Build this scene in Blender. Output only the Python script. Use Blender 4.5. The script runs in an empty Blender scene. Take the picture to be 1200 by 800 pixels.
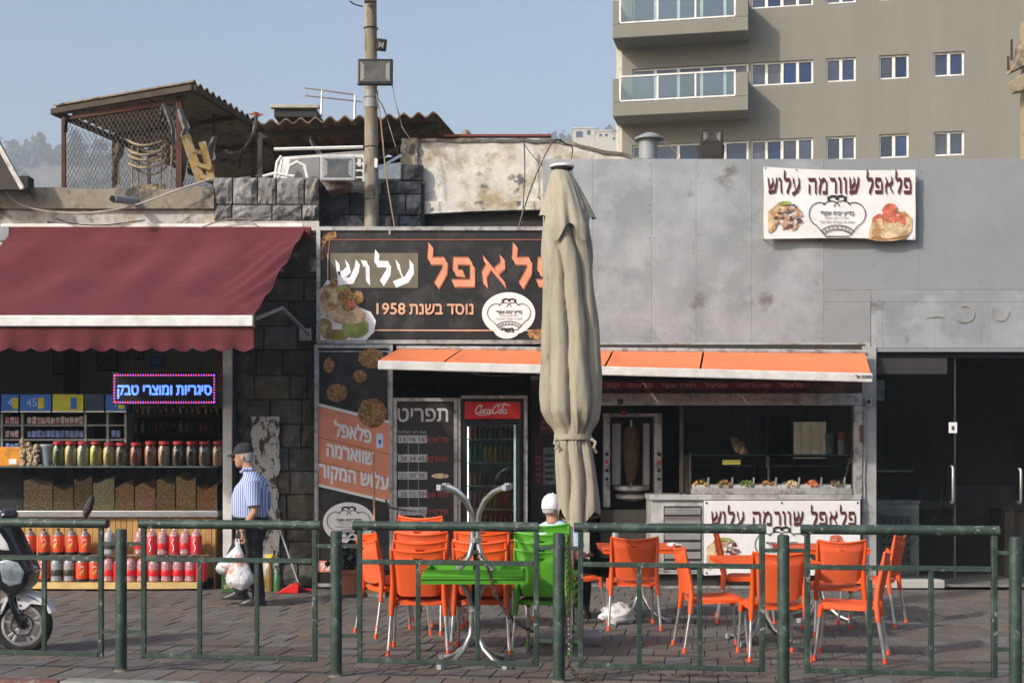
import bpy, bmesh, math, random
from mathutils import Vector, Matrix, noise
from mathutils.geometry import interpolate_bezier, tessellate_polygon
random.seed(7)
R = math.radians
SC = bpy.context.scene
COL = SC.collection
# ---------------------------------------------------------------- camera
cam = bpy.data.cameras.new('camera'); camo = bpy.data.objects.new('camera', cam); COL.objects.link(camo)
camo.location = (0, 0, 1.6); camo.rotation_euler = (R(90), 0, 0)
cam.sensor_width = 36; cam.lens = 48; cam.shift_y = 128 / 1200; cam.clip_start = .1; cam.clip_end = 4000
SC.camera = camo
# ---------------------------------------------------------------- sky and sun
SUN = Vector((-1, -.85, .80)).normalized()          # direction towards the sun
elev = math.asin(SUN.z); azim = math.atan2(SUN.x, SUN.y)
wd = bpy.data.worlds.new('World'); SC.world = wd; wd.use_nodes = True
nt = wd.node_tree; nt.nodes.clear()
sky = nt.nodes.new('ShaderNodeTexSky'); sky.sky_type = 'NISHITA'; sky.sun_disc = False
sky.sun_elevation = elev; sky.sun_rotation = azim; sky.altitude = 50; sky.air_density = 1.15; sky.dust_density = 4.0; sky.ozone_density = 2.2
bg = nt.nodes.new('ShaderNodeBackground'); bg.inputs[1].default_value = .15
wo = nt.nodes.new('ShaderNodeOutputWorld')
nt.links.new(sky.outputs[0], bg.inputs[0]); nt.links.new(bg.outputs[0], wo.inputs[0])
sl = bpy.data.lights.new('sun', 'SUN'); so = bpy.data.objects.new('sun', sl); COL.objects.link(so)
sl.energy = 2.45; sl.angle = R(1.6); sl.color = (1, .945, .86)
so.rotation_euler = SUN.to_track_quat('Z', 'Y').to_euler(); so.location = (-10, -10, 20)
SC.view_settings.view_transform = 'Standard'; SC.view_settings.look = 'None'
SC.view_settings.exposure = .47; SC.view_settings.gamma = 1
SC.render.engine = 'CYCLES'; SC.cycles.max_bounces = 8; SC.cycles.transparent_max_bounces = 12
SC.cycles.volume_bounces = 0

# ---------------------------------------------------------------- photo geometry: a pixel at a known distance
FY = 16.0
def fx(px, Y=FY): return (px - 600) / 1600 * Y
def fz(py, Y=FY): return 1.6 + (528 - py) / 1600 * Y

# ---------------------------------------------------------------- materials
MC = {}
def mat(name, c, r=.6, metal=0., var=.18, scale=6, bump=.12, bscale=40, c2=None, c2s=3, c2lo=.5, c2hi=.62,
        rnd=0., spec=.4, coat=0., emit=0., stretch=None, sheen=0., c3=None, c3s=9, c3lo=.6, c3hi=.68, alpha=1.):
    if name in MC: return MC[name]
    m = bpy.data.materials.new(name); m.use_nodes = True; N = m.node_tree.nodes; L = m.node_tree.links
    b = N['Principled BSDF']
    b.inputs['Roughness'].default_value = r; b.inputs['Metallic'].default_value = metal
    b.inputs['Specular IOR Level'].default_value = spec; b.inputs['Coat Weight'].default_value = coat
    b.inputs['Sheen Weight'].default_value = sheen; b.inputs['Alpha'].default_value = alpha
    tc = N.new('ShaderNodeTexCoord'); vec = tc.outputs['Object']
    if stretch:
        mp = N.new('ShaderNodeMapping'); mp.inputs['Scale'].default_value = stretch; L.new(vec, mp.inputs[0]); vec = mp.outputs[0]
    def noi(s, d=5, rough=.6):
        n = N.new('ShaderNodeTexNoise'); n.inputs['Scale'].default_value = s; n.inputs['Detail'].default_value = d
        n.inputs['Roughness'].default_value = rough; L.new(vec, n.inputs['Vector']); return n.outputs[0]
    def mix(f, a, bb, typ='MIX'):
        x = N.new('ShaderNodeMix'); x.data_type = 'RGBA'; x.blend_type = typ
        if isinstance(f, float): x.inputs[0].default_value = f
        else: L.new(f, x.inputs[0])
        for i, q in ((6, a), (7, bb)):
            if isinstance(q, tuple): x.inputs[i].default_value = (*q[:3], 1)
            else: L.new(q, x.inputs[i])
        return x.outputs[2]
    def ramp(f, lo, hi):
        x = N.new('ShaderNodeMapRange'); x.inputs[1].default_value = lo; x.inputs[2].default_value = hi; L.new(f, x.inputs[0]); return x.outputs[0]
    col = mix(ramp(noi(scale), .3, .7), tuple(k * (1 - var) for k in c), tuple(min(1, k * (1 + var)) for k in c))
    if rnd:
        oi = N.new('ShaderNodeObjectInfo'); at = N.new('ShaderNodeAttribute'); at.attribute_name = 'rnd'
        ad = N.new('ShaderNodeMath'); L.new(oi.outputs['Random'], ad.inputs[0]); L.new(at.outputs['Fac'], ad.inputs[1])
        fr = N.new('ShaderNodeMath'); fr.operation = 'FRACT'; L.new(ad.outputs[0], fr.inputs[0])
        mr = N.new('ShaderNodeMapRange'); mr.inputs[3].default_value = 1 - rnd; mr.inputs[4].default_value = 1 + rnd
        L.new(fr.outputs[0], mr.inputs[0])
        hs = N.new('ShaderNodeHueSaturation'); L.new(mr.outputs[0], hs.inputs['Value']); L.new(col, hs.inputs['Color'])
        m2 = N.new('ShaderNodeMath'); m2.operation = 'MULTIPLY'; m2.inputs[1].default_value = 7.31; L.new(fr.outputs[0], m2.inputs[0])
        f2 = N.new('ShaderNodeMath'); f2.operation = 'FRACT'; L.new(m2.outputs[0], f2.inputs[0])
        m3 = N.new('ShaderNodeMapRange'); m3.inputs[3].default_value = .35 if rnd >= .1 else .97; m3.inputs[4].default_value = 1.6 if rnd >= .1 else 1.03; L.new(f2.outputs[0], m3.inputs[0])
        L.new(m3.outputs[0], hs.inputs['Saturation']); col = hs.outputs[0]
    if c2: col = mix(ramp(noi(c2s, 8, .68), c2lo, c2hi), col, c2)
    if c3: col = mix(ramp(noi(c3s, 6, .6), c3lo, c3hi), col, c3)
    L.new(col, b.inputs['Base Color'])
    if emit:
        L.new(col, b.inputs['Emission Color']); b.inputs['Emission Strength'].default_value = emit
    if bump:
        bp = N.new('ShaderNodeBump'); bp.inputs['Strength'].default_value = bump; bp.inputs['Distance'].default_value = .02
        L.new(noi(bscale, 6, .65), bp.inputs['Height']); L.new(bp.outputs[0], b.inputs['Normal'])
        rr = N.new('ShaderNodeMapRange'); rr.inputs[3].default_value = max(0, r - .1); rr.inputs[4].default_value = min(1, r + .12)
        L.new(noi(scale * 2.3), rr.inputs[0]); L.new(rr.outputs[0], b.inputs['Roughness'])
    MC[name] = m; return m
def glass(name, tint=(.9, .93, .92), f=1.0, rough=.0):
    if name in MC: return MC[name]
    m = bpy.data.materials.new(name); m.use_nodes = True; N = m.node_tree.nodes; L = m.node_tree.links; N.clear()
    t = N.new('ShaderNodeBsdfTransparent'); t.inputs[0].default_value = (*tint, 1)
    g = N.new('ShaderNodeBsdfGlossy'); g.inputs['Roughness'].default_value = rough; g.inputs[0].default_value = (.95, .97, 1, 1)
    fr = N.new('ShaderNodeFresnel'); fr.inputs[0].default_value = 1.5
    mu = N.new('ShaderNodeMath'); mu.operation = 'MULTIPLY'; mu.inputs[1].default_value = f; L.new(fr.outputs[0], mu.inputs[0])
    mx = N.new('ShaderNodeMixShader'); L.new(mu.outputs[0], mx.inputs[0]); L.new(t.outputs[0], mx.inputs[1]); L.new(g.outputs[0], mx.inputs[2])
    o = N.new('ShaderNodeOutputMaterial'); L.new(mx.outputs[0], o.inputs[0]); MC[name] = m; return m
def stripe_mat(name, ca, cb, scale, axis='X', bump=0, r=.8, thr=.5):
    if name in MC: return MC[name]
    m = mat(name, ca, r=r); N = m.node_tree.nodes; L = m.node_tree.links; b = N['Principled BSDF']
    w = N.new('ShaderNodeTexWave'); w.bands_direction = axis; w.inputs['Scale'].default_value = scale; w.inputs['Distortion'].default_value = .6
    w.inputs['Detail'].default_value = 1
    tc = N.new('ShaderNodeTexCoord'); L.new(tc.outputs['Object'], w.inputs[0])
    mr = N.new('ShaderNodeMapRange'); mr.inputs[1].default_value = thr - .12; mr.inputs[2].default_value = thr + .12; L.new(w.outputs[1], mr.inputs[0])
    x = N.new('ShaderNodeMix'); x.data_type = 'RGBA'; L.new(mr.outputs[0], x.inputs[0]); x.inputs[6].default_value = (*ca, 1); x.inputs[7].default_value = (*cb, 1)
    L.new(x.outputs[2], b.inputs['Base Color']); return m

# ---------------------------------------------------------------- mesh builder
WL = {}
class MB:
    def __init__(s): s.v = []; s.f = []; s.r = []
    def add(s, vs, fs, rr=None):
        n = len(s.v); s.v += [tuple(p) for p in vs]; rr = random.random() if rr is None else rr
        for f in fs: s.f.append(tuple(i + n for i in f)); s.r.append(rr)
        return s
    def box(s, x0, x1, y0, y1, z0, z1):
        if x0 > x1: x0, x1 = x1, x0
        if y0 > y1: y0, y1 = y1, y0
        if z0 > z1: z0, z1 = z1, z0
        return s.add([(x0,y0,z0),(x1,y0,z0),(x1,y1,z0),(x0,y1,z0),(x0,y0,z1),(x1,y0,z1),(x1,y1,z1),(x0,y1,z1)],
                     [(3,2,1,0),(4,5,6,7),(0,1,5,4),(1,2,6,5),(2,3,7,6),(3,0,4,7)])
    def bar(s, p, q, w, h, up=(0,0,1)):
        p = Vector(p); q = Vector(q); d = (q - p).normalized(); u = Vector(up)
        if abs(d.dot(u)) > .97: u = Vector((0, 1, 0))
        a = d.cross(u).normalized() * w / 2; b = a.cross(d).normalized() * h / 2
        return s.add([p-a-b, p+a-b, p+a+b, p-a+b, q-a-b, q+a-b, q+a+b, q-a+b],
                     [(3,2,1,0),(4,5,6,7),(0,1,5,4),(1,2,6,5),(2,3,7,6),(3,0,4,7)])
    def tube(s, pts, r, n=8, cap=True):
        pts = [Vector(p) for p in pts]; k = len(pts)
        rs = r if isinstance(r, (list, tuple)) else [r] * k
        d0 = (pts[1] - pts[0]).normalized(); u = Vector((0, 0, 1)) if abs(d0.z) < .9 else Vector((1, 0, 0))
        a = d0.cross(u).normalized(); vs = []
        for i, p in enumerate(pts):
            d = ((pts[min(i+1, k-1)] - pts[max(i-1, 0)])).normalized()
            a = (a - d * a.dot(d)).normalized(); b = d.cross(a)
            for j in range(n):
                t = 2 * math.pi * j / n; vs.append(p + (a * math.cos(t) + b * math.sin(t)) * rs[i])
        fs = [(i*n+j, i*n+(j+1) % n, (i+1)*n+(j+1) % n, (i+1)*n+j) for i in range(k-1) for j in range(n)]
        if cap: fs += [tuple(range(n-1, -1, -1)), tuple(range((k-1)*n, k*n))]
        return s.add(vs, fs)
    def cyl(s, p, q, r, r2=None, n=12): return s.tube([p, q], [r, r if r2 is None else r2], n)
    def lathe(s, prof, c=(0,0,0), n=16, sx=1, sy=1):
        vs = []; k = len(prof)
        for r, z in prof:
            for j in range(n):
                t = 2*math.pi*j/n; vs.append((c[0]+r*math.cos(t)*sx, c[1]+r*math.sin(t)*sy, c[2]+z))
        fs = [(i*n+j, i*n+(j+1) % n, (i+1)*n+(j+1) % n, (i+1)*n+j) for i in range(k-1) for j in range(n)]
        fs += [tuple(range(n-1, -1, -1)), tuple(range((k-1)*n, k*n))]
        return s.add(vs, fs)
    def prism(s, pts, y0, y1):               # polygon in x,z extruded along y
        n = len(pts); vs = [(x, y0, z) for x, z in pts] + [(x, y1, z) for x, z in pts]
        return s.add(vs, [tuple(range(n)), tuple(range(2*n-1, n-1, -1))] + [((i+1) % n, i, i+n, (i+1) % n+n) for i in range(n)])
    def prismx(s, pts, x0, x1):              # polygon in y,z extruded along x
        n = len(pts); vs = [(x0, y, z) for y, z in pts] + [(x1, y, z) for y, z in pts]
        return s.add(vs, [tuple(range(n)), tuple(range(2*n-1, n-1, -1))] + [((i+1) % n, i, i+n, (i+1) % n+n) for i in range(n)])
    def grid(s, fn, nu, nv, skip=None, closed=False):
        vs = [fn(i/nu, j/nv) for j in range(nv+1) for i in range(nu+1)]
        fs = [(j*(nu+1)+i, j*(nu+1)+i+1, (j+1)*(nu+1)+i+1, (j+1)*(nu+1)+i) for j in range(nv) for i in range(nu) if not (skip and skip(i, j))]
        return s.add(vs, fs)
    def sheet(s, fn, nu, nv, t, skip=None):   # a thin two sided sheet with rim, t a thickness vector function or tuple
        tf = t if callable(t) else (lambda u, v: t)
        a = [Vector(fn(i/nu, j/nv)) for j in range(nv+1) for i in range(nu+1)]
        b = [p + Vector(tf((k % (nu+1))/nu, (k//(nu+1))/nv)) for k, p in enumerate(a)]; n = len(a); fs = []; ed = {}
        for j in range(nv):
            for i in range(nu):
                if skip and skip(i, j): continue
                f = (j*(nu+1)+i, j*(nu+1)+i+1, (j+1)*(nu+1)+i+1, (j+1)*(nu+1)+i)
                fs.append(f); fs.append(tuple(k+n for k in reversed(f)))
                for q in range(4):
                    e = (f[q], f[(q+1) % 4])
                    if (e[1], e[0]) in ed: del ed[(e[1], e[0])]
                    else: ed[e] = 1
        for e in ed: fs.append((e[1], e[0], e[0]+n, e[1]+n))
        return s.add(a + b, fs)
    def ball(s, c, r, n=10, m=7, sq=(1,1,1), jit=0):
        prof = [(max(1e-4, math.sin(math.pi*i/m)), -math.cos(math.pi*i/m)) for i in range(m+1)]
        vs = []
        for a, z in prof:
            for j in range(n):
                t = 2*math.pi*j/n; k = r*(1+random.uniform(-jit, jit)); vs.append((c[0]+a*math.cos(t)*k*sq[0], c[1]+a*math.sin(t)*k*sq[1], c[2]+z*k*sq[2]))
        return s.add(vs, [(i*n+j, i*n+(j+1) % n, (i+1)*n+(j+1) % n, (i+1)*n+j) for i in range(m) for j in range(n)])
    def wall(s, x0, x1, z0, z1, holes, y0, y1):   # wall with rectangular openings, holes (x0,x1,z0,z1)
        xs = sorted({x0, x1} | {h[k] for h in holes for k in (0, 1) if x0 < h[k] < x1}); zs = sorted({z0, z1} | {h[k] for h in holes for k in (2, 3) if z0 < h[k] < z1})
        for a, b in zip(xs, xs[1:]):
            run = None
            for c, d in zip(zs, zs[1:]):
                mx, mz = (a+b)/2, (c+d)/2
                hit = any(h[0] < mx < h[1] and h[2] < mz < h[3] for h in holes)
                if hit:
                    if run: s.box(a, b, y0, y1, *run); run = None
                else: run = (run[0], d) if run else (c, d)
            if run: s.box(a, b, y0, y1, *run)
        return s
    def xf(s, M, start=0):
        for i in range(start, len(s.v)): s.v[i] = tuple(M @ Vector(s.v[i]))
        return s
    def build(s, name, m, parent=None, bev=0, smooth=False, kind=None, label=None, cat=None, group=None, seg=2):
        off = Vector(WL.get(parent.name, (0, 0, 0))) if parent else Vector((0, 0, 0))
        me = bpy.data.meshes.new(name)
        me.from_pydata([tuple(Vector(p) - off) for p in s.v], [], s.f); me.update()
        at = me.attributes.new('rnd', 'FLOAT', 'FACE'); at.data.foreach_set('value', s.r)
        if bev:
            bm = bmesh.new(); bm.from_mesh(me); bmesh.ops.remove_doubles(bm, verts=bm.verts, dist=1e-5)
            es = [e for e in bm.edges if len(e.link_faces) == 2 and e.calc_face_angle(0) > .5]
            bmesh.ops.bevel(bm, geom=es, offset=bev, segments=seg, affect='EDGES', profile=.6, clamp_overlap=True)
            bm.to_mesh(me); bm.free()
        if smooth:
            bm = bmesh.new(); bm.from_mesh(me)
            for f in bm.faces: f.smooth = True
            for e in bm.edges:
                if len(e.link_faces) == 2 and e.calc_face_angle(0) > .75: e.smooth = False
            bm.to_mesh(me); bm.free()
        me.materials.append(m)
        return link(name, me, parent, kind, label, cat, group, off)
def link(name, me, parent=None, kind=None, label=None, cat=None, group=None, off=None):
    o = bpy.data.objects.new(name, me); COL.objects.link(o)
    if parent: o.parent = parent; WL[o.name] = tuple(WL.get(parent.name, (0, 0, 0)))
    for k, v in (('kind', kind), ('label', label), ('category', cat), ('group', group)):
        if v: o[k] = v
    return o
def thing(name, label, cat, loc=(0, 0, 0), rz=0, group=None, local=False, kind=None):
    o = bpy.data.objects.new(name, None); COL.objects.link(o); o.location = loc; o.rotation_euler = (0, 0, rz); o.empty_display_size = .2
    o['category'] = cat; o['label'] = label
    if group: o['group'] = group
    WL[o.name] = (0, 0, 0) if local else tuple(loc); return o
def dup(o, loc, rz=0, label=None, group=None, tilt=None):
    def cp(a, par):
        c = a.copy(); COL.objects.link(c); c.parent = par
        for ch in a.children: cp(ch, c)
        return c
    c = cp(o, None); c.location = loc; c.rotation_euler = tilt or (0, 0, rz)
    if label: c['label'] = label
    if group: c['group'] = group
    return c
def struct(name, mb, m, **k): return mb.build(name, m, kind='structure', **k)

# ---------------------------------------------------------------- writing
def text_mb(body, size, x, y, z, align='L', bold=0., shear=0., rtl=True, width=None, ystretch=1., depth=.004, spacing=1.):
    """letters as thin raised print standing in the x,z plane facing -y; x,z = left bottom (or centre / right)"""
    c = bpy.data.curves.new('t', 'FONT'); c.body = body[::-1] if rtl else body; c.size = size; c.shear = shear; c.space_character = spacing
    c.resolution_u = 6
    o = bpy.data.objects.new('t', c); COL.objects.link(o)
    cu = o.to_curve(bpy.context.evaluated_depsgraph_get()); loops = []
    for sp_ in cu.splines:
        if sp_.type == 'BEZIER':
            bp = sp_.bezier_points; L_ = []; n_ = len(bp)
            for i in range(n_):
                p, q = bp[i], bp[(i+1) % n_]
                st = (p.handle_right - p.co).cross(q.co - p.co).length < 1e-5 and (q.handle_left - q.co).cross(q.co - p.co).length < 1e-5
                L_ += [p.co.copy()] if st else [v.copy() for v in interpolate_bezier(p.co, p.handle_right, q.handle_left, q.co, 6)[:-1]]
        else: L_ = [Vector(p.co[:3]) for p in sp_.points]
        if len(L_) > 2: loops.append((sum(L_[i].x*L_[(i+1) % len(L_)].y - L_[(i+1) % len(L_)].x*L_[i].y for i in range(len(L_)))/2, L_))
    sg = math.copysign(1, max(loops, key=lambda t: abs(t[0]))[0]); vs = []; fs = []
    outs = [l for l in loops if l[0]*sg > 0]; ins_ = [l for l in loops if l[0]*sg < 0]
    for qi, (A_, L_) in enumerate(outs):
        bx = (min(v.x for v in L_)-1e-4, max(v.x for v in L_)+1e-4, min(v.y for v in L_)-1e-4, max(v.y for v in L_)+1e-4)
        hs = [h for a_, h in ins_ if abs(a_) < abs(A_) and all(bx[0] < v.x < bx[1] and bx[2] < v.y < bx[3] for v in h)]
        flat = L_ + [v for h in hs for v in h]; n0 = len(vs); vs += [Vector((v.x, v.y, .00035*(qi % 3))) for v in flat]
        fs += [tuple(n0 + i for i in t) for t in tessellate_polygon([L_] + hs)]
    bpy.data.objects.remove(o); bpy.data.curves.remove(c)
    x0 = min(v.x for v in vs); x1 = max(v.x for v in vs); k = 1 if not width else width / (x1 - x0); w = (x1 - x0) * k
    sh = {'L': 0, 'C': -w/2, 'R': -w}[align]
    mb = MB(); sc_ = []
    for q, dx in enumerate(((0, -bold, bold, 0, 0) if bold else (0,))):
        dz = (0, 0, 0, bold, -bold)[q]; mb.add([(x + (v.x - x0)*k + sh + dx, y - q*.0011 - v.z, z + v.y*ystretch + dz) for v in vs], fs)
    return mb
GL = {'ש': (.86, [[(.1,.95),(.14,.4),(.2,.06)],[(.1,.05),(.6,.12),(.78,.6),(.82,.95)],[(.44,.95),(.5,.62),(.34,.42),(.16,.36)]]),
      'ו': (.34, [[(.02,.9),(.2,.86),(.22,0)]]), 'ל': (.62, [[(.1,1.4),(.07,.86),(.52,.86),(.5,.5),(.27,0)]]),
      'ע': (.7, [[(.58,.95),(.6,.55),(.42,.16),(.0,-.06)],[(.1,.95),(.16,.55),(.34,.14)]]),
      'ה': (.78, [[(.04,.96),(.08,.86),(.66,.86),(.67,0)],[(.15,.55),(.13,0)]]),
      'מ': (.84, [[(.06,.95),(.24,.72),(.14,.35),(.1,0)],[(.22,.72),(.5,.9),(.7,.7),(.7,.07),(.38,.07)]]),
      'ר': (.62, [[(.04,.96),(.08,.86),(.46,.86),(.52,.7),(.52,0)]]),
      'פ': (.72, [[(.1,.86),(.08,.46),(.32,.42)],[(.08,.86),(.5,.86),(.58,.7),(.58,.08),(.03,.08)]]),
      'א': (.8, [[(.08,.95),(.7,.03)],[(.62,.98),(.64,.7),(.46,.5)],[(.26,.72),(.1,.38),(.14,0)]]), ' ': (.42, [])}
def nib_text(body, x0, x1, z0, h, y, nib=(.07, .17), gap=.1):
    seq = list(body[::-1]); tot = sum(GL[c][0] + gap for c in seq) - gap; k = (x1 - x0) / tot; mb = MB(); x = x0; q = 0
    for c in seq:
        w, st = GL[c]
        for s_ in st:
            for (a, b) in zip(s_, s_[1:]):
                q += 1; yy = y - (q % 7) * .0003
                pa = Vector((x + a[0]*k, z0 + a[1]*h)); pb = Vector((x + b[0]*k, z0 + b[1]*h)); d = (pb - pa)
                n = Vector((-nib[0]*h/2, nib[1]*h/2)); pr = Vector((-d.y, d.x)).normalized() * h * .03
                if d.x * n.y - d.y * n.x < 0: n = -n
                if pr.dot(n) < 0: pr = -pr
                n = n + pr
                e = d.normalized() * h * .015; pa2 = pa - e; pb2 = pb + e
                mb.add([(p.x, yy, p.y) for p in (pa2-n, pb2-n, pb2+n, pa2+n)], [(0, 1, 2, 3)])
        x += (w + gap) * k
    return mb
def disc_mb(cx, cz, rx, rz, y, n=24, jit=0., fac=1):
    pts = []
    for i in range(n):
        t = 2*math.pi*i/n; k = 1 + random.uniform(-jit, jit); pts.append((cx + rx*k*math.cos(t), y, cz + rz*k*math.sin(t)))
    return MB().add(pts, [tuple(range(n))])
def line_mb(pts, w, y, mb=None):
    mb = mb or MB()
    for i, (a, b) in enumerate(zip(pts, pts[1:])):
        a = Vector(a); b = Vector(b); d = (b - a).normalized(); n = Vector((-d.y, d.x)) * w / 2; a = a - d*w*.3; b = b + d*w*.3; yy = y - (i % 3)*.0002
        mb.add([(p.x, yy, p.y) for p in (a-n, b-n, b+n, a+n)], [(0, 1, 2, 3)])
    return mb
def arc(cx, cz, rx, rz, a0, a1, n=12): return [(cx + rx*math.cos(R(a0+(a1-a0)*i/n)), cz + rz*math.sin(R(a0+(a1-a0)*i/n))) for i in range(n+1)]
def emblem(parent, cx, cz, w, y, ink, texts=True):
    """crown shaped kosher seal drawn in line"""
    h = w * .75; mb = MB(); lw = w*.015
    line_mb(arc(cx-w*.3, cz+h*.08, w*.2, h*.28, 60, 250), lw, y, mb); line_mb(arc(cx+w*.3, cz+h*.08, w*.2, h*.28, 120, -70), lw, y, mb)
    line_mb(arc(cx-w*.1, cz+h*.2, w*.16, h*.2, 150, 20), lw, y, mb); line_mb(arc(cx+w*.1, cz+h*.2, w*.16, h*.2, 30, 160), lw, y-.0006, mb)
    line_mb(arc(cx-w*.07, cz+h*.44, w*.08, h*.07, 200, 0), lw*2.4, y-.001, mb); line_mb(arc(cx+w*.07, cz+h*.44, w*.08, h*.07, 180, -20), lw*2.4, y-.0014, mb)
    line_mb([(cx-w*.17, cz+h*.5), (cx-w*.12, cz+h*.42)], lw, y, mb); line_mb([(cx+w*.17, cz+h*.5), (cx+w*.12, cz+h*.42)], lw, y, mb)
    line_mb([(cx-w*.36, cz-h*.2), (cx-w*.2, cz-h*.44), (cx+w*.2, cz-h*.44), (cx+w*.36, cz-h*.2)], lw, y-.0018, mb)
    line_mb(arc(cx, cz-h*.42, w*.32, h*.24, 155, 25), lw, y-.0008, mb); line_mb(arc(cx, cz-h*.5, w*.27, h*.22, 150, 30), lw, y-.001, mb)
    for i in range(9):
        t = R(150 - 120*i/8); line_mb(arc(cx+w*.29*math.cos(t), cz-h*.455+h*.22*math.sin(t), w*.016, h*.02, 0, 360, 6), lw*.6, y-.0021, mb)
    mb.build('emblem_line', ink, parent)
    if texts:
        text_mb('בד״ץ ״בית יוסף״', w*.11, cx, y, cz+h*.06, 'C', bold=w*.001, width=w*.6).build('lettering', ink, parent)
        text_mb('השגחת הרבנים הגאונים', w*.05, cx, y, cz-h*.03, 'C', width=w*.42).build('lettering', ink, parent)
        text_mb('הגאון רבי עובדיה יוסף זצ״ל', w*.06, cx, y, cz-h*.13, 'C', width=w*.62).build('lettering', ink, parent)

# ---------------------------------------------------------------- skin figure helper
def skin_mb(nodes, edges, sub=2, root=0):
    me = bpy.data.meshes.new('s'); me.from_pydata([n[0] for n in nodes], edges, [])
    o = bpy.data.objects.new('s', me); COL.objects.link(o)
    md = o.modifiers.new('k', 'SKIN'); md.use_smooth_shade = True
    for i, n in enumerate(nodes):
        r = n[1]; r = r if isinstance(r, tuple) else (r, r)
        me.skin_vertices[0].data[i].radius = r; me.skin_vertices[0].data[i].use_root = (i == root)
    o.modifiers.new('u', 'SUBSURF').levels = sub
    ev = bpy.data.meshes.new_from_object(o.evaluated_get(bpy.context.evaluated_depsgraph_get()))
    mb = MB().add([v.co.copy() for v in ev.vertices], [tuple(p.vertices) for p in ev.polygons])
    bpy.data.objects.remove(o); bpy.data.meshes.remove(me); bpy.data.meshes.remove(ev); return mb
# ================================================================ MATERIAL SET
m_paver = mat('paver_concrete', (.132, .112, .097), r=.9, var=.16, scale=9, bump=.4, bscale=60, rnd=.13, c2=(.085, .08, .076), c2s=.9, c2lo=.48, c2hi=.7)
m_sand = mat('joint_sand', (.085, .072, .062), r=1, bump=.4)
m_asph = mat('asphalt', (.05, .05, .05), r=.9, bump=.5, bscale=200)
m_kr = mat('kerb_red', (.13, .055, .05), r=.8, c2=(.2, .18, .17), c2s=7); m_kw = mat('kerb_white', (.24, .23, .21), r=.8, c2=(.12, .17, .15), c2s=7)
m_green = mat('green_rail_paint', (.026, .046, .037), r=.5, var=.25, c2=(.30, .31, .28), c2s=13, c2lo=.6, c2hi=.66, c3=(.07, .11, .085), c3s=9, c3lo=.52, c3hi=.7, bump=.25)
m_maroon = mat('maroon_canvas', (.11, .016, .023), r=.85, var=.12, scale=3, bump=.2, bscale=90, c2=(.165, .042, .048), c2s=1.2, c2lo=.5, c2hi=.9, c3=(.34, .25, .22), c3s=55, c3lo=.74, c3hi=.77)
m_white = mat('white_painted_metal', (.62, .61, .58), r=.45, c2=(.35, .33, .3), c2s=8, c2lo=.6, c2hi=.75)
m_orange_c = mat('orange_canvas', (.72, .20, .08), r=.8, var=.08, bump=.15)
m_plaster = mat('old_white_plaster', (.62, .59, .53), r=.95, var=.15, bump=.6, bscale=14, c2=(.33, .26, .17), c2s=2.3, c2lo=.47, c2hi=.62, c3=(.13, .125, .12), c3s=3.1, c3lo=.6, c3hi=.65)
m_plaster2 = mat('grey_parapet_plaster', (.50, .48, .44), r=.95, var=.2, bump=.6, bscale=12, c2=(.08, .075, .068), c2s=2.2, c2lo=.5, c2hi=.62, c3=(.28, .22, .14), c3s=3.3, c3lo=.55, c3hi=.7)
m_cap = mat('tan_render', (.27, .235, .18), r=.95, bump=.6, bscale=16, c2=(.06, .055, .05), c2s=3.1)
m_cblock = mat('grey_concrete_block', (.22, .21, .20), r=.95, var=.3, bump=.9, bscale=20, rnd=.25, c2=(.05, .05, .05), c2s=5)
m_dblock = mat('dark_painted_stone', (.065, .069, .078), r=.9, var=.3, bump=.9, bscale=18, rnd=.3, c2=(.02, .02, .022), c2s=4)
m_basalt = mat('basalt_stone', (.085, .08, .068), r=.95, var=.4, bump=1., bscale=16, rnd=.35, c2=(.17, .155, .13), c2s=6, c2lo=.58, c2hi=.72)
m_mortar = mat('mortar', (.06, .055, .045), r=1, bump=.6)
m_zinc = mat('zinc_sheet', (.325, .34, .346), r=.5, metal=.35, var=.1, scale=2.2, bump=.1, bscale=5, rnd=.04, c2=(.42, .435, .443), c2s=1.9, c2lo=.45, c2hi=.62, c3=(.21, .20, .19), c3s=2.6, c3lo=.61, c3hi=.70)  # paler mottle puts brushed highlights into the sheet colour
m_zinc2 = mat('grey_coated_sheet', (.265, .28, .287), r=.6, metal=.1, var=.05, bump=.08, bscale=4, c3=(.3, .27, .23), c3s=5, c3lo=.68, c3hi=.74)
m_frame = mat('aluminium_frame', (.45, .44, .42), r=.45, metal=.5, bump=.05, c2=(.25, .22, .19), c2s=9)
m_black = mat('sign_black', (.016, .015, .015), r=.45, var=.2, bump=.03, c2=(.05, .047, .044), c2s=2)
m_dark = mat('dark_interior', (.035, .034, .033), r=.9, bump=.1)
m_dim = mat('shop_inner_wall', (.13, .13, .12), r=.85)
m_dim2 = mat('kiosk_inner_wall', (.30, .30, .27), r=.85, var=.1)
m_floor = mat('terrazzo', (.2, .19, .18), r=.4)
m_org = mat('orange_print', (.72, .22, .10), r=.6, var=.06, bump=.02)
m_org2 = mat('salmon_print', (.70, .26, .16), r=.6, var=.1, bump=.02)
m_rust_l = mat('brown_line', (.28, .09, .05), r=.6, bump=0)
m_cream = mat('cream_print', (.75, .70, .64), r=.6, bump=0)
m_wprint = mat('white_print', (.78, .77, .76), r=.55, bump=0, var=.05)
m_olive = mat('olive_print', (.16, .14, .095), r=.6, bump=0)
m_peach = mat('peach_print', (.75, .42, .26), r=.6, bump=0)
m_maroonp = mat('dark_maroon_print', (.06, .012, .014), r=.6, bump=0, c2=(.12, .03, .03), c2s=12)
m_ink = mat('black_ink', (.02, .02, .02), r=.6, bump=0)
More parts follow.
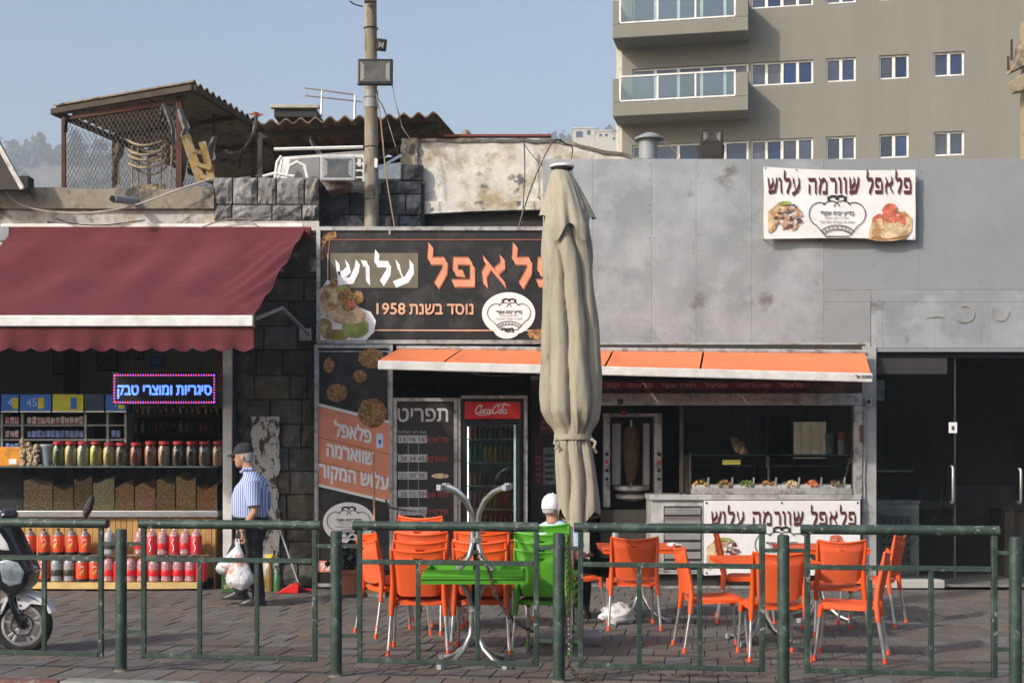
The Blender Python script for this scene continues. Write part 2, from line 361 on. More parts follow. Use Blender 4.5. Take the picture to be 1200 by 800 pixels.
m_falafel = mat('falafel_print', (.34, .19, .075), r=.8, var=.6, scale=28, bump=.2, c2=(.12, .06, .025), c2s=34, c2lo=.5, c2hi=.6)
m_olivesp = mat('olive_fruit_print', (.30, .22, .06), r=.6, var=.45, scale=8, bump=.05, c2=(.55, .42, .16), c2s=9)
m_meat = mat('meat_print', (.36, .19, .12), r=.8, var=.6, scale=30, bump=0, c2=(.62, .5, .38), c2s=26, c2lo=.55, c2hi=.6, c3=(.10, .04, .04), c3s=24)
m_tomato = mat('tomato_print', (.50, .12, .07), r=.6, var=.5, scale=14, bump=0, c2=(.75, .5, .38), c2s=18, c2lo=.56, c2hi=.66)
m_bread = mat('bread_print', (.60, .45, .28), r=.7, var=.4, scale=14, bump=0, c2=(.35, .18, .06), c2s=8)
m_leaf = mat('lettuce_print', (.28, .32, .09), r=.7, var=.4, bump=0)
m_vinyl = mat('white_vinyl', (.74, .73, .72), r=.5, var=.05, bump=.25, bscale=9, c2=(.6, .57, .53), c2s=3, c2lo=.6, c2hi=.8)
m_ochair = mat('orange_plastic', (.72, .10, .02), r=.5, var=.08, bump=.04, bscale=80, rnd=.07, c2=(.55, .10, .03), c2s=7, c2lo=.55, c2hi=.9)
m_gchair = mat('green_plastic', (.085, .33, .02), r=.5, var=.06, bump=.03, bscale=80)
m_alu = mat('brushed_aluminium', (.62, .62, .61), r=.32, metal=.85, var=.08, bump=.04)
m_chrome = mat('dull_chrome', (.45, .45, .44), r=.38, metal=.8, var=.1, bump=.03)
m_ocap = mat('orange_foot', (.75, .10, .03), r=.5, bump=0); m_gcap = mat('grey_foot', (.3, .31, .32), r=.6, bump=0); m_gcap2 = mat('green_foot', (.12, .45, .05), r=.5, bump=0)
m_umb = mat('beige_canvas', (.34, .305, .235), r=.9, var=.06, scale=2, bump=.45, bscale=10, stretch=(1.6, 1.6, .45), c2=(.28, .25, .19), c2s=1.6)
m_umb_in = mat('brown_lining', (.14, .09, .05), r=.9)
m_pole = mat('weathered_wood', (.24, .20, .14), r=.9, var=.3, scale=3, bump=.5, bscale=14, stretch=(3, 3, .5), c2=(.33, .32, .29), c2s=2.4, c2lo=.5, c2hi=.65, c3=(.10, .065, .03), c3s=5)
m_blackp = mat('black_plastic', (.018, .018, .02), r=.35, bump=.04)
m_wplast = mat('white_plastic', (.70, .69, .66), r=.4, bump=.03)
m_roofs = mat('asbestos_roof', (.22, .18, .14), r=.95, var=.3, bump=.5, c2=(.05, .042, .035), c2s=3)
m_roofb = mat('brown_roof', (.20, .135, .085), r=.9, var=.3, bump=.4, c2=(.06, .045, .03), c2s=3)
m_rustp = mat('rusty_post', (.085, .035, .025), r=.9, var=.3, bump=.4)
m_steel = mat('dark_steel', (.04, .035, .03), r=.7, bump=.2)
m_wire = mat('mesh_wire', (.07, .06, .055), r=.7, metal=.3, bump=0)
m_tower = mat('tower_render', (.205, .198, .166), r=.95, var=.05, scale=.3, bump=.25, bscale=9, c2=(.222, .215, .186), c2s=.5, c2lo=.4, c2hi=.7, c3=(.19, .18, .15), c3s=1.3, c3lo=.52, c3hi=.8, stretch=(1.4, 1, .22))
m_pane = mat('blue_window_pane', (.022, .036, .085), r=.06, var=.3, scale=1.5, bump=0, spec=.6, rnd=.35)
m_railg = glass('balcony_glass', (.62, .74, .74), 2.2, .02)
m_glass = glass('shop_glass', (.92, .91, .88), .9)
m_dglass = glass('dark_shop_glass', (.72, .75, .74), .6)
m_fglass = glass('fridge_glass', (.7, .78, .74), 1.3)
m_wood = mat('pine_boards', (.44, .25, .085), r=.55, var=.18, scale=3, bump=.1, stretch=(6, 1, .7), rnd=.08)
m_counter = mat('white_counter_metal', (.50, .50, .49), r=.45, metal=.25, bump=.05, c2=(.3, .29, .28), c2s=5)
m_cgrey = mat('grey_louvre_metal', (.24, .235, .23), r=.5, bump=.05)
m_redp = mat('red_print', (.60, .02, .02), r=.4, bump=0)
m_skin = mat('skin', (.42, .24, .16), r=.6, var=.1, bump=.05, spec=.3)
m_rubber = mat('tyre_rubber', (.022, .022, .022), r=.8, bump=.1)
m_rattan = mat('rattan', (.30, .24, .15), r=.8, var=.4, scale=30, bump=.5)
m_cloth = mat('torn_grey_cloth', (.16, .155, .15), r=.95, var=.3)

# ================================================================ GROUND
TH = math.atan2(9.04 - 9.94, 3.333 + 2.845)                # the railing runs at this yaw
RU = Vector((math.cos(TH), math.sin(TH), 0)); RV = Vector((-math.sin(TH), math.cos(TH), 0)); RO = Vector((-2.845, 9.94, 0))
def rp(u, v, z=0): return RO + RU*u + RV*v + Vector((0, 0, z))
def rail_y(x): return RO.y + (x - RO.x) * math.tan(TH)
struct('ground', MB().add([(-1180, -40, -.6), (1180, -40, -.6), (1180, 1300, -.6), (-1180, 1300, -.6)], [(0, 1, 2, 3)]), mat('dry_earth', (.16, .13, .09), r=1))
struct('road', MB().add([rp(-60, -.48, -.13), rp(-60, -12, -.13), rp(70, -12, -.13), rp(70, -.48, -.13)], [(0, 1, 2, 3)]), m_asph)
pav = struct('pavement', MB().add([rp(-40, -.33, -.035), rp(50, -.33, -.035), (60, 24, -.035), (-50, 24, -.035)], [(0, 1, 2, 3)]), m_sand)
kb = struct('kerb', MB().add([rp(-40, -.48, -.05), rp(50, -.48, -.05), rp(50, -.332, -.05), rp(-40, -.332, -.05)], [(0, 1, 2, 3)]), m_sand)
for i in range(-4, 9):
    a = MB().box(.006, .994, 0, .145, -.13, .0); o = a.build('kerb_stone', m_kr if i % 2 else m_kw, kb, bev=.018)
    o.location = rp(i - .25, -.477); o.rotation_euler.z = TH
pw, pl = .2, .4; cells = []
for j in range(0, 18):
    for i in range(-40, 70):
        u = i*pw + (0 if j % 2 else pw/2) ; v = -.328 + j*pl + pl/2; p = rp(u, v)
        if p.y > 16.15 or p.y < 5: continue
        if abs(p.x) > p.y * .375 * 1.08 + .3: continue
        cells.append((p.y, u, v))
cells.sort(); pm = []
for k in range(6):
    mb = MB(); t = random.uniform(-.0035, .0035)
    mb.box(-pw/2+.0028, pw/2-.0028, -pl/2+.0016, pl/2-.0016, -.03, 0)
    o = mb.build('paver', m_paver, None, bev=.0035, seg=1); pm.append(o.data); bpy.data.objects.remove(o)
for y, u, v in cells[:300]:
    o = link('paver', random.choice(pm), pav); o.location = rp(u, v, random.uniform(-.0025, .002))
    o.rotation_euler = (random.uniform(-.006, .006), random.uniform(-.012, .012), TH + random.choice((0, math.pi)) + random.uniform(-.008, .008))
mb = MB()
for y, u, v in cells[300:]:
    z = random.uniform(-.003, .003); dz = random.uniform(-.002, .002); g = .0025
    a, b, c, d = rp(u-pw/2+g, v-pl/2+g, z), rp(u+pw/2-g, v-pl/2+g, z+dz), rp(u+pw/2-g, v+pl/2-g, z+dz), rp(u-pw/2+g, v+pl/2-g, z)
    dn = Vector((0, 0, -.03)); e = Vector((0, 0, -.006)); g2 = .004
    a2, b2, c2, d2 = rp(u-pw/2+g+g2, v-pl/2+g+g2, z), rp(u+pw/2-g-g2, v-pl/2+g+g2, z+dz), rp(u+pw/2-g-g2, v+pl/2-g-g2, z+dz), rp(u-pw/2+g+g2, v+pl/2-g-g2, z)
    mb.add([a2, b2, c2, d2, a+e, b+e, c+e, d+e, a+dn, b+dn, c+dn, d+dn], [(0,1,2,3)] + [(q, q+4, (q+1) % 4+4, (q+1) % 4) for q in range(4)] + [(q+4, q+8, (q+1) % 4+8, (q+1) % 4+4) for q in range(4)])
mb.build('far_pavers', m_paver, pav, kind='stuff')

# ================================================================ HILLS AND FAR THINGS
def ridge(px):   # photo row of the skyline
    pts = [(-400, 150), (0, 178), (60, 176), (130, 182), (230, 196), (330, 205), (520, 196), (600, 180), (650, 168), (730, 164), (900, 158), (1400, 150)]
    for (a, b), (c, d) in zip(pts, pts[1:]):
        if a <= px <= c: return b + (d-b)*(px-a)/(c-a)
    return 160
def hill(u, v):
    Y = 640 + 360*v; px = -300 + 1700*u; X = fx(px, 1000) * (Y/1000); zt = fz(ridge(px), 1000)
    n = noise.noise(Vector((X*.01, Y*.01, 0)))
    return (X, Y, -.5 + (zt+.5)*(v**.8) + n*10*v*(1-v)*3)
struct('hill', MB().grid(hill, 120, 24).add([hill(i/120, 1) for i in range(121)] + [(hill(i/120, 1)[0], 1290, -1) for i in range(121)], [(i+1, i, i+121, i+122) for i in range(120)]),
       mat('hill_scrub', (.19, .155, .11), r=1, scale=.01, var=.2, c2=(.06, .075, .045), c2s=.015, c2lo=.42, c2hi=.6, bump=0), smooth=True)
m_far = mat('far_foliage', (.055, .07, .045), r=1, var=.4, scale=.3, bump=0)
def leafquad(mb, c, s):
    a = Vector((random.gauss(0, 1), random.gauss(0, 1), random.gauss(0, 1))).normalized(); b = a.orthogonal().normalized() * s; a = a.cross(b).normalized() * s * random.uniform(.5, 1)
    c = Vector(c); mb.add([c-a-b, c+a-b, c+a+b, c-a+b], [(0, 1, 2, 3)])
mb = MB()
for k in range(5200):
    u = random.random(); v = random.uniform(.45, 1.0); x, y, z = hill(u, v)
    if noise.noise(Vector((x*.0075, y*.0075, 3))) < -.12 and v < .95: continue
    if v < .62 and random.random() < .8: continue
    hh = random.uniform(4, 12)
    for q in range(5): leafquad(mb, (x + random.gauss(0, 3.6), y + random.gauss(0, 3), z + hh*random.random()), random.uniform(1.4, 3.2))
mb.build('hillside_wood', m_far, kind='stuff', label='hazy dark green woodland covering the distant hillside', cat='wood')
for i, (px, top, w, lab) in enumerate(((47, 153, 9, 'small slim tree on the hazy ridge, leftmost'), (88, 153, 16, 'round crowned tree on the hazy ridge beside the slim one'), (150, 158, 24, 'broad bushy tree on the hazy ridge behind the cage mesh'), (648, 158, 12, 'small dark tree beside the far pale house on the skyline'))):
    Y = 960; X = fx(px, Y); zt = fz(top, Y); zb = fz(ridge(px), Y) - 8; wd_ = w/1600*Y
    t = thing('ridge_tree', lab, 'tree', (X, Y, zb))
    MB().tube([(X, Y, zb), (X+.2, Y, zb+3), (X-.2, Y, (zt+zb)/2+2)], [1, .8, .5], 6).build('trunk', m_steel, t)
    c = MB(); h = zt - zb - 3
    for q in range(420):
        d = Vector((random.gauss(0, 1), random.gauss(0, 1), random.gauss(0, 1))).normalized() * random.uniform(.35, 1)
        leafquad(c, (X + d.x*wd_/2, Y + d.y*wd_/2, zb + 3 + h/2 + d.z*h/2), random.uniform(.5, 1.2))
    c.build('crown', m_far, t)
m_farw = mat('far_white_house', (.62, .58, .48), r=.9, bump=0)
def far_house(px0, px1, top, bot, Y, lab, wins, m):
    t = thing('hill_house', lab, 'house', (fx((px0+px1)/2, Y), Y, fz(bot, Y)))
    x0, x1, z0, z1 = fx(px0, Y), fx(px1, Y), fz(bot, Y) - 3, fz(top, Y)
    MB().box(x0, x1, Y, Y+8, z0, z1).build('wall', m, t); MB().box(x0-.3, x1+.3, Y-.3, Y+8.3, z1+.01, z1+.5).build('roof', m, t)
    for a, b, c, d in wins:
        MB().box(fx(a, Y), fx(b, Y), Y-.12, Y-.01, fz(d, Y), fz(c, Y)).build('window', m_pane, t)
far_house(672, 697, 151, 170, 494, 'cream flat roofed house on the skyline with a blue glass front', [(675, 683, 154, 161), (688, 692, 153, 158)], m_farw)
far_house(699, 716, 154, 172, 520, 'pale stepped house on the skyline nearer the tall building', [(702, 705, 157, 160), (709, 712, 157, 160)], m_farw)
far_house(714, 727, 157, 172, 546, 'small pale block on the skyline touching the tall building', [(718, 721, 161, 164)], m_farw)
far_house(618, 632, 160, 172, 507, 'low white house on the skyline behind the old plaster wall', [(622, 625, 163, 165)], m_farw)

# ================================================================ TOWER
TW = thing('apartment_building', 'tall beige apartment building with blue windows and glass balconies', 'building', (5, 56, 0), -.2, local=True)
def tu(px): t = (px-600)/1600; return (t*56-5)/(math.cos(.2)+t*math.sin(.2))
def tz(px, py): Y = 56 - tu(px)*math.sin(.2); return 1.6 + (528-py)/1600*Y
U0 = tu(729); U1 = 30
wins = []
def tw(px0, px1, top, bot): wins.append((tu(px0), tu(px1), tz((px0+px1)/2, bot), tz((px0+px1)/2, top), px0, px1))
rowz = [(tz(1000, 95), tz(1000, 67)), (tz(1000, 187), tz(1000, 159))]; pitch = rowz[0][0]-rowz[1][0]
rows = [rowz[0][0] + k*pitch for k in (2, 1, 0, -1, -2, -3)]; wh = rowz[0][1]-rowz[0][0]
holes = []
for k, z in enumerate(rows):
    for px0, px1, n in ((968, 1003, 2), (1030, 1065, 2), (1094, 1130, 2), (880, 953, 4)): holes.append((tu(px0), tu(px1), z, z+wh, n))
    if k < 3: holes.append((tu(741), tu(877), z-.95 if True else z, z+wh, 5))
    else: holes.append((tu(741), tu(877), z, z+wh, 5))
MB().wall(U0, U1, 0, 28, [h[:4] for h in holes], 0, .35).build('wall', m_tower, TW)
MB().box(U0+.01, U1, .5, 14, 0, 27.9).build('inner_block', m_dark, TW)
MB().box(U0-.25, U0-.003, .02, 14, 0, 28).build('side_wall', mat('tower_side', (.55, .52, .44), r=.9), TW)
MB().box(U0-.5, U1, -.3, 14, 28.01, 28.5).build('roof', m_tower, TW)
for (a, b, z0, z1, n) in holes:
    fr = MB(); w = .075
    fr.box(a, b, .10, .2, z0, z0+w); fr.box(a, b, .10, .2, z1-w, z1); fr.box(a, a+w, .101, .199, z0+w, z1-w); fr.box(b-w, b, .101, .199, z0+w, z1-w)
    for i in range(1, n): x = a + (b-a)*i/n; fr.box(x-w*.8, x+w*.8, .102, .198, z0+w, z1-w)
    fo = fr.build('window', m_wplast, TW)
    for i in range(n):
        x0 = a + (b-a)*i/n + w; x1 = a + (b-a)*(i+1)/n - w
        MB().add([(x0, .16, z0+w), (x1, .16, z0+w), (x1, .16, z1-w), (x0, .16, z1-w)], [(0, 1, 2, 3)]).build('pane', m_pane, fo)
for k in (0, 1):
    zb = tz(800, 137 if k == 0 else 47) ; pxl, pxr = 722, 884
    u0, u1 = tu(722) + .05, tu(884)-.5; d = 1.55; b = MB()
    z0 = 14.96 + 3.12*k; h = .55
    u1 = u0 + 5.35
    b.box(u0, u1, -d, -.003, z0, z0+h)                                   # slab with upstand
    b.box(u0, u0+.28, -d-.002, -.004, z0+h, z0+h+.95); b.box(u1-.5, u1+.002, -d-.002, -.004, z0+h, z0+h+.95)
    bo = b.build('balcony', m_tower, TW, bev=.02, seg=1)
    g0, g1 = u0+.3, u1-.52; fr = MB(); zz0, zz1 = z0+h+.02, z0+h+1.05; w = .06
    fr.box(g0, g1, -d, -d+.06, zz0, zz0+w); fr.box(g0-.03, g1+.03, -d-.01, -d+.07, zz1-w, zz1)
    for i, uu in enumerate((g0, g0+(g1-g0)*.33, g0+(g1-g0)*.66, g1)): fr.box(uu-.035, uu+.035, -d+.002, -d+.058, zz0+w, zz1-w)
    fr.build('railing_frame', m_wplast, bo)
    for i in range(3):
        a = g0+(g1-g0)*(.33*i) + .04; c = g0+(g1-g0)*(.33*(i+1) if i < 2 else 1) - .04
        MB().box(a, c, -d+.025, -d+.033, zz0+w, zz1-w).build('glass_panel', m_railg, bo)
# projecting stone corner of a neighbouring building, top right
t = thing('stone_cornice', 'weathered stepped stone cornice with rusty spikes at the right edge', 'cornice', (6.6, 17.2, 5.9))
Yc = 17.2
m_corn = mat('tan_cornice', (.36, .29, .19), r=.9, bump=.5, c2=(.15, .12, .09), c2s=6)
MB().prism([(fx(1181, Yc), fz(87, Yc)), (fx(1215, Yc), fz(72, Yc)), (fx(1215, Yc), fz(40, Yc)), (fx(1193, Yc), fz(55, Yc)), (fx(1190, Yc), fz(70, Yc))], Yc-.1, Yc+.1).build('upper_stone', m_corn, t, bev=.015)
MB().prism([(fx(1184, Yc), fz(96, Yc)), (fx(1188, Yc), fz(109, Yc)), (fx(1215, Yc), fz(104, Yc)), (fx(1215, Yc), fz(75, Yc))], Yc-.05, Yc+.1).build('lower_stone', m_corn, t, bev=.015)
MB().box(fx(1204, Yc), fx(1240, Yc), Yc+.1, Yc+.25, 3.0, fz(20, Yc)).build('wall', m_corn, t)
MB().box(fx(1185, Yc), fx(1187, Yc), Yc, Yc+.03, fz(70, Yc), fz(46, Yc)).build('rusty_spike', m_rustp, t)
MB().box(fx(1181, Yc), fx(1183, Yc), Yc, Yc+.03, fz(82, Yc), fz(66, Yc)).build('rusty_spike', m_rustp, t)
# ================================================================ KIOSK BUILDING (left) : x -8 .. -2.28
KX0, KX1 = -8.0, -2.29
KB = thing('kiosk_building', 'old stone kiosk building on the left with plastered parapet and dark basalt pier', 'building', (-5, 16, 0))
m_bord = m_mortar
MB().box(KX0, KX1, 20, 20.2, 0, 4.1).box(KX0, KX0+.2, 16.2, 20, 0, 4.1).box(KX1-.16, KX1-.02, 16.35, 20, 0, 3.1).build('wall', m_dim2, KB)
MB().box(KX0, KX1+.0, 16.36, 20.2, 3.12, 3.3).build('ceiling', m_dim2, KB)
MB().box(KX0, KX1, 16.3, 22.8, 4.12, 4.5).build('roof', m_cap, KB)
MB().box(KX0+.2, KX1, 16.1, 20, .001, .03).build('floor', m_floor, KB)
# pier core and blocks
px0, px1 = fx(278), fx(371)
MB().box(px0, px1, 16.04, 16.34, 0, 4.15).build('pier_core', m_mortar, KB)
z = 0.01; row = 0
rowh = [.27, .26, .25, .3, .27, .28, .27, .29, .28, .3, .28, .29, .27, .28]
def blockwall(x0, x1, z0, z1, wlo, whi, hs, yf, m, parent, name='stone_block', depth=.2, skip=None, jit=.02, bev=.018, g=.008):
    z = z0; r_ = 0
    while z < z1 - .03:
        h = min(hs[r_ % len(hs)], z1 - z); x = x0 - (random.random() * wlo if r_ % 2 else 0)
        while x < x1 - .02:
            w = random.uniform(wlo, whi); a = max(x, x0); b = min(x + w, x1)
            if x1 - b < .08: b = x1
            if b - a > .04 and not (skip and skip(a, b, z, z+h)):
                yy = yf + random.uniform(-jit, jit); mb = MB()
                n = 3
                def fn(u, v, a=a, b=b, z=z, h=h, yy=yy):
                    e = min(u, 1-u, v, 1-v); return (a+g + (b-a-2*g)*u, yy + (0 if e > .01 else .02) + random.uniform(-.009, .009), z+g + (h-2*g)*v)
                mb.sheet(fn, n, n, (0, depth, 0)); mb.build(name, m, parent)
            x = b if b == x1 else x + w
        z += h; r_ += 1
blockwall(px0, px1, 0.01, 4.15, .2, .42, rowh, 15.97, m_basalt, KB, 'stone_block', .07)
m_wpatch = mat('white_paint_on_stone', (.47, .46, .44), r=.9, var=.12, bump=1., bscale=30, c2=(.06, .055, .05), c2s=7, c2lo=.54, c2hi=.58, c3=(.10, .09, .08), c3s=19, c3lo=.58, c3hi=.62, stretch=(1.5, 1, .8))
def wp(u, v):
    x = fx(295) + (fx(328)-fx(295))*u; z = .02 + 1.98*v; k = noise.noise(Vector((v*9, u*2, 1)))*.07
    return (x + (k if u in (0, 1) else k*.3), 15.93 + noise.noise(Vector((x*9, z*9, 0)))*.012 + (.02 if v > .97 else 0), z)
MB().sheet(wp, 6, 30, (0, .03, 0)).build('painted_patch', m_wpatch, KB, smooth=True)
# rough stone edge
for k in range(11):
    z0 = .1 + k*.27; MB().ball((fx(284)+random.uniform(-.02, .03), 15.99, z0+.13), .12, 9, 6, (.75, .5, 1.05), .12).build('rubble_stone', m_basalt, KB)
# white door post
MB().box(fx(264), fx(274.5), 15.86, 15.96, 0, 2.9).build('door_post', m_white, KB, bev=.006)
MB().box(fx(275), fx(279), 15.9, 16.1, 0, 2.9).build('dark_jamb', m_dark, KB)
# lintel and parapet
MB().box(KX0, fx(278), 16.02, 16.3, 2.95, 3.7).build('lintel', m_mortar, KB)
def par(x0, x1, z0, z1, y, dep, m, name, amp=.02, nu=24, nv=6, top=0):
    def fn(u, v):
        x = x0+(x1-x0)*u; z = z0+(z1-z0)*v + (noise.noise(Vector((x*2.3, 5, z0)))*top if v > .99 else 0)
        return (x, y + noise.noise(Vector((x*2.2, z*3, 2)))*amp, z)
    return MB().sheet(fn, nu, nv, (0, dep, 0)).build(name, m, KB, smooth=True)
par(KX0, fx(252), 3.70, 4.42, 16.0, .3, m_plaster2, 'parapet_render', .03, 40, 8)
par(KX0, fx(252), 4.425, 4.66, 15.94, .36, m_cap, 'parapet_cap', .03, 40, 4, .03)
par(fx(-60), fx(57), 3.72, 4.3, 15.965, .1, m_plaster2, 'patched_render', .02, 10, 6, .04)
MB().box(fx(250), fx(374), 16.03, 16.3, 3.7, 4.78).build('parapet_core', m_mortar, KB)
xs = [250, 273, 302, 324, 357, 374]
for r_, (zt, zb) in enumerate(((208, 240), (240, 259))):
    xx = xs if r_ == 0 else [250, 272, 319, 354, 374]
    for a, b in zip(xx, xx[1:]):
        def fn(u, v, a=a, b=b, zt=zt, zb=zb):
            e = min(u, 1-u, v, 1-v); return (fx(a)+.008+(fx(b)-fx(a)-.016)*u, 15.95+(0 if e > .01 else .03)+random.uniform(-.012, .012), fz(zb)+.008+(fz(zt)-fz(zb)-.016)*v)
        MB().sheet(fn, 5, 4, (0, .09, 0)).build('concrete_block', m_cblock, KB)
MB().box(fx(250), fx(374), 15.99, 16.04, 3.7, fz(259)).build('render_band', m_plaster2, KB)
MB().box(fx(5), fx(357), 15.88, 15.93, fz(267)-.01, fz(264)).build('cream_conduit', m_cream, KB, bev=.008)
# pipe sticking out of the parapet
t = thing('drain_pipe', 'grey drain pipe jutting out of the plastered parapet above the maroon awning', 'pipe', (fx(150), 15.9, fz(232)))
MB().tube([(fx(164), 16.1, fz(235)), (fx(132)*.965, 15.45, fz(232, 15.4))], .045, 12).build('tube', m_gcap, t, smooth=True)
MB().cyl((fx(132)*.966, 15.452, fz(232, 15.4)), (fx(132)*.964, 15.43, fz(232, 15.4)), .036).build('dark_mouth', m_dark, t)
# neighbour's dark sloping panel at the far left
Yp = 15.6
t = thing('sloping_panel', 'dark grey sloping roof panel above the left end of the parapet', 'panel', (fx(0, Yp), Yp, 4.6))
MB().prism([(fx(-40, Yp), fz(222, Yp)), (fx(28, Yp), fz(222, Yp)), (fx(2, Yp), fz(175, Yp)), (fx(-20, Yp), fz(130, Yp)), (fx(-40, Yp), fz(130, Yp))], Yp, Yp+.12).build('panel', m_steel, t)
MB().bar((fx(28, Yp), Yp-.03, fz(222, Yp)), (fx(-2, Yp), Yp-.03, fz(168, Yp)), .05, .05).build('edge_trim', m_frame, t)
MB().box(fx(23, 16.3), fx(33, 16.3), 16.3, 16.5, fz(224, 16.3), fz(206, 16.3)).build('bracket_box', m_dark, t)
# pale wall beyond the parapet
struct('yellow_stone_wall', MB().box(-12.5, -9.6, 27, 27.3, 0, fz(211, 27)), mat('yellow_stone', (.42, .36, .22), r=.9, c2=(.2, .17, .1), c2s=3))
bpy.data.objects['yellow_stone_wall']['label'] = 'pale yellow stone wall beyond the cage'; bpy.data.objects['yellow_stone_wall']['category'] = 'wall'; del bpy.data.objects['yellow_stone_wall']['kind']

# maroon awning
AW = thing('maroon_awning', 'faded maroon canvas awning with scalloped valance over the kiosk', 'awning', (-4.6, 15, 3.5))
Yb = 13.55; Ya = 15.86; zr = fz(273, Ya); xa0, xa1 = fx(16, Ya), fx(360, Ya); zb_ = fz(376, Yb); xb0, xb1 = xa0 - .0, fx(297, Yb)
xa1 = xb1 + .19
MB().tube([(xa0-.02, Ya, zr), (xa1+.04, Ya, zr)], .07, 14).build('roller', m_maroon, AW, smooth=True)
MB().box(xa0-.17, xa0-.03, Ya-.06, Ya+.1, zr-.1, zr+.07).build('roller_bracket', m_gcap, AW, bev=.01)
MB().tube([(xa1+.045, Ya, zr), (xa1+.10, Ya, zr)], .03).build('roller_pin', m_steel, AW)
def cn(u, v):
    x = xa0 + ((xb1 - .02 + (xa1 - xb1)*(1-v)) - xa0)*u; y = Ya - .05 + (Yb+.03-Ya+.05)*v; z = zr + .03 + (zb_ + .06 - zr - .03)*v
    sag = -.05*math.sin(math.pi*v); w = 0
    q = x*1.6 + v*.9
    w += .026*math.sin(q*5+1.2*math.sin(x*1.7))*math.sin(math.pi*min(1, v*1.1)) + .02*noise.noise(Vector((x*2.4 + v*1.8, v*1.1, 4)))
    e = max(0, (u-.8)/.2); w += e*.034*math.sin((x*1.4 + v*1.4)*22+math.sin(v*7))*math.sin(math.pi*v)
    return (x, y, z + sag + w)
MB().sheet(cn, 110, 26, (0, 0, -.006)).build('canopy', m_maroon, AW, smooth=True)
MB().box(xb0-.05, xb1, Yb-.03, Yb+.03, zb_-.055, zb_+.055).build('front_bar', m_wplast, AW, bev=.012)
MB().box(xb1, xb1+.02, Yb-.035, Yb+.035, zb_-.07, zb_+.07).build('end_cap', m_steel, AW, bev=.004)
ns = 16; L_ = xb1 - xb0
def vn(u, v):
    x = xb0 + L_*u; sc = abs(math.sin(math.pi*u*ns)); dz = -.215 - .036*sc
    return (x, Yb + .005 + .018*math.sin(x*9) * v + .012*math.sin(x*23+1)*v, zb_ - .05 + dz*v)
MB().sheet(vn, 192, 5, (0, .004, 0)).build('valance', m_maroon, AW, smooth=True)
MB().tube([(xb1-.1, Yb+.05, zb_-.02), (fx(330, 14.7), 14.75, 3.14), (fx(362, 15.85), 15.85, 2.95)], .022).build('folding_arm', m_cgrey, AW)
MB().tube([(-6.2, Yb+.05, zb_-.02), (-6.6, 14.75, 3.14), (-6.5, 15.85, 2.95)], .022).build('folding_arm', m_cgrey, AW)
MB().box(fx(353), fx(367), 15.84, 15.95, 2.88, 3.02).build('arm_bracket', m_gcap, AW, bev=.01)

# kiosk counter
CN = thing('kiosk_counter', 'kiosk counter of pine boards with steel edge under the maroon awning', 'counter', (-4.6, 15.9, 0))
cx0, cx1 = -7.0, fx(253)
x = cx0
while x < cx1 - .02:
    b = min(x + .066, cx1); MB().box(x+.002, b-.002, 15.92, 15.94, .12, .825).build('board', m_wood, CN, bev=.003, seg=1); x += .066
MB().box(cx0, cx1-.01, 15.945, 16.5, .1, .82).build('carcass', m_dark, CN)
MB().box(cx1-.005, cx1+.012, 15.91, 16.5, .0, .83).build('end_panel', m_wood, CN)
MB().box(cx0, fx(258), 15.86, 16.52, .83, .905).build('steel_edge', m_alu, CN, bev=.008)
def ledge(u, v): x = -6.05 + (fx(240)+6.05)*u; return (x, 15.58 + .16*abs(u-.6)**2*2 + .3*v, .095 )
MB().sheet(ledge, 30, 2, (0, 0, -.07)).build('display_ledge', mat('ledge_board', (.62, .43, .18), r=.5, bump=.05), CN)
for xx in (-5.4, -4.1, -3.75): MB().cyl((xx, 15.8, -.02), (xx, 15.8, .024), .03).build('castor', m_rubber, CN)
# glass bins
SB = thing('nut_display_case', 'glass display case of seeds and nuts along the kiosk counter', 'display case', (-4.6, 16, .9))
parts_x = [-7.0, fx(30), fx(65), fx(89), fx(111), fx(137), fx(160), fx(185), fx(208), fx(232), fx(257)]
zc0, zc1 = .907, 1.405
MB().box(parts_x[0], parts_x[-1], 15.90, 15.906, zc0, zc1).build('front_glass', m_glass, SB)
MB().box(parts_x[0], parts_x[-1], 15.895, 16.4, zc1+.001, zc1+.016).build('top_shelf', mat('shelf_glass', (.12, .16, .15), r=.1, bump=0), SB)
MB().box(parts_x[0], parts_x[-1], 16.40, 16.42, zc0, zc1).build('back_panel', m_dim, SB)
nutc = [(.05, .07, .09), (.16, .15, .10), (.13, .12, .08), (.10, .095, .055), (.24, .22, .14), (.17, .13, .07), (.26, .15, .09), (.17, .14, .08), (.24, .16, .08), (.20, .11, .06)]
nuth = [.16, .32, .26, .36, .34, .29, .28, .33, .37, .27]
for i, (a, b) in enumerate(zip(parts_x, parts_x[1:])):
    if i: MB().box(a-.003, a+.003, 15.91, 16.39, zc0+.002, zc1-.002).build('divider', m_glass, SB)
    m = mat('nuts_%d' % i, tuple(min(.75, k*s_) for k, s_ in zip(nutc[i], (3.7, 2.9, 2.5))), r=.8, var=.7, scale=45, bump=1, bscale=60, c2=tuple(k*s_ for k, s_ in zip(nutc[i], (1.9, 1.4, 1.1))), c2s=55, c2lo=.5, c2hi=.56)
    def fn(u, v, a=a, b=b, i=i):
        x = a+.008+(b-a-.016)*u
        if v < .5: return (x, 15.912, zc0+.003 + (nuth[i] + .03*math.sin(u*5+i))*v*2)
        w = (v-.5)*2; return (x, 15.912+.45*w, zc0 + nuth[i] + .03*math.sin(u*5+i) + .05*w + .006*math.sin(u*40)*math.sin(w*30))
    MB().grid(fn, 10, 14).build('nut_heap', m, SB, kind='stuff')
    if i == 6: MB().ball(((a+b)/2+.05, 15.93, 1.0), .1, 10, 6, (1, .3, 1)).build('pink_packet', mat('pink_packet', (.45, .2, .17), r=.4), SB)
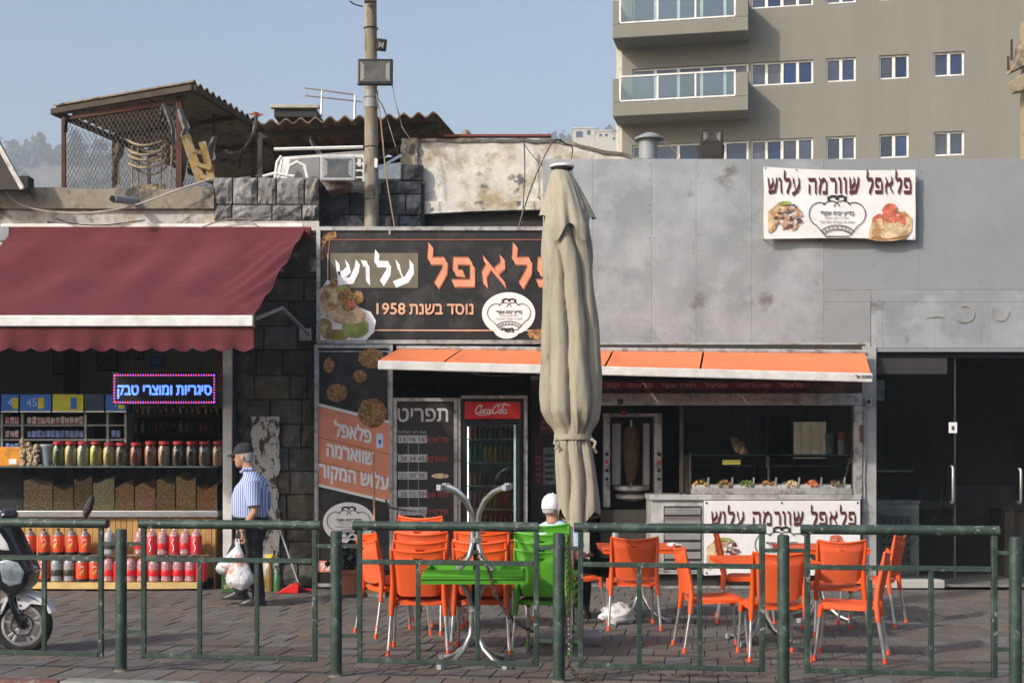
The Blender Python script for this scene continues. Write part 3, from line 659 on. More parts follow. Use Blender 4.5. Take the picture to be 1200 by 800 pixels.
# jars
jp = [(60+7.5, 'pistachios', (.16, .20, .05)), (82, 'pale almonds', (.50, .36, .19)), (96.5, 'cream coloured seeds', (.56, .46, .28)), (111.5, 'yellow corn', (.62, .40, .07)), (127, 'orange and white snacks', (.62, .36, .14)),
      (141.5, 'brown nuts', (.20, .12, .07)), (158.5, 'red brown peanuts', (.28, .09, .045)), (175.5, 'terracotta coloured peanuts', (.30, .13, .07)), (191.5, 'light brown nuts', (.36, .24, .14)), (208, 'dark raisins', (.09, .055, .045)), (224, 'dark brown dried fruit', (.10, .05, .04)), (239, 'mixed seeds', (.20, .13, .07)), (255, 'tan cashews', (.40, .27, .13))]
order = ['first', 'second', 'third', 'fourth', 'fifth', 'sixth', 'seventh', 'eighth', 'ninth', 'tenth', 'eleventh', 'twelfth', 'thirteenth']
m_jar = glass('jar_glass', (.93, .95, .93), 2.2, .03); m_lid = mat('red_lid', (.42, .04, .035), r=.4, bump=0)
for i, (px, nm, c) in enumerate(jp):
    X = fx(px, 15.99); Yj = 16.02; zj = zc1+.017; s = 1 - (.05 if i in (4, 5, 6) else 0)
    t = thing('nut_jar', 'red lidded jar of %s, %s jar from the left' % (nm, order[i]), 'jar', (X, Yj, zj), 0, 'red lidded jars on the kiosk counter')
    pr = [(.001, 0), (.062, 0), (.07, .02), (.072, .2), (.06, .235), (.052, .25)]
    MB().lathe([(r*1.02, z*s) for r, z in pr], (X, Yj, zj), 18).build('glass', m_jar, t, smooth=True)
    m = mat('jarfill_%d' % i, tuple(min(.8, k*1.5) for k in c), r=.7, var=.6, scale=60, bump=1, bscale=80, c2=tuple(k*.7 for k in c), c2s=70, c2lo=.52, c2hi=.58)
    MB().lathe([(r*.93, z*s*.93+.004) for r, z in pr], (X, Yj, zj), 18).build('contents', m, t, smooth=True)
    MB().lathe([(.056, .251*s), (.06, .253*s), (.06, .285*s), (.054, .29*s)], (X, Yj, zj), 18).build('lid', m_lid, t, smooth=True)
# box, nut bags
t = thing('display_box', 'glowing orange and black snack box at the left end of the kiosk case', 'box', (fx(20), 16, zc1))
MB().box(fx(-8), fx(33), 15.96, 16.2, zc1+.017, zc1+.24).build('box', mat('orange_black_box', (.75, .30, .03), r=.4, var=.3, scale=4, c2=(.03, .015, .01), c2s=2.2, c2lo=.45, c2hi=.62, bump=0), t, bev=.01)
MB().box(fx(12), fx(21), 15.955, 15.959, zc1+.04, zc1+.1).build('price_tag', m_wprint, t)
for i, (px, h, lab) in enumerate(((29, .36, 'clear bag of nuts hanging leftmost beside the orange box'), (37, .3, 'clear bag of nuts hanging in the middle of three'), (44, .27, 'clear bag of nuts hanging next to the green jar'))):
    Xb = fx(px); tb = MB()
    for q in range(16):
        k = q/15; tb.ball((Xb + random.uniform(-.018, .018), 15.93+random.uniform(-.01, .02), zc1+.03+h*.8*k), .032, 6, 4, (1, .8, 1), .15)
    o = tb.build('nut_bag', mat('bag_nuts', (.36, .27, .17), r=.35, var=.5, scale=40, bump=.6, c2=(.7, .66, .6), c2s=30, c2lo=.6, c2hi=.65), label=lab, cat='bag', group='bags of nuts hanging by the kiosk jars')
t = thing('plastic_tub', 'translucent bluish plastic tub between the nut bags and the first jar', 'tub', (fx(54), 16.02, zc1))
MB().lathe([(.05, .018), (.075, .24), (.078, .25)], (fx(54), 16.02, zc1), 14).build('tub', mat('bluish_plastic', (.25, .29, .34), r=.3, bump=0), t, smooth=True)
MB().lathe([(.08, .251), (.08, .268), (.07, .272)], (fx(54), 16.02, zc1), 14).build('lid', mat('bluish_lid', (.4, .43, .46), r=.3, bump=0), t, smooth=True)

# cigarette shelf with header cards
KS = thing('kiosk_shelf_unit', 'dark shelving unit with blue and yellow header boards inside the kiosk', 'shelves', (-5.2, 17.2, 0))
Ys = 17.3
def kx(px): return fx(px, Ys)
def kz(py): return fz(py, Ys)
MB().box(kx(-60), kx(146), Ys+.3, Ys+.34, .2, kz(462)).build('back', m_dark, KS)
for px in (-60, 2, 26, 100, 126, 147): MB().box(kx(px)-.015, kx(px)+.015, Ys, Ys+.3, .2, kz(484)).build('upright', m_cgrey, KS)
for py in (498, 515, 528, 545): MB().box(kx(-60), kx(147), Ys+.01, Ys+.3, kz(py)-.01, kz(py)+.01).build('shelf', m_cgrey, KS)
m_bl = mat('header_blue', (.02, .13, .50), r=.4, var=.1, bump=0); m_ye = mat('header_yellow', (.50, .46, .03), r=.4, bump=0); m_nv = mat('header_navy', (.015, .04, .08), r=.4, bump=0)
m_bl.node_tree.nodes['Principled BSDF'].inputs['Emission Strength'].default_value = 0
for a, b, m in ((-60, 2, m_bl), (3, 24, m_bl), (25, 62, m_bl), (63, 100, m_ye), (101, 124, m_nv), (125, 150, m_bl)):
    o = MB().box(kx(a)+.005, kx(b)-.005, Ys-.06, Ys+.1, kz(483), kz(462)).build('header_board', m, KS, bev=.006)
    MB().box(kx(a)+.005, kx(b)-.005, Ys-.064, Ys-.06, kz(483)+.0, kz(481.5)+.0).build('price_strip', m_wprint, o)
    mm = m_ye if m is not m_ye else m_bl
    c_ = (a+b)/2 + 3; 
    if m is not m_nv: MB().box(kx(c_), kx(c_+7), Ys-.066, Ys-.061, kz(479), kz(466)).build('pack_picture', mm, o, bev=.002)
    if m is m_bl: text_mb('45', .14, kx(a+8), Ys-.0645, kz(476), rtl=False).build('lettering', mat('pale_blue_print', (.3, .5, .8), bump=0), o)
for py, a, b, m in ((511, 29, 98, mat('cig_packs_blue', (.14, .20, .42), r=.4, var=.7, scale=14, bump=0)), (511, 3, 24, mat('cig_packs_mix', (.35, .3, .3), r=.4, var=.8, scale=20, bump=0, c2=(.4, .04, .04), c2s=18)), (495, 29, 98, MC['cig_packs_mix']), (511, 128, 145, MC['cig_packs_blue']), (526, 3, 24, MC['cig_packs_blue']), (495, 3, 24, MC['cig_packs_mix'])):
    x = kx(a) + .02
    while x < kx(b) - .06:
        MB().box(x, x+.052, Ys+.03, Ys+.06, kz(py+3)+.02, kz(py+3)+.10+random.uniform(-.006, .01)).build('cigarette_pack', m, KS, bev=.002, seg=1); x += .06
# second dark shelf with bottles, fridge like
t = thing('bottle_shelf', 'dark shelves of small bottles at the back of the kiosk', 'shelves', (-3.9, 18.4, 0))
Ys = 18.6
MB().box(kx(148), kx(268), Ys+.25, Ys+.28, .2, kz(478)).build('back', m_dark, t)
for py in (487, 508, 530): MB().box(kx(148), kx(268), Ys, Ys+.25, kz(py)-.012, kz(py)+.012).build('shelf', m_steel, t)
bc = [(.05, .04, .02), (.20, .12, .03), (.04, .07, .03), (.22, .22, .2), (.12, .02, .02)]
for py in (485.5, 506.5, 528.5):
    px = 152
    while px < 264:
        c = random.choice(bc); h = random.uniform(.13, .18)
        MB().lathe([(.025, .003), (.028, .02), (.028, h*.6), (.01, h*.78), (.01, h)], (kx(px), Ys+.08, kz(py)), 8).build('bottle', mat('bottle_c%d' % bc.index(c), c, r=.2, bump=0), t, smooth=True); px += random.uniform(6, 9)
# pictures on back wall
for i, (a, b, c_, d, lab) in enumerate(((113, 138, 408, 435, 'framed picture on the kiosk back wall above the LED sign, left'), (148, 168, 404, 421, 'small dark framed picture on the kiosk back wall'), (62, 76, 411, 439, 'dark narrow frame on the kiosk back wall'), (176, 191, 417, 430, 'blue leaflet on the kiosk back wall'))):
    Y = 19.9; t = thing('wall_picture', lab, 'picture', (fx((a+b)/2, Y), Y, fz(d, Y)))
    MB().box(fx(a, Y), fx(b, Y), Y, Y+.04, fz(d, Y), fz(c_, Y)).build('frame', m_dark if i < 3 else m_bl, t, bev=.01)
    MB().box(fx(a+2, Y), fx(b-2, Y), Y-.006, Y-.001, fz(d-2, Y), fz(c_+2, Y)).build('print', mat('dull_photo_%d' % i, (.14, .12, .10) if i < 3 else (.1, .2, .5), r=.5, var=.6, scale=9, bump=0), t)
MB().box(fx(77, 19.8), fx(94, 19.8), 19.7, 19.78, 2.2, 3.1).build('brown_curtain', mat('brown_curtain', (.10, .075, .06), r=.9), KB)
MB().box(fx(256, 17), fx(268, 17), 17, 17.1, 2.35, 2.95).build('purple_bag', mat('purple_cloth', (.14, .03, .06), r=.7), KB)
# fluorescent fitting
t = thing('fluorescent_light', 'row of lit fluorescent tubes behind the awning valance in the kiosk', 'light', (-4.8, 16.6, 3.0))
m_fl = mat('lit_tube', (.9, .95, .9), emit=5, bump=0)
for a, b in ((22, 110), (140, 212)):
    Y = 16.7; MB().tube([(fx(a, Y), Y, fz(403, Y)), (fx(b, Y), Y, fz(403, Y))], .018).build('tube', m_fl, t)
    MB().box(fx(a, Y), fx(b, Y), Y-.03, Y+.03, fz(403, Y)+.022, fz(403, Y)+.07).build('batten', m_wplast, t)
# LED sign
LS = thing('led_sign', 'lit LED sign with blue Hebrew letters and red blue border', 'sign', (fx(192, 15.8), 15.8, 2.2))
Yl = 15.75; lx0, lx1, lz0, lz1 = fx(132, Yl), fx(254, Yl), fz(474, Yl), fz(436, Yl)
MB().box(lx0, lx1, Yl, Yl+.07, lz0, lz1).build('housing', m_blackp, LS, bev=.006)
m_lb = mat('led_blue', (.10, .22, 1), emit=1.5, var=.25, scale=30, bump=0); m_lr = mat('led_red', (1, .05, .16), emit=1.5, bump=0); m_lp = mat('led_violet', (.35, .12, 1), emit=1.3, bump=0)
text_mb('סיגריות ומוצרי טבק', .155, (lx0+lx1)/2, Yl-.004, lz0+.115, 'C', bold=.006, width=(lx1-lx0)*.9, ystretch=1.15).build('lettering', m_lb, LS)
for m, ph in ((m_lr, 0), (m_lp, 1)):
    mb = MB(); n = 40
    for i in range(n):
        x = lx0+.03+(lx1-lx0-.06)*i/(n-1)
        if (i//2) % 2 == ph:
            for zz, sg in ((lz1-.03, 1), (lz0+.03, -1)): mb.add([(x-.011, Yl-.004, zz-.012), (x+.011, Yl-.004, zz-.012), (x, Yl-.004, zz+.013)], [(0, 1, 2)])
    for i in range(10):
        z = lz0+.04+(lz1-lz0-.08)*i/9
        if i % 2 == ph:
            for xx in (lx0+.025, lx1-.025): mb.add([(xx-.011, Yl-.004, z-.011), (xx+.012, Yl-.004, z), (xx-.011, Yl-.004, z+.011)], [(0, 1, 2)])
    mb.build('border_leds', m, LS, kind='stuff')
MB().cyl((lx0+.2, Yl+.03, lz1), (lx0+.2, Yl+.25, 2.98), .004).cyl((lx1-.2, Yl+.03, lz1), (lx1-.2, Yl+.25, 2.98), .004).build('hanging_wire', m_steel, LS)

# soda bottles
def bottle(kind):
    t = thing('soda_bottle', 'x', 'bottle', (0, 0, 0), local=True)
    if kind == 'dark': body, lab, cap = mat('cola_body', (.20, .15, .15), r=.12, coat=.5, var=.6, scale=25, bump=.3, c2=(.8, .8, .8), c2s=34, c2lo=.6, c2hi=.63), mat('orange_red_label', (.72, .07, .025), r=.35, var=.15, bump=0), m_blackp  # pale speckle on the cola body is painted highlights
    elif kind == 'clear': body, lab, cap = mat('clear_pink_bottle', (.42, .20, .22), r=.12, coat=.6, var=.5, scale=22, bump=.3, c2=(.85, .8, .8), c2s=34, c2lo=.6, c2hi=.63), mat('red_label', (.62, .02, .03), r=.3, bump=0), m_wplast  # whitish speckle paints glints into the clear bottle's colour
    elif kind == 'water': body, lab, cap = mat('clear_grey_bottle', (.30, .31, .33), r=.12, coat=.6, var=.4, scale=22, bump=.3), mat('dark_label', (.05, .045, .03), r=.3, bump=0), m_wplast
    else: body, lab, cap = mat('clear_pink_bottle', (.42, .34, .36)), mat('red_label', (.62, .02, .03)), m_wplast
    H = .30; W = 1.5
    MB().lathe([(r_*W, z_) for r_, z_ in ((.03, 0), (.042, .01), (.043, .03), (.041, .05), (.043, .09), (.043, .20), (.040, .225), (.028, .255), (.014, .272))] + [(.015, .276), (.015, .282)], n=16).build('body', body, t, smooth=True)
    MB().lathe([(.018, .283), (.018, .299), (.015, .301)], n=12).build('cap', cap, t, smooth=True)
    z0, z1 = (.035, .222) if kind == 'dark' else ((.07, .14) if kind in ('clear', 'water') else (.02, .215))
    lb = MB().lathe([(.0445*W, z0), (.045*W, z0+.004), (.045*W, z1-.004), (.0435*W, z1)], n=18).build('label', lab, t, smooth=True)
    if kind == 'dark':
        MB().lathe([(.0446*W, .001), (.0452*W, .006), (.0452*W, .03), (.0446*W, .034)], n=18).build('base_cup', m_blackp, t, smooth=True)
        y_ = -.072; MB().add([(-.026, y_, .085), (.022, y_, .125), (.026, y_, .15), (-.022, y_, .11)], [(0, 1, 2, 3)]).add([(-.02, y_, .07), (.02, y_, .105), (.02, y_, .112), (-.02, y_, .077)], [(0, 1, 2, 3)]).build('yellow_flash', mat('yellow_print', (.72, .58, .16), bump=0), lb)
        line_mb([(-.02, .16), (0, .185), (.02, .165)], .008, -.072).build('white_mark', m_wprint, lb)
    elif kind == 'red':
        line_mb([(0, .04), (.012, .09), (-.01, .14), (.01, .19)], .01, -.072).build('white_mark', m_wprint, lb)
    return t
protos = {k: bottle(k) for k in ('dark', 'clear', 'water', 'red')}; used = set()
desc = {'dark': 'cola bottle with orange-red label', 'clear': 'clear bottle with red band', 'water': 'clear bottle with dark band', 'red': 'bottle in tall red wrap'}
def put_bottle(kind, x, y, z, lab, grp, s=1):
    p = protos[kind]
    if kind in used: o = dup(p, (x, y, z), 0, lab, grp)
    else: o = p; used.add(kind); o.location = (x, y, z); o['label'] = lab; o['group'] = grp
    o.scale = (s, s, s)
    o.rotation_euler = (0, 0, random.uniform(-.4, .4))
    return o
Yt = 15.72; zt0 = .097
def ordn(i): return (order + ['fourteenth', 'fifteenth', 'sixteenth', 'seventeenth', 'eighteenth', 'nineteenth', 'twentieth', 'twenty-first', 'twenty-second', 'twenty-third', 'twenty-fourth'])[i]
low = [(36, 'dark'), (51, 'dark'), (66, 'water'), (81, 'water'), (96, 'dark'), (111, 'dark')] + [(127, 'clear'), (140, 'red'), (153, 'clear'), (167, 'clear'), (181, 'clear'), (195, 'clear'), (209, 'clear'), (223, 'clear'), (236.5, 'red')]
for i, (px, k) in enumerate(low):
    put_bottle(k, fx(px, Yt), Yt + random.uniform(-.015, .015), zt0, '%s, %s from left in bottom row of the stack' % (desc[k], ordn(i)), 'soda bottles stacked in front of the kiosk counter')
MB().box(fx(29, Yt), fx(245, Yt), 15.66, 15.8, zt0+.3025, zt0+.3055).build('tray_card', mat('stack_card', (.35, .28, .2), r=.8), label='thin clear film between the two rows of stacked soda bottles', cat='film')
top = [(36, 'dark'), (52, 'dark'), (68, 'dark'), (84, 'dark'), (100, 'dark'), (128, 'water'), (164, 'clear'), (178, 'red'), (191, 'clear'), (204, 'red'), (217, 'clear'), (230, 'red')]
for i, (px, k) in enumerate(top):
    put_bottle(k, fx(px, Yt), Yt + random.uniform(-.015, .015), zt0+.308, '%s, %s from left in upper row of the stack' % (desc[k], ordn(i)), 'soda bottles stacked in front of the kiosk counter')

# tin, cleaning stuff, dustpan by the pier
t = thing('olive_tin', 'green olive tin with pale label standing behind the walking man', 'tin', (fx(272, 15.5), 15.5, 0))
xc = fx(271, 15.5)
MB().box(xc-.095, xc+.095, 15.42, 15.6, 0, .25).build('can', mat('green_tin', (.05, .11, .03), r=.35), t, bev=.012)
MB().box(xc-.09, xc+.09, 15.43, 15.59, .251, .258).build('lid', m_alu, t)
disc_mb(xc, .17, .06, .05, 15.417).build('label', mat('pale_olive_label', (.5, .5, .3), bump=0), t)
text_mb('זיתים', .07, xc, 15.414, .15, 'C', bold=.002).build('lettering', mat('dark_green_print', (.03, .07, .02), bump=0), t)
text_mb('זיתים', .06, xc, 15.414, .05, 'C', bold=.002).build('lettering', mat('pale_olive_label', (.5, .5, .3)), t)
Yq = 15.55
t = thing('sack', 'white and yellow detergent bag leaning by the basalt pier', 'bag', (fx(307, Yq), Yq, 0))
MB().sheet(lambda u, v: (fx(302, Yq)+.17*u+.01*math.sin(v*6), Yq+.03*math.sin(u*3)+.02*math.sin(v*9), .001+.42*v), 6, 8, (0, .1, 0)).build('bag', mat('white_yellow_bag', (.6, .6, .58), r=.4, c2=(.7, .4, .03), c2s=6, c2lo=.45, c2hi=.5), t, smooth=True)
def spray(px, h, c, lab, capc):
    X = fx(px, Yq); t = thing('cleaner_bottle', lab, 'bottle', (X, Yq, 0))
    MB().lathe([(.04, 0), (.045, .02), (.045, h*.6), (.018, h*.75), (.016, h*.82)], (X, Yq, 0), 12).build('body', mat('cl_'+lab[:8], c, r=.3, bump=0), t, smooth=True)
    MB().box(X-.035, X+.02, Yq-.015, Yq+.015, h*.9, h).cyl((X, Yq, h*.82), (X, Yq, h*.95), .016).build('trigger', mat('cap_'+lab[:8], capc, r=.4, bump=0), t, bev=.004)
spray(316, .40, (.20, .14, .05), 'amber cleaner bottle with yellow trigger by the basalt pier', (.75, .65, .03))
spray(325, .30, (.05, .16, .06), 'dark green cleaner bottle beside the red dustpan', (.05, .12, .05))
spray(299, .30, (.55, .5, .45), 'pale cleaner bottle behind the walking man\'s legs', (.7, .6, .1))
t = thing('dustpan', 'red plastic dustpan lying by the basalt pier', 'dustpan', (fx(337, 15.4), 15.4, 0))
MB().prism([(fx(325, 15.4), .005), (fx(351, 15.4), .005), (fx(351, 15.4), .10), (fx(343, 15.4), .11)], 15.3, 15.52).build('pan', mat('red_plastic', (.60, .02, .02), r=.4), t, bev=.008)
MB().bar((fx(350, 15.4), 15.42, .06), (fx(366, 15.4), 15.45, .02), .03, .02).build('handle', m_redp, t)
t = thing('long_broom', 'grey handled broom leaning against the basalt pier', 'broom', (fx(350, 15.7), 15.7, 0))
MB().tube([(fx(351, 15.7), 15.6, .1), (fx(315, 15.9), 15.9, 1.05)], .011).build('handle', m_gcap, t)
MB().box(fx(346, 15.7)-.06, fx(346, 15.7)+.1, 15.56, 15.62, .0, .1).build('brush', m_steel, t)

# ================================================================ ROOF THINGS
# expanded metal cage with corrugated roof
CG = thing('roof_cage', 'rusty mesh cage with corrugated roof standing on the kiosk roof', 'cage', (-5, 18.5, 4.5))
A, B, C_, D_ = Vector((-6.12, 18.2, 6.2)), Vector((-3.97, 17.0, 6.2)), Vector((-2.95, 21.6, 6.12)), Vector((-4.9, 22.7, 6.12))
def cor(P, Q, S, T, amp, n, m, name, parent, th=.012, vdir=True):
    def fn(u, v):
        p = (P*(1-u)+Q*u)*(1-v) + (T*(1-u)+S*u)*v; return (p.x, p.y, p.z + amp*math.sin(2*math.pi*n*(v if vdir else u)))
    return MB().sheet(fn, 6 if vdir else n*8, n*8 if vdir else 6, (0, 0, -th)).build(name, m, parent, smooth=True)
cor(A, B, C_, D_, .028, 26, m_roofs, 'corrugated_roof', CG)
fr = MB()
def ins(p, d=.08): return p + Vector((0, 0, -d))
m_brb = mat('dark_brown_beam', (.055, .042, .03), r=.9, var=.3, bump=.3)
for p, q in ((A, B), (B, C_), (C_, D_), (D_, A)): fr.bar(ins(p, .085), ins(q, .085), .07, .07)
for k in (.3, .6): fr.bar(ins(A*(1-k)+D_*k, .085), ins(B*(1-k)+C_*k, .085), .05, .06)
fr.build('roof_frame', m_brb, CG)
zb0 = 4.52
def post(p, m=m_rustp, r=.05, dz=.12): return MB().box(p.x-r/2, p.x+r/2, p.y-r/2, p.y+r/2, zb0, p.z-dz).build('post', m, CG)
A2 = A + (B-A)*.06 + (D_-A)*.015; B2 = B + (A-B)*.13 + (D_-A)*.03
post(A2); post(B2, r=.075); post(A2*(1-.28)+D_*.28, r=.045); post(A2*(1-.5)+D_*.5, r=.045); post(B2*.55+C_*.45, r=.05, m=m_steel); post(C_, r=.07, m=m_steel); post(D_, m=m_steel); post(B2*.8+C_*.2, m=m_rustp, r=.04)
fr = MB(); fr.bar((A2.x, A2.y, 6.02), (B2.x, B2.y, 6.02), .05, .05); fr.build('cross_rail', m_rustp, CG)
def mesh(P, Q, z0, z1, parent, cw=.075, ch=.052, w=.011):
    mb = MB(); L = (Q-P).length; n = int(L/cw); m = int((z1-z0)/ch); d = (Q-P)/n; 
    for j in range(m):
        for i in range(n):
            a = P + d*(i+(.5 if j % 2 else 0)); b = a + d*.5; za = z0+ch*j; zb = za+ch
            for (p, q) in (((a, za), (b, zb)), ((P+d*(i+(.5 if j % 2 else 0)+1), za), (b, zb))):
                mb.add([(p[0].x, p[0].y, p[1]-w/2), (q[0].x, q[0].y, q[1]-w/2), (q[0].x, q[0].y, q[1]+w/2), (p[0].x, p[0].y, p[1]+w/2)], [(0, 1, 2, 3)])
    return mb.build('wire_mesh', m_wire, parent, kind='stuff')
f0 = Vector((0, 0, 0))
mesh(Vector((A2.x, A2.y, 0)), Vector((B2.x, B2.y, 0)), zb0, 6.0, CG)
mesh(Vector((A2.x, A2.y, 0)), Vector((D_.x, D_.y, 0)), zb0, 6.02, CG)
mesh(Vector((B2.x, B2.y, 0)), Vector((C_.x, C_.y, 0)), zb0, 6.02, CG)
mesh(Vector((C_.x, C_.y, 0)), Vector((-2.2, 21.2, 0)), zb0, 5.5, CG)
# second corrugated roof
RF = thing('corrugated_lean_to', 'brown corrugated asbestos roof on posts behind the wooden pole', 'roof', (-1.9, 18, 4.6))
Y0 = 17.2; P0 = Vector((fx(296, Y0), Y0, fz(143, Y0))); P1 = Vector((fx(512, Y0), Y0, fz(133, Y0))); Q1 = Vector((fx(548, 18.9), 18.9, fz(163, 18.9))); Q0 = Vector((fx(335, 20.4), 20.4, fz(196, 20.4))); Q1b = Vector((fx(546, 19.6), 19.6, fz(172, 19.6)))
def r2(u, v):
    p = (P0*(1-u)+P1*u)*(1-v) + (Q0*(1-u)+Q1b*u)*v; return (p.x, p.y, p.z + .03*math.sin(2*math.pi*12.5*u))
MB().sheet(r2, 150, 6, (0, 0, -.02)).build('corrugated_sheet', m_roofb, RF, smooth=True)
fr = MB()
for k in (.08, .5, .92):
    a = P0*(1-k)+P1*k; b = Q0*(1-k)+Q1b*k; 
for v in (.12, .55, .95):
    a = Vector(r2(.01, v)); b = Vector(r2(.99, v)); fr.bar(a-Vector((0, 0, .12)), b-Vector((0, 0, .12)), .06, .08)
fr.build('purlin', m_steel, RF)
for px, Y in ((305, 17.3), (356, 18.2), (478, 17.5), (520, 18.6)): MB().box(fx(px, Y)-.03, fx(px, Y)+.03, Y-.03, Y+.03, 4.5, 5.55).build('post', m_steel, RF)
MB().box(fx(340), fx(530), 20.6, 20.8, 4.5, 5.7).build('back_wall', m_dark, RF)
MB().sheet(lambda u, v: (fx(535, 18.8)+.25*u, 18.8+.02*math.sin(9*u), fz(163, 18.8)+.13*math.sin(3.1*u)*v), 8, 3, (0, .15, 0)).build('ridge_piece', m_cap, RF)
MB().box(fx(521, 17), fx(646, 17), 16.9, 17, fz(162, 17), fz(159.5, 17)).build('tile_edge', mat('red_tile', (.20, .06, .04), r=.9), RF)
# water heater frame and panel beyond
t = thing('solar_panel', 'cream edged rooftop panel tilted behind the corrugated roof', 'panel', (fx(345, 19), 19, 5.9))
MB().box(fx(318, 19), fx(375, 19), 18.9, 19.0, fz(128.5, 19), fz(124.5, 19)).build('cream_rim', mat('aged_cream', (.36, .34, .26)), t, bev=.01)
MB().box(fx(322, 19), fx(372, 19), 18.95, 19.8, fz(138, 19), fz(129, 19)).build('dark_body', m_dark, t)
t = thing('roof_handrail', 'thin grey steel handrail on the roof left of the wooden pole', 'railing', (fx(390, 19), 19, 5.9))
def q(px, py, Y=19.2): return (fx(px, Y), Y, fz(py, Y))
MB().tube([q(357, 103), q(417, 111)], .014, 6).build('top_rail', m_alu, t); MB().tube([q(358, 112), q(424, 119)], .014, 6).build('lower_rail', m_alu, t)
MB().tube([q(377.5, 106), q(376.5, 140)], .014, 6).build('post', m_alu, t); MB().tube([q(416.5, 111), q(415.5, 140)], .018, 6).build('post', m_alu, t)
# air conditioner on its side and white plastic tube
t = thing('air_conditioner', 'white air conditioner unit lying on the roof behind the wall floodlight', 'air conditioner', (fx(385), 16.5, 4.7))
Y = 16.6
MB().prism([(fx(320, Y), fz(215, Y)), (fx(427, Y), fz(215, Y)), (fx(427, Y), fz(176, Y)), (fx(330, Y), fz(184, Y))], Y, Y+.5).build('casing', m_wplast, t, bev=.01)
MB().prism([(fx(337, Y), fz(212, Y)), (fx(374, Y), fz(212, Y)), (fx(374, Y), fz(184, Y)), (fx(340, Y), fz(187, Y))], Y-.012, Y-.002).build('dark_grille', m_cgrey, t)
for i in range(4): MB().box(fx(416, Y), fx(424, Y), Y-.012, Y-.002, fz(190+i*8, Y), fz(185+i*8, Y)).build('vent_slot', m_dark, t)
MB().tube([(fx(322, Y), Y-.05, fz(176, Y)+.0), (fx(426, Y), Y-.05, fz(173.5, Y))], .02, 6).build('top_lip', m_wplast, t)
t = thing('white_plastic_chair', 'overturned white plastic chair legs beside the roof air conditioner', 'chair', (fx(345, 16.4), 16.4, 4.7))
Y = 16.42
MB().tube([q(336, 207, Y), q(339, 195, Y), q(348, 190, Y), q(357, 194, Y), q(361, 210, Y)], .022, 8).build('arm_loop', m_wplast, t, smooth=True)
MB().tube([q(322, 212, Y), q(325, 190, Y), q(330, 183, Y)], .02, 8).tube([q(327, 208, Y), q(331, 186, Y)], .014, 8).build('leg', m_wplast, t, smooth=True)
MB().tube([q(308, 207, Y), q(322, 203, Y), q(345, 207, Y)], .02, 8).build('seat_edge', m_wplast, t, smooth=True)
# stacked rattan chairs in cage
t = thing('stacked_rattan_chairs', 'stack of worn rattan armchairs on the roof inside the cage', 'chair stack', (fx(172, 17.8), 17.8, 4.6))
Y = 17.75
for i, py in enumerate((170, 181, 187, 196)):
    X0 = fx(173, Y); pts = [(X0 + .24*math.cos(a)*(1-.05*i*0), Y+.2*math.sin(a), fz(py, Y) + .05*math.cos(a*2)) for a in [math.pi*2*k/20 for k in range(21)]]
    MB().tube(pts, .016, 6, cap=False).build('arm_hoop', m_rattan, t, smooth=True)
MB().sheet(lambda u, v: (fx(158, Y)+.31*u, Y-.1+.05*math.sin(3.14*u), 4.66+.36*v), 6, 6, (0, .03, 0)).build('woven_seat', m_rattan, t)
MB().sheet(lambda u, v: (fx(155, Y)+.38*u, Y+.18, 4.9+.2*v), 6, 4, (0, .03, 0)).build('woven_back', m_rattan, t)
for dx in (-.17, .18, -.1, .3): MB().tube([(X0+dx, Y-.1, 4.5), (X0+dx*1.1, Y-.05, fz(172, Y))], .014, 6).build('leg', m_rattan, t)
# yellow folding ladder
t = thing('yellow_stepladder', 'weathered yellow stepladder leaning in the roof cage', 'ladder', (fx(230, 17), 17, 4.6))
m_yel = mat('worn_yellow', (.34, .23, .08), r=.8, var=.3, c2=(.35, .33, .3), c2s=7, bump=.2)
Y = 17.0
for a, b, w in (((217, 158), (236, 214), .12), ((237, 166), (249, 213), .09)): MB().bar(q(*a, Y), q(*b, Y+.1), w, .03, up=(0, 1, 0)).build('side_rail', m_yel, t)
for a, b in (((225, 176), (243, 182)), ((230, 192), (247, 198)), ((235, 207), (250, 210))): MB().bar(q(*a, Y+.03), q(*b, Y+.05), .05, .05).build('step', m_yel, t)
# hanging rags
def rag(pts, w, lab, m=m_cloth, Y=17):
    P = [Vector(q(x, y, Y)) for x, y in pts]; n = len(P)
    def fn(u, v):
        k = v*(n-1); i = min(int(k), n-2); p = P[i].lerp(P[i+1], k-i); ww = w*(.6+.5*abs(noise.noise(Vector((v*3, 1, len(pts))))))
        return (p.x+(u-.5)*ww, p.y+.03*math.sin(u*7+v*5), p.z+(u-.5)*.02)
    return MB().sheet(fn, 5, 14, (0, .006, 0)).build('hanging_rag', m, label=lab, cat='rag', smooth=True)
rag([(190, 122), (197, 135), (203, 150), (205, 168)], .09, 'grey torn rag hanging from the front corner post of the cage', Y=16.8)
rag([(190, 122), (188, 145)], .07, 'short grey rag strip hanging left of the corner post', Y=16.82)
rag([(209, 128), (218, 150), (214, 165)], .14, 'dark rag bundle hanging behind the corner post of the cage', Y=17.2)
rag([(77, 135), (77, 146), (78, 155)], .08, 'small dark rag tied to the leftmost cage post', mat('brown_rag', (.07, .06, .055), r=1), Y=18.1)
rag([(137, 168), (140, 178), (136, 190), (137, 217)], .16, 'brown and black cloth hanging on the cage mesh', mat('brown_cloth', (.14, .10, .06), r=1, c2=(.03, .03, .03), c2s=4), Y=18.0)
rag([(300, 135), (297, 155), (288, 172), (276, 180), (262, 177)], .08, 'draped grey cloth strip hanging at the joint of the two roofs', Y=17.1)
rag([(296, 132), (305, 136)], .16, 'small red cloth caught on the roof joint', mat('red_rag', (.4, .12, .09), r=1), Y=17.0)
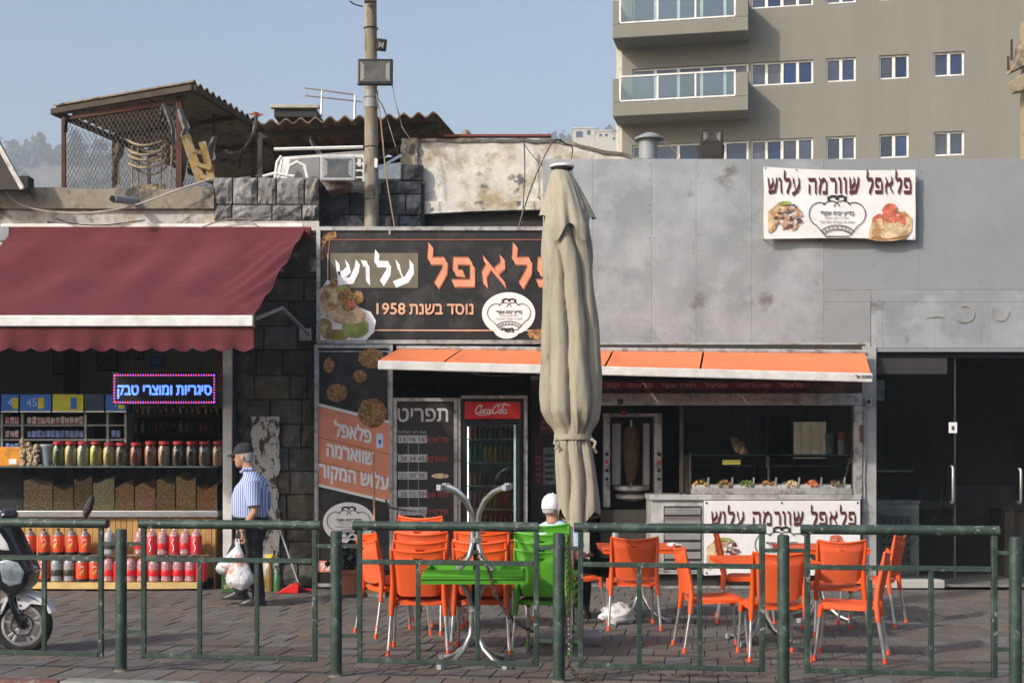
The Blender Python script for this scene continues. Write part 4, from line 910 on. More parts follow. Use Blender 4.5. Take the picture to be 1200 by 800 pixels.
rag([(212, 165), (214, 190), (213, 213)], .22, 'large grey tarpaulin hanging behind the stepladder', mat('tarp', (.15, .13, .11), r=1), Y=17.3)
rag([(250, 160), (246, 175), (249, 188)], .16, 'grey cloth bundle hanging right of the stepladder', Y=17.4)
rag([(282, 175), (281, 198)], .05, 'dark narrow rag hanging under the cage joint', m_steel, Y=17.2)
rag([(362, 160), (368, 172), (378, 184)], .07, 'grey plastic strip hanging under the corrugated roof', Y=17.4)
# ================================================================ FALAFEL SHOP BUILDING : x -2.28 .. 8.5
FB = thing('falafel_shop_building', 'flat roofed falafel shop building clad with grey zinc sheets and old white plaster', 'building', (2, 16, 0))
bx0, bx1 = -2.27, 8.6
MB().box(bx0, bx1, 21, 21.2, 0, 4.1).box(bx0, bx0+.12, 16.35, 21, 0, 3.1).box(fx(1024)+.02, fx(1024)+.12, 16.3, 21, 0, 3.1).box(bx1, bx1+.2, 16, 21, 0, 4.1).build('wall', m_dim, FB)
MB().box(bx0, bx1, 16.25, 21.2, 3.12, 3.3).build('ceiling', m_dim, FB)
MB().box(bx0, bx1, 16.6, 21.2, 4.2, 4.55).build('roof', m_cap, FB)
MB().box(bx0, bx1, 16.05, 21, .001, .03).build('floor', m_floor, FB)
MB().box(fx(370), bx1, 16.04, 16.24, 2.86, 4.1).build('lintel', m_dark, FB)
# dark painted stones behind the pole
MB().box(fx(376), fx(495), 16.34, 16.6, 3.4, fz(212, 16.3)).build('wall_core', m_mortar, FB)
blockwall(fx(376, 16.3), fx(494, 16.3), 3.55, fz(212, 16.3), .5, .95, [.3, .26, .3, .25], 16.27, m_dblock, FB, 'stone_block', .1)
blockwall(fx(469, 16.3), fx(496, 16.3), fz(211, 16.3), fz(190, 16.3), .2, .3, [.2], 16.3, m_dblock, FB, 'stone_block', .1)
# broken column of masonry and old plaster wall
def ms(u, v):
    x = fx(470, 16.5) + .2*u; z = fz(212, 16.5) + (fz(164, 16.5)-fz(212, 16.5))*v; return (x + noise.noise(Vector((z*8, 1, 0)))*.04, 16.42 + noise.noise(Vector((x*9, z*9, 0)))*.06, z)
MB().sheet(ms, 8, 16, (0, .25, 0)).build('broken_masonry', mat('rubble', (.42, .34, .25), r=1, bump=1, bscale=18, c2=(.10, .09, .08), c2s=7), FB)
YP = 16.45
def ptop(px): return 166 + max(0, px-650)/100*22*(1 if px < 750 else 1) + noise.noise(Vector((px*.05, 0, 0)))*2.2
def pw_(u, v):
    px = 487 + (765-487)*u; top = ptop(px); z0 = fz(236, YP); z1 = fz(min(top, 190), YP); x = fx(px, YP)
    return (x, YP + .015*noise.noise(Vector((x*3, v*3, 0))) - .12*math.sin(min(1, u*1.6)*1.57)*0, z0 + (z1-z0)*v)
MB().sheet(pw_, 90, 10, (0, .3, 0)).build('plaster_wall', m_plaster, FB, smooth=True)
def pl_(u, v):
    px = 495 + (760-495)*u; zt = fz(237, YP); zb = fz(252 - 5*math.sin(u*3.1), YP)
    x = fx(px, YP); return (x, YP - .07 + .01*noise.noise(Vector((x*4, v*3, 2))), zb + (zt-zb)*v)
MB().sheet(pl_, 60, 3, (0, .35, 0)).build('plaster_ledge', m_plaster, FB, smooth=True)
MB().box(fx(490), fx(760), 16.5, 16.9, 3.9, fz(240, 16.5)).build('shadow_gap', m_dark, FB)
def co_(u, v):
    px = 490 + (770-490)*u; x = fx(px, YP); return (x, YP - .02 + .4*v, fz(min(ptop(px), 189), YP) + .03 + .02*noise.noise(Vector((x*6, v, 1))))
MB().sheet(co_, 90, 3, (0, 0, -.04)).build('coping', mat('rough_coping', (.14, .125, .105), r=1, bump=1, bscale=20, c2=(.32, .29, .24), c2s=8), FB)
# zinc cladding sheets
ZY = 15.95
def zs(px0, px1, py0, py1, m=m_zinc, name='zinc_sheet', y=ZY, amp=.011):
    x0, x1, z0, z1 = fx(px0)+.0012, fx(px1)-.0012, fz(py1)+.0012, fz(py0)-.0012; s0 = random.random()*20
    def fn(u, v):
        x = x0+(x1-x0)*u; z = z0+(z1-z0)*v; e = min(u, 1-u)*min(v, 1-v)*4
        return (x, y + amp*2*e*noise.noise(Vector((x*1.7+s0, z*1.5, s0))) + amp*.6*noise.noise(Vector((x*5+s0, z*5, 3)))*e, z)
    return MB().sheet(fn, 16, 16, (0, .012, 0)).build(name, m, FB, smooth=True)
for a, b in ((636, 694), (694, 763), (763, 815), (815, 880), (880, 964)): zs(a, b, 188, 407)
for a, b in ((964, 1075), (1075, 1290),): zs(a, b, 187.5, 340, m_zinc2)
zs(964, 1019, 354, 408, m_zinc2); zs(964, 1019.5, 340, 354, m_zinc2); zs(1019.5, 1290, 340, 354, m_zinc)
for a, b in ((1019.5, 1033), (1033, 1094), (1094, 1149), (1149, 1210), (1210, 1290)): zs(a, b, 354, 408)
MB().box(fx(636), fx(1290), ZY-.012, ZY+.06, fz(412.5), fz(408.4)).build('bottom_flange', m_zinc2, FB)
MB().box(fx(640), fx(1018), ZY-.006, ZY-.001, fz(408), fz(402)).build('rust_strip', mat('rust_stain', (.34, .26, .2), r=.8, c2=(.42, .42, .41), c2s=6, c2lo=.42, c2hi=.55, stretch=(.7, 1, 2)), FB)
MB().box(fx(636), fx(1290), ZY+.02, ZY+.09, fz(188.5), fz(187)).build('top_flashing', m_zinc, FB)
MB().box(fx(637), fx(1290), ZY+.09, ZY+.3, 2.8, fz(189)).build('backing', m_dim, FB)
for a, y_ in ((646, 380), (700, 380), (760, 300)):
    pass
sc = MB()
for k in range(46):
    px = random.choice((640, 763.5, 815, 880.5, 964.5, 1019, 1075, 1149)) + random.choice((-3, 3)); py = random.uniform(192, 400); sc.cyl((fx(px), ZY-.003, fz(py)), (fx(px), ZY+.002, fz(py)), .006, n=6)
sc.build('sheet_screws', m_steel, FB, kind='stuff')
gr = mat('faded_rust_graffiti', (.34, .30, .25), r=.8, bump=0, c2=(.44, .44, .44), c2s=12)
g = line_mb([(fx(1082+q*1.8), fz(373-.5*q+.06*q*q-.03*q*q*.9)) for q in range(13)], .014, ZY-.014)
g.build('faded_scrawl', gr, FB); g = MB(); line_mb(arc(fx(1128), fz(368), .11, .095, -150, 110, 16), .014, ZY-.014, g); g.build('faded_scrawl', gr, FB); g = MB(); line_mb(arc(fx(1170), fz(364), .10, .12, -190, 0, 14), .014, ZY-.014, g)
g.build('faded_scrawl', gr, FB)
# vent cowl and floodlight on the roof
Y = 16.6
t = thing('roof_vent', 'grey metal roof vent with conical cap behind the zinc wall', 'vent', (fx(760, Y), Y, 4.6))
MB().lathe([(.115, fz(192, Y)), (.11, fz(163, Y))], (fx(759.5, Y), Y, 0), 16).build('pipe', m_zinc2, t, smooth=True)
MB().lathe([(.18, fz(164, Y)), (.18, fz(162, Y)), (.05, fz(156, Y)), (.004, fz(155, Y))], (fx(761, Y), Y, 0), 18).build('cap', m_zinc2, t)
def flood(lab, px0, px1, py0, py1, Y, tiltx, m=m_blackp, lens=(.42, .40, .37), bracket='none', ry=0, lo=0):
    cx, cz = fx((px0+px1)/2, Y), fz((py0+py1)/2, Y); w, h = fx(px1, Y)-fx(px0, Y), fz(py0, Y)-fz(py1, Y)
    t = thing('floodlight', lab, 'floodlight', (cx, Y, cz), local=True); t.rotation_euler = (tiltx, ry, 0)
    b = MB(); f = .036 if w > .2 else .03; b.box(-w/2, w/2, -.03, .03, -h/2, h/2); o = b.build('housing', m, t, bev=.015)
    MB().box(-w/2+f, w/2-f, -.034, -.03, -h/2+f+lo, h/2-f).build('lens', mat('flood_lens_%s' % str(lens[0]), tuple(k*.22 for k in lens), r=.3, spec=.25, var=.5, scale=5, bump=.1, c2=(.16, .10, .085), c2s=4, c2lo=.55, c2hi=.7), t)
    for q_ in (-1, 1): MB().prism([(q_*(w/2-f), -h/2+f+lo), (q_*(w/2-f), h/2-f), (q_*(w/2-f*2.2), h/2-f*2), (q_*(w/2-f*2.2), -h/2+f*2+lo)], -.0355, -.0345).build('reflector_side', m_cgrey, t)
    MB().box(-w*.28, w*.28, .032, .08, -h*.3, h*.3).build('heat_sink', m, t)
    if bracket == 'yoke': MB().tube([(-w/2-.012, 0, 0), (-w/2-.012, 0, -h*.62), (w/2+.012, 0, -h*.62), (w/2+.012, 0, 0)], .009, 6).build('yoke', m_steel, t)
    return t
flood('black floodlight facing the street high on the wooden pole', 419, 460.5, 69.5, 100.5, 15.85, R(-4))
t = flood('small black floodlight on the back of the wooden pole', 441, 453, 46, 60, 16.1, R(10), ry=R(8), lens=(.05, .05, .05)); 
flood('grey framed floodlight mounted on the wall left of the wooden pole', 376, 417, 183, 213, 15.72, R(-8), m_gcap, (.36, .40, .42))
t = thing('wall_bracket', 'rusty stone corbel under the wall floodlight', 'bracket', (fx(395), 15.8, 4.7))
MB().prism([(fx(378), fz(214)), (fx(412), fz(214)), (fx(404), fz(224)), (fx(386), fz(227))], 15.8, 16.25).build('corbel', mat('corbel_stone', (.17, .12, .10), r=1, bump=.8, c2=(.3, .27, .25), c2s=9), t, bev=.02)
flood('floodlight with sagging lower hood standing on top of the zinc wall', 820, 847, 151, 189, 16.2, R(12), m_steel, (.40, .37, .34), 'yoke', lo=.2)
# wooden pole
t = thing('wooden_pole', 'weathered wooden utility pole carrying two floodlights', 'pole', (fx(433, 16.12), 16.12, 0))
P = []
MB().tube([(fx(434.5), 16.12, 0), (fx(434.5), 16.12, 2.5), (fx(434.3), 16.12, fz(240)), (fx(433.4), 16.12, fz(100)), (fx(433), 16.12, fz(-30))], [.10, .095, .085, .075, .07], 20).build('shaft', m_pole, t, smooth=True)
MB().tube([(fx(433.6), 16.12, fz(104)), (fx(433.8), 16.12, fz(124))], .085, 20).build('metal_sleeve', m_zinc2, t, smooth=True)
MB().tube([(fx(425), 16.0, fz(8)), (fx(416), 15.95, fz(7)), (fx(411), 15.9, fz(5))], .008, 6).tube([(fx(427), 16, fz(2)), (fx(441), 16, fz(2))], .02, 8).build('iron_hook', m_steel, t)
MB().box(fx(419), fx(423), 16.0, 16.03, fz(195), fz(186)).build('junction_box', m_wplast, t); MB().box(fx(439), fx(442.5), 15.98, 16.04, fz(197), fz(186)).build('junction_box', m_wplast, t, bev=.004)
MB().bar((fx(430), 15.9, fz(84)), (fx(433), 16.1, fz(84)), .05, .04).build('lamp_arm', m_steel, t)
MB().bar((fx(436), 16.12, fz(53)), (fx(446), 16.12, fz(53)), .05, .03).build('lamp_arm', m_steel, t)
for py in (30, 112, 170, 232): MB().tube([(fx(433.5)+.08*math.cos(a)*1.05, 16.12+.08*math.sin(a)*1.05, fz(py)) for a in [2*math.pi*k/12 for k in range(13)]], .006, 5, cap=False).build('wire_tie', m_steel, t)
def wire(pts, lab, m=None, r=.007, name='cable'):
    P = [Vector(p) for p in pts]; out = []
    for i in range(len(P)-1):
        p0 = P[max(i-1, 0)]; p1 = P[i]; p2 = P[i+1]; p3 = P[min(i+2, len(P)-1)]
        for k in range(6):
            s = k/6; out.append(.5*((2*p1)+(p2-p0)*s+(2*p0-5*p1+4*p2-p3)*s*s+(3*p1-p0-3*p2+p3)*s**3))
    out.append(P[-1]); return MB().tube(out, r, 6).build(name, m or m_blackp, label=lab, cat='cable', smooth=True)
def w_(px, py, Y=15.85): return (fx(px, Y), Y, fz(py, Y))
m_gw = mat('grey_cable', (.25, .22, .18), r=.7, bump=0)
wire([w_(460, 101), w_(463, 118), w_(467, 132), (*w_(468, 136, 16.3)[:3],), w_(472, 150, 16.3), w_(481, 163, 16.35)], 'thin cable dropping from the pole floodlight to the old wall', m_gw)
wire([w_(441, 110), w_(446, 140), w_(452, 200), w_(458, 240), w_(463, 268)], 'tan cable running diagonally down beside the wooden pole', mat('tan_cable', (.3, .22, .12), r=.8, bump=0), .009)
wire([w_(443, 116), w_(450, 128, 16.5), w_(460, 160, 16.5), w_(468, 185, 16.4)], 'dark cable behind the pole under the corrugated roof', None, .006)
wire([w_(608, 266, 16.2), w_(617, 235, 16.2), w_(630, 200, 16.2), w_(643, 173, 16.2), w_(650, 165, 16.2), w_(658, 164, 16.2)], 'black cable curving up the white plaster to the roof edge', None, .011)
wire([w_(614, 164, 16.3), w_(615, 200, 16.3), w_(613, 240, 16.25), w_(612, 262, 16.2)], 'thin dark cable hanging straight down the plaster', None, .008)
wire([w_(655, 165, 16.2), w_(666, 170, 16.2), w_(671, 175, 16.2), w_(667, 195, 16.2)], 'short black loop of cable above the parasol', None, .009)
wire([w_(636, 195, 16.3), w_(622, 180, 16.3), w_(614, 168, 16.3)], 'thin crossed wire on the plaster wall', None, .005)
wire([w_(5, 224, 15.8), w_(25, 240, 15.8), w_(60, 248, 15.8), (fx(110, 15.75), 15.75, fz(249, 15.75)), w_(160, 240, 15.75), w_(210, 222, 15.8), w_(250, 209, 15.85)], 'pale cable sagging across the kiosk parapet', mat('pale_cable', (.42, .37, .32), r=.7, bump=0), .011)
wire([w_(66, 256, 15.9), w_(85, 262, 15.85), w_(115, 264, 15.85), w_(140, 262, 15.85), w_(170, 258, 15.9)], 'dark cable lying against the parapet below the pale one', None, .007)
wire([w_(232, 268, 15.82), w_(262, 258, 15.82), w_(290, 257, 15.82), w_(303, 266, 15.82)], 'grey cable looped above the maroon awning', m_gw, .008)
wire([w_(770, 168, 16.5), w_(778, 166, 16.5), w_(790, 176, 16.5), w_(797, 188, 16.5)], 'thin wire curving down from the roof vent', m_gw, .006)
# brace struts right of pole
t = thing('metal_bracket_arm', 'two weathered metal struts between the wooden pole and the broken masonry', 'bracket', w_(460, 190, 16.2))
MB().bar(w_(442, 198, 16.2), w_(470, 182, 16.3), .03, .03).build('strut', m_alu, t); MB().bar(w_(442, 188, 16.2), w_(468, 171, 16.35), .025, .025).build('strut', m_steel, t)
t = thing('pipe_stub', 'short dark capped pipe stub rising behind the sign', 'pipe', w_(456, 264, 16.0))
MB().tube([w_(456, 275, 16.1), w_(456, 257, 16.1), w_(457, 254, 16.1)], [.045, .045, .03], 12).build('stub', m_dark, t, smooth=True)

# ---------------------------------------------------------------- big falafel sign
SG = thing('falafel_sign', 'big black signboard with orange and white Hebrew letters', 'sign', (fx(500), 15.9, 3.5))
sy = 15.86; sx0, sx1, sz0, sz1 = fx(373), fx(668), fz(404), fz(268)
MB().box(sx0+.03, sx1-.03, sy+.005, sy+.08, sz0+.03, sz1-.03).build('board', m_black, SG)
f = MB(); w = .045
f.box(sx0, sx1, sy-.02, sy+.09, sz1-w, sz1).box(sx0, sx1, sy-.02, sy+.09, sz0, sz0+w).box(sx0, sx0+w, sy-.021, sy+.091, sz0+w, sz1-w).box(sx1-w, sx1, sy-.021, sy+.091, sz0+w, sz1-w)
f.build('frame', m_frame, SG)
y1 = sy - .001
MB().box(fx(389), fx(491), y1-.002, y1+.003, fz(339), fz(298.5)).build('name_box', m_olive, SG)
line_mb([(fx(386), fz(310)), (fx(388), fz(283)), (fx(640), fz(283))], .013, y1-.001).build('thin_red_line', m_rust_l, SG)
line_mb([(fx(430), fz(388)), (fx(640), fz(388.5))], .014, y1-.001).build('thin_cream_line', m_peach, SG)
line_mb([(fx(386), fz(300)), (fx(386), fz(330))], .012, y1-.0012).build('thin_cream_line', m_peach, SG)
nib_text('עלוש', fx(394), fx(487), fz(333.5), .255, y1-.006, (.13, .24)).build('lettering', mat('bright_white_print', (.85, .83, .86), bump=0), SG)
big = 'פלאפל'
nib_text(big, fx(502), fx(658), fz(336.5), .33, y1-.004, (.14, .26)).build('lettering_edge', mat('brown_edge_print', (.42, .12, .06), bump=0), SG)
nib_text(big, fx(502), fx(658), fz(336.5), .33, y1-.009, (.09, .17)).build('lettering', mat('salmon_letter', (.72, .30, .17), bump=0), SG)
text_mb('נוסד בשנת', .20, fx(481), y1-.004, fz(369.5), 'L', bold=.004, width=fx(555)-fx(481), ystretch=.98).build('lettering', m_peach, SG)
text_mb('1958', .185, fx(443), y1-.004, fz(369.5), 'L', bold=.004, width=fx(476)-fx(443), rtl=False).build('lettering', m_peach, SG)
disc_mb(fx(596), fz(369), .31, .25, y1-.004, 30).build('seal_disc', m_wprint, SG)
disc_mb(fx(594), fz(386), .16, .12, y1-.0035, 20).build('seal_disc', m_wprint, SG)
emblem(SG, fx(596.5), fz(371), .50, y1-.008, m_ink)
text_mb('בשרי', .075, fx(595), y1-.008, fz(390), 'C', bold=.003).build('lettering', m_ink, SG)
# food picture lower left
MB().add([(fx(374)+.02, y1-.002, fz(400)), (fx(430), y1-.002, fz(400)), (fx(440), y1-.002, fz(390)), (fx(442), y1-.002, fz(377)), (fx(436), y1-.002, fz(367)), (fx(420), y1-.002, fz(360)), (fx(400), y1-.002, fz(332)), (fx(385), y1-.002, fz(330)), (fx(374)+.02, y1-.002, fz(345))], [tuple(range(9))]).build('plate_picture', m_wprint, SG)
def blob(parent, name, m, px, py, rx, rz, yy, jit=.06, n=18): return disc_mb(fx(px), fz(py), rx/100, rz/100, yy, n, jit).build(name, m, parent)
for i, (px, py, rx, rz, m) in enumerate(((392, 349, 17, 15, m_bread), (404, 368, 22, 13, m_bread), (382, 384, 9, 10, m_olivesp), (395, 394, 16, 7, m_olivesp), (418, 385, 16, 12, m_leaf), (416, 372, 14, 9, m_bread), (393, 333, 5, 6, m_falafel), (404, 341, 9, 5, m_leaf), (407, 349, 9, 9, m_falafel), (421, 350, 7, 8, m_falafel), (410, 360, 8, 6, m_falafel), (378, 362, 5, 10, m_bread), (414, 358, 5, 4, m_tomato))):
    blob(SG, 'food_picture', m, px, py, rx, rz, y1-.003-.0008*i)
ring = MB()
for k in range(40):
    a = R(95 + 110*k/39); ring.add([(p[0], y1-.0017-.0002*(k % 3), p[1]) for p in [(fx(396)+.2*math.cos(a)*r_+random.uniform(-.012, .012), fz(296)+.2*math.sin(a)*r_+random.uniform(-.012, .012)) for r_, a in ((.8, a-.1), (1.1, a-.1), (1.1, a+.1), (.8, a+.1))]], [(0, 1, 2, 3)])
ring.build('falafel_picture', m_falafel, SG)
blob(SG, 'falafel_picture', m_falafel, 632, 393, 14, 6, y1-.0022)
MB().box(fx(457), fx(459), sy-.025, sy-.02, fz(277), fz(271)).build('scuff', m_frame, SG)

# ---------------------------------------------------------------- vertical banner board
VB = thing('banner_panel', 'tall framed panel with falafel balls and orange Hebrew banner', 'sign', (fx(416), 15.9, 0))
vy = 15.80; vx0, vx1, vz0, vz1 = fx(371.5), fx(462), .03, fz(405.5)
MB().box(vx0+.03, vx1-.03, vy+.01, vy+.05, vz0+.02, vz1-.02).build('board', m_black, VB)
f = MB(); w = .038
f.box(vx0, vx1, vy-.015, vy+.06, vz1-w, vz1).box(vx0, vx1, vy-.015, vy+.06, vz0, vz0+w).box(vx0, vx0+w, vy-.016, vy+.061, vz0+w, vz1-w).box(vx1-w, vx1, vy-.016, vy+.061, vz0+w, vz1-w)
f.build('frame', m_frame, VB)
y2 = vy + .006
f = MB(); line_mb([(fx(376), fz(490)), (fx(376), fz(413)), (fx(457), fz(413)), (fx(457), fz(560))], .014, y2, f); f.build('thin_grey_line', m_frame, VB)
a = [(vx0+w, fz(476.5)), (vx1-w, fz(497)), (vx1-w, fz(587)), (vx0+w, fz(567.5))]
MB().add([(x, y2-.002, z) for x, z in a], [(0, 1, 2, 3)]).build('orange_banner', m_org2, VB)
line_mb([(a[0][0], a[0][1]+.02), (a[1][0], a[1][1]+.02)], .035, y2-.0025).build('pale_edge', m_wprint, VB)
line_mb([(a[3][0], a[3][1]), (a[2][0], a[2][1])], .03, y2-.0025).build('pale_edge', m_wprint, VB)
for k in (.39, .7): line_mb([(a[0][0], a[0][1]*(1-k)+a[3][1]*k), (a[1][0], a[1][1]*(1-k)+a[2][1]*k)], .008, y2-.0028).build('seam_line', m_rust_l, VB)
def slant(mb, x0, k):
    mb.v = [(x, y, z - (x-x0)*k) for x, y, z in mb.v]; return mb
sl_ = .2
slant(text_mb('פלאפל', .24, fx(395), y2-.006, fz(510.5), 'L', bold=.008, width=fx(437)-fx(395)), fx(395), sl_).build('lettering', m_wprint, VB)
slant(text_mb('שווארמה', .24, fx(386), y2-.006, fz(534), 'L', bold=.008, width=fx(440)-fx(386)), fx(386), sl_).build('lettering', m_wprint, VB)
slant(text_mb('עלוש המקורי', .24, fx(374.5), y2-.006, fz(557), 'L', bold=.008, width=fx(457)-fx(374.5)), fx(374.5), sl_).build('lettering', m_wprint, VB)
for px, py, rx, rz in ((388, 429, 6.5, 9), (424, 442, 8, 7.5), (397.5, 461, 12.5, 10.5), (437, 421, 15, 12), (438, 484, 17, 17)):
    def bf(u, v, px=px, py=py, rx=rx, rz=rz):
        aa = 2*math.pi*u; r_ = math.sin(v*math.pi/2); k = 1+.12*noise.noise(Vector((math.cos(aa)*2+px, math.sin(aa)*2, v*2))); return (fx(px)+rx/100*r_*k*math.cos(aa), y2-.008-.012*math.cos(v*math.pi/2)+.006*noise.noise(Vector((px+u*9, v*9, 0))), fz(py)+rz/100*r_*k*math.sin(aa))
    MB().grid(bf, 20, 6).build('falafel_ball_print', m_falafel, VB, smooth=True)
MB().box(fx(443), fx(451), y2-.006, y2-.003, fz(524.5), fz(508)).build('blue_sticker', mat('pale_blue_sticker', (.55, .66, .78), r=.5, bump=0), VB)
MB().box(fx(445.5), fx(448.5), y2-.008, y2-.006, fz(520), fz(515)).build('sticker_mark', m_bl, VB)
disc_mb(fx(411), fz(611), .30, .235, y2-.004, 30).build('seal_disc', m_wprint, VB)
emblem(VB, fx(411), fz(612), .50, y2-.008, m_ink)
MB().box(fx(373.5), fx(392), y2-.006, y2-.002, fz(668), fz(655)).build('year_box', m_org2, VB)
text_mb('1958', .11, fx(375), y2-.008, fz(665.5), rtl=False, bold=.002, width=.2).build('lettering', m_wprint, VB)
line_mb([(fx(376), fz(570)), (fx(376), fz(655))], .01, y2).build('thin_grey_line', m_frame, VB)

# ---------------------------------------------------------------- menu board and doors
MN = thing('menu_board', 'dark maroon menu board with Hebrew headings and white price strips', 'menu board', (fx(500), 15.85, 0))
my = 15.78; mx0, mx1, mz1 = fx(463), fx(537), fz(467)
MB().box(mx0+.02, mx1-.02, my+.01, my+.05, .05, mz1-.02).build('board', m_maroonp, MN)
MB().box(mx0+.062, mx1-.062, my+.004, my+.012, .2, mz1-.06).build('dark_field', mat('menu_black', (.026, .022, .022), r=.5, bump=0), MN)
f = MB(); w = .04; f.box(mx0, mx1, my-.02, my+.06, mz1-w, mz1).box(mx0, mx0+w, my-.021, my+.061, .02, mz1-w).box(mx1-w, mx1, my-.021, my+.061, .02, mz1-w).box(mx0+w, mx1-w, my-.02, my+.06, .02, .06)
f.build('frame', m_frame, MN)
y3 = my - .001
text_mb('תפריט', .25, fx(468), y3, fz(494), bold=.004, width=fx(526)-fx(468)).build('lettering', mat('grey_white_print', (.5, .5, .5), bump=0), MN)
m_rp = mat('dull_red_print', (.30, .06, .05), bump=0); m_ps = mat('price_strip', (.42, .42, .42), r=.5, var=.3, scale=30, bump=0)
for i, (py, tx) in enumerate(((515, 'פלאפל'), (537, 'שווארמה'), (557, 'בגט'), (578, 'חזה עוף'), (598, 'פרגית'))):
    MB().box(fx(468), fx(502), y3-.003, y3+.001, fz(py+4), fz(py-5)).build('price_strip', m_ps, MN)
    text_mb(['14 16 18', '28 34 42', '25 30 35', '26 32 38', '28 35 40'][i], .075, fx(471), y3-.005, fz(py+2.5), rtl=False, width=.28).build('lettering', m_ink, MN)
    if i != 2: text_mb(tx, .10, fx(526), y3-.003, fz(py+3.5), 'R', bold=.002, width=min(.26, .052*len(tx))).build('lettering', m_rp, MN)
    else: disc_mb(fx(517), fz(py), .1, .03, y3-.003).build('baguette_picture', m_bread, MN)
text_mb('מנה חצי בצלחת', .05, fx(468), y3-.003, fz(508), width=.33).build('lettering', m_ps, MN)
for px in (480, 492): line_mb([(fx(px), fz(520)), (fx(px), fz(592))], .005, y3-.001).build('thin_line', m_ps, MN)
# door jamb between
MB().box(fx(537)+.003, fx(541), my-.01, my+.1, 0, mz1).build('door_stile', m_frame, label='narrow aluminium stile between menu board and drinks fridge', cat='post', bev=.005)
# ---------------------------------------------------------------- fridge
FR = thing('drinks_fridge', 'glass door drinks fridge with red header', 'fridge', (fx(578), 15.9, 0))
ry0, rx0, rx1, rz1 = 15.75, fx(542), fx(612), fz(469)
f = MB(); f.box(rx0, rx0+.05, ry0, ry0+.65, 0, rz1-.002).box(rx1-.05, rx1, ry0, ry0+.65, 0, rz1-.002).box(rx0+.05, rx1-.05, ry0+.6, ry0+.65, 0, rz1-.002).box(rx0+.05, rx1-.05, ry0+.02, ry0+.6, 0, .16).box(rx0+.05, rx1-.05, ry0+.02, ry0+.6, fz(496), rz1-.003)
f.build('cabinet', m_blackp, FR)
MB().box(fx(545.5), fx(610), ry0-.03, ry0+.015, fz(491.5), fz(471.5)).build('header', m_redp, FR, bev=.012)
# script lettering on the header: curved strokes
def script(cx, cz, s, y):
    mb = MB(); w = .085*s
    def st(pts, ww=1.): line_mb([(cx + x*s + z*s*.18, cz + z*s) for x, z in pts], w*ww, y - (len(mb.v) % 5)*.0002, mb)
    def C(x0): st([(x0+.62, .62), (x0+.72, .86), (x0+.5, 1.02), (x0+.2, .78), (x0+.04, .36), (x0+.12, .04), (x0+.36, -.02), (x0+.6, .2)], 1.3)
    def o_(x0): st([(x0+a, b) for a, b in arc(.18, .24, .15, .23, 80, 440, 12)])
    def a_(x0): o_(x0); st([(x0+.36, .46), (x0+.31, .1), (x0+.42, 0), (x0+.52, .12)])
    def c_(x0): st([(x0+a, b) for a, b in arc(.2, .24, .16, .24, 50, 310, 10)] + [(x0+.42, .14)])
    def l_(x0): st([(x0, .1), (x0+.22, .7), (x0+.2, 1.02), (x0+.1, .9), (x0+.04, .2), (x0+.12, 0), (x0+.24, .1)])
    C(0); o_(.62); c_(1.0); a_(1.4); st([(1.9, .3), (2.12, .34)], 1.3); C(2.0); o_(2.68); l_(3.02); a_(3.3)
    st([(.3, -.06), (.7, -.22), (1.2, -.18), (1.9, -.08)], .8); st([(2.6, .98), (3.2, 1.12), (3.8, .96), (4.05, 1.02)], .9)
    return mb
script(fx(557), fz(485), .098, ry0-.032).build('script_lettering', m_wprint, FR)
df = MB(); dx0, dx1, dz0, dz1 = rx0+.03, rx1-.03, .2, fz(497); w = .032
df.box(dx0, dx1, ry0-.04, ry0-.003, dz1-w, dz1).box(dx0, dx1, ry0-.04, ry0-.003, dz0, dz0+w).box(dx0, dx0+w, ry0-.041, ry0-.004, dz0+w, dz1-w).box(dx1-w, dx1, ry0-.041, ry0-.004, dz0+w, dz1-w)
dd = df.build('door_frame', m_blackp, FR)
MB().box(rx0+.055, rx1-.055, ry0+.585, ry0+.598, .17, fz(497)).build('inner_back', mat('fridge_inner', (.5, .53, .52), r=.5, bump=0), FR)
MB().tube([(rx0+.07, ry0+.06, .25), (rx0+.07, ry0+.06, fz(499))], .008, 6).build('lamp_tube', mat('fridge_lamp', (.85, .95, .95), emit=3.5, bump=0), FR)
MB().box(dx0+w, dx1-w, ry0-.022, ry0-.018, dz0+w, dz1-w).build('glass', m_fglass, dd)
MB().box(fx(602), fx(604.5), ry0-.05, ry0-.0415, dz0, dz1-.01).build('handle_strip', mat('aqua_strip', (.35, .50, .47), r=.3, bump=0), dd)
for i, py in enumerate((514, 541, 568, 595, 622, 650)):
    MB().box(rx0+.06, rx1-.06, ry0+.05, ry0+.5, fz(py)-.012, fz(py)).build('shelf', m_wplast, FR)
    mb = MB(); cols = []
    n = 9
    for g in range(3):
        mb = MB(); cc = [[(.30, .05, .04), (.06, .05, .05), (.30, .06, .04)], [(.04, .10, .04), (.55, .28, .02), (.30, .10, .02)], [(.25, .08, .03), (.05, .05, .06), (.28, .04, .03)], [(.10, .10, .14), (.04, .22, .08), (.20, .04, .04)], [(.05, .05, .05), (.04, .25, .10), (.30, .05, .05)], [(.1, .1, .1), (.3, .1, .05), (.05, .1, .2)]][i][g]
        for k in range(3):
            xx = rx0+.10 + (g*3+k)*.058; h = .19 if i in (1, 3, 4) else .15
            mb.lathe([(.024, 0), (.025, h*.65), (.011, h*.85), (.012, h)], (xx, ry0+.1, fz(py)+.002), 8)
        mb.build('drinks', mat('drinks_%d_%d' % (i, g), cc, r=.3, bump=0, var=.3), FR, smooth=True, kind='stuff')
MB().box(fx(613.5), fx(618), ry0+.02, ry0+.1, 0, rz1+.01).build('door_jamb', m_frame, label='aluminium jamb right of the drinks fridge', cat='post', bev=.005)
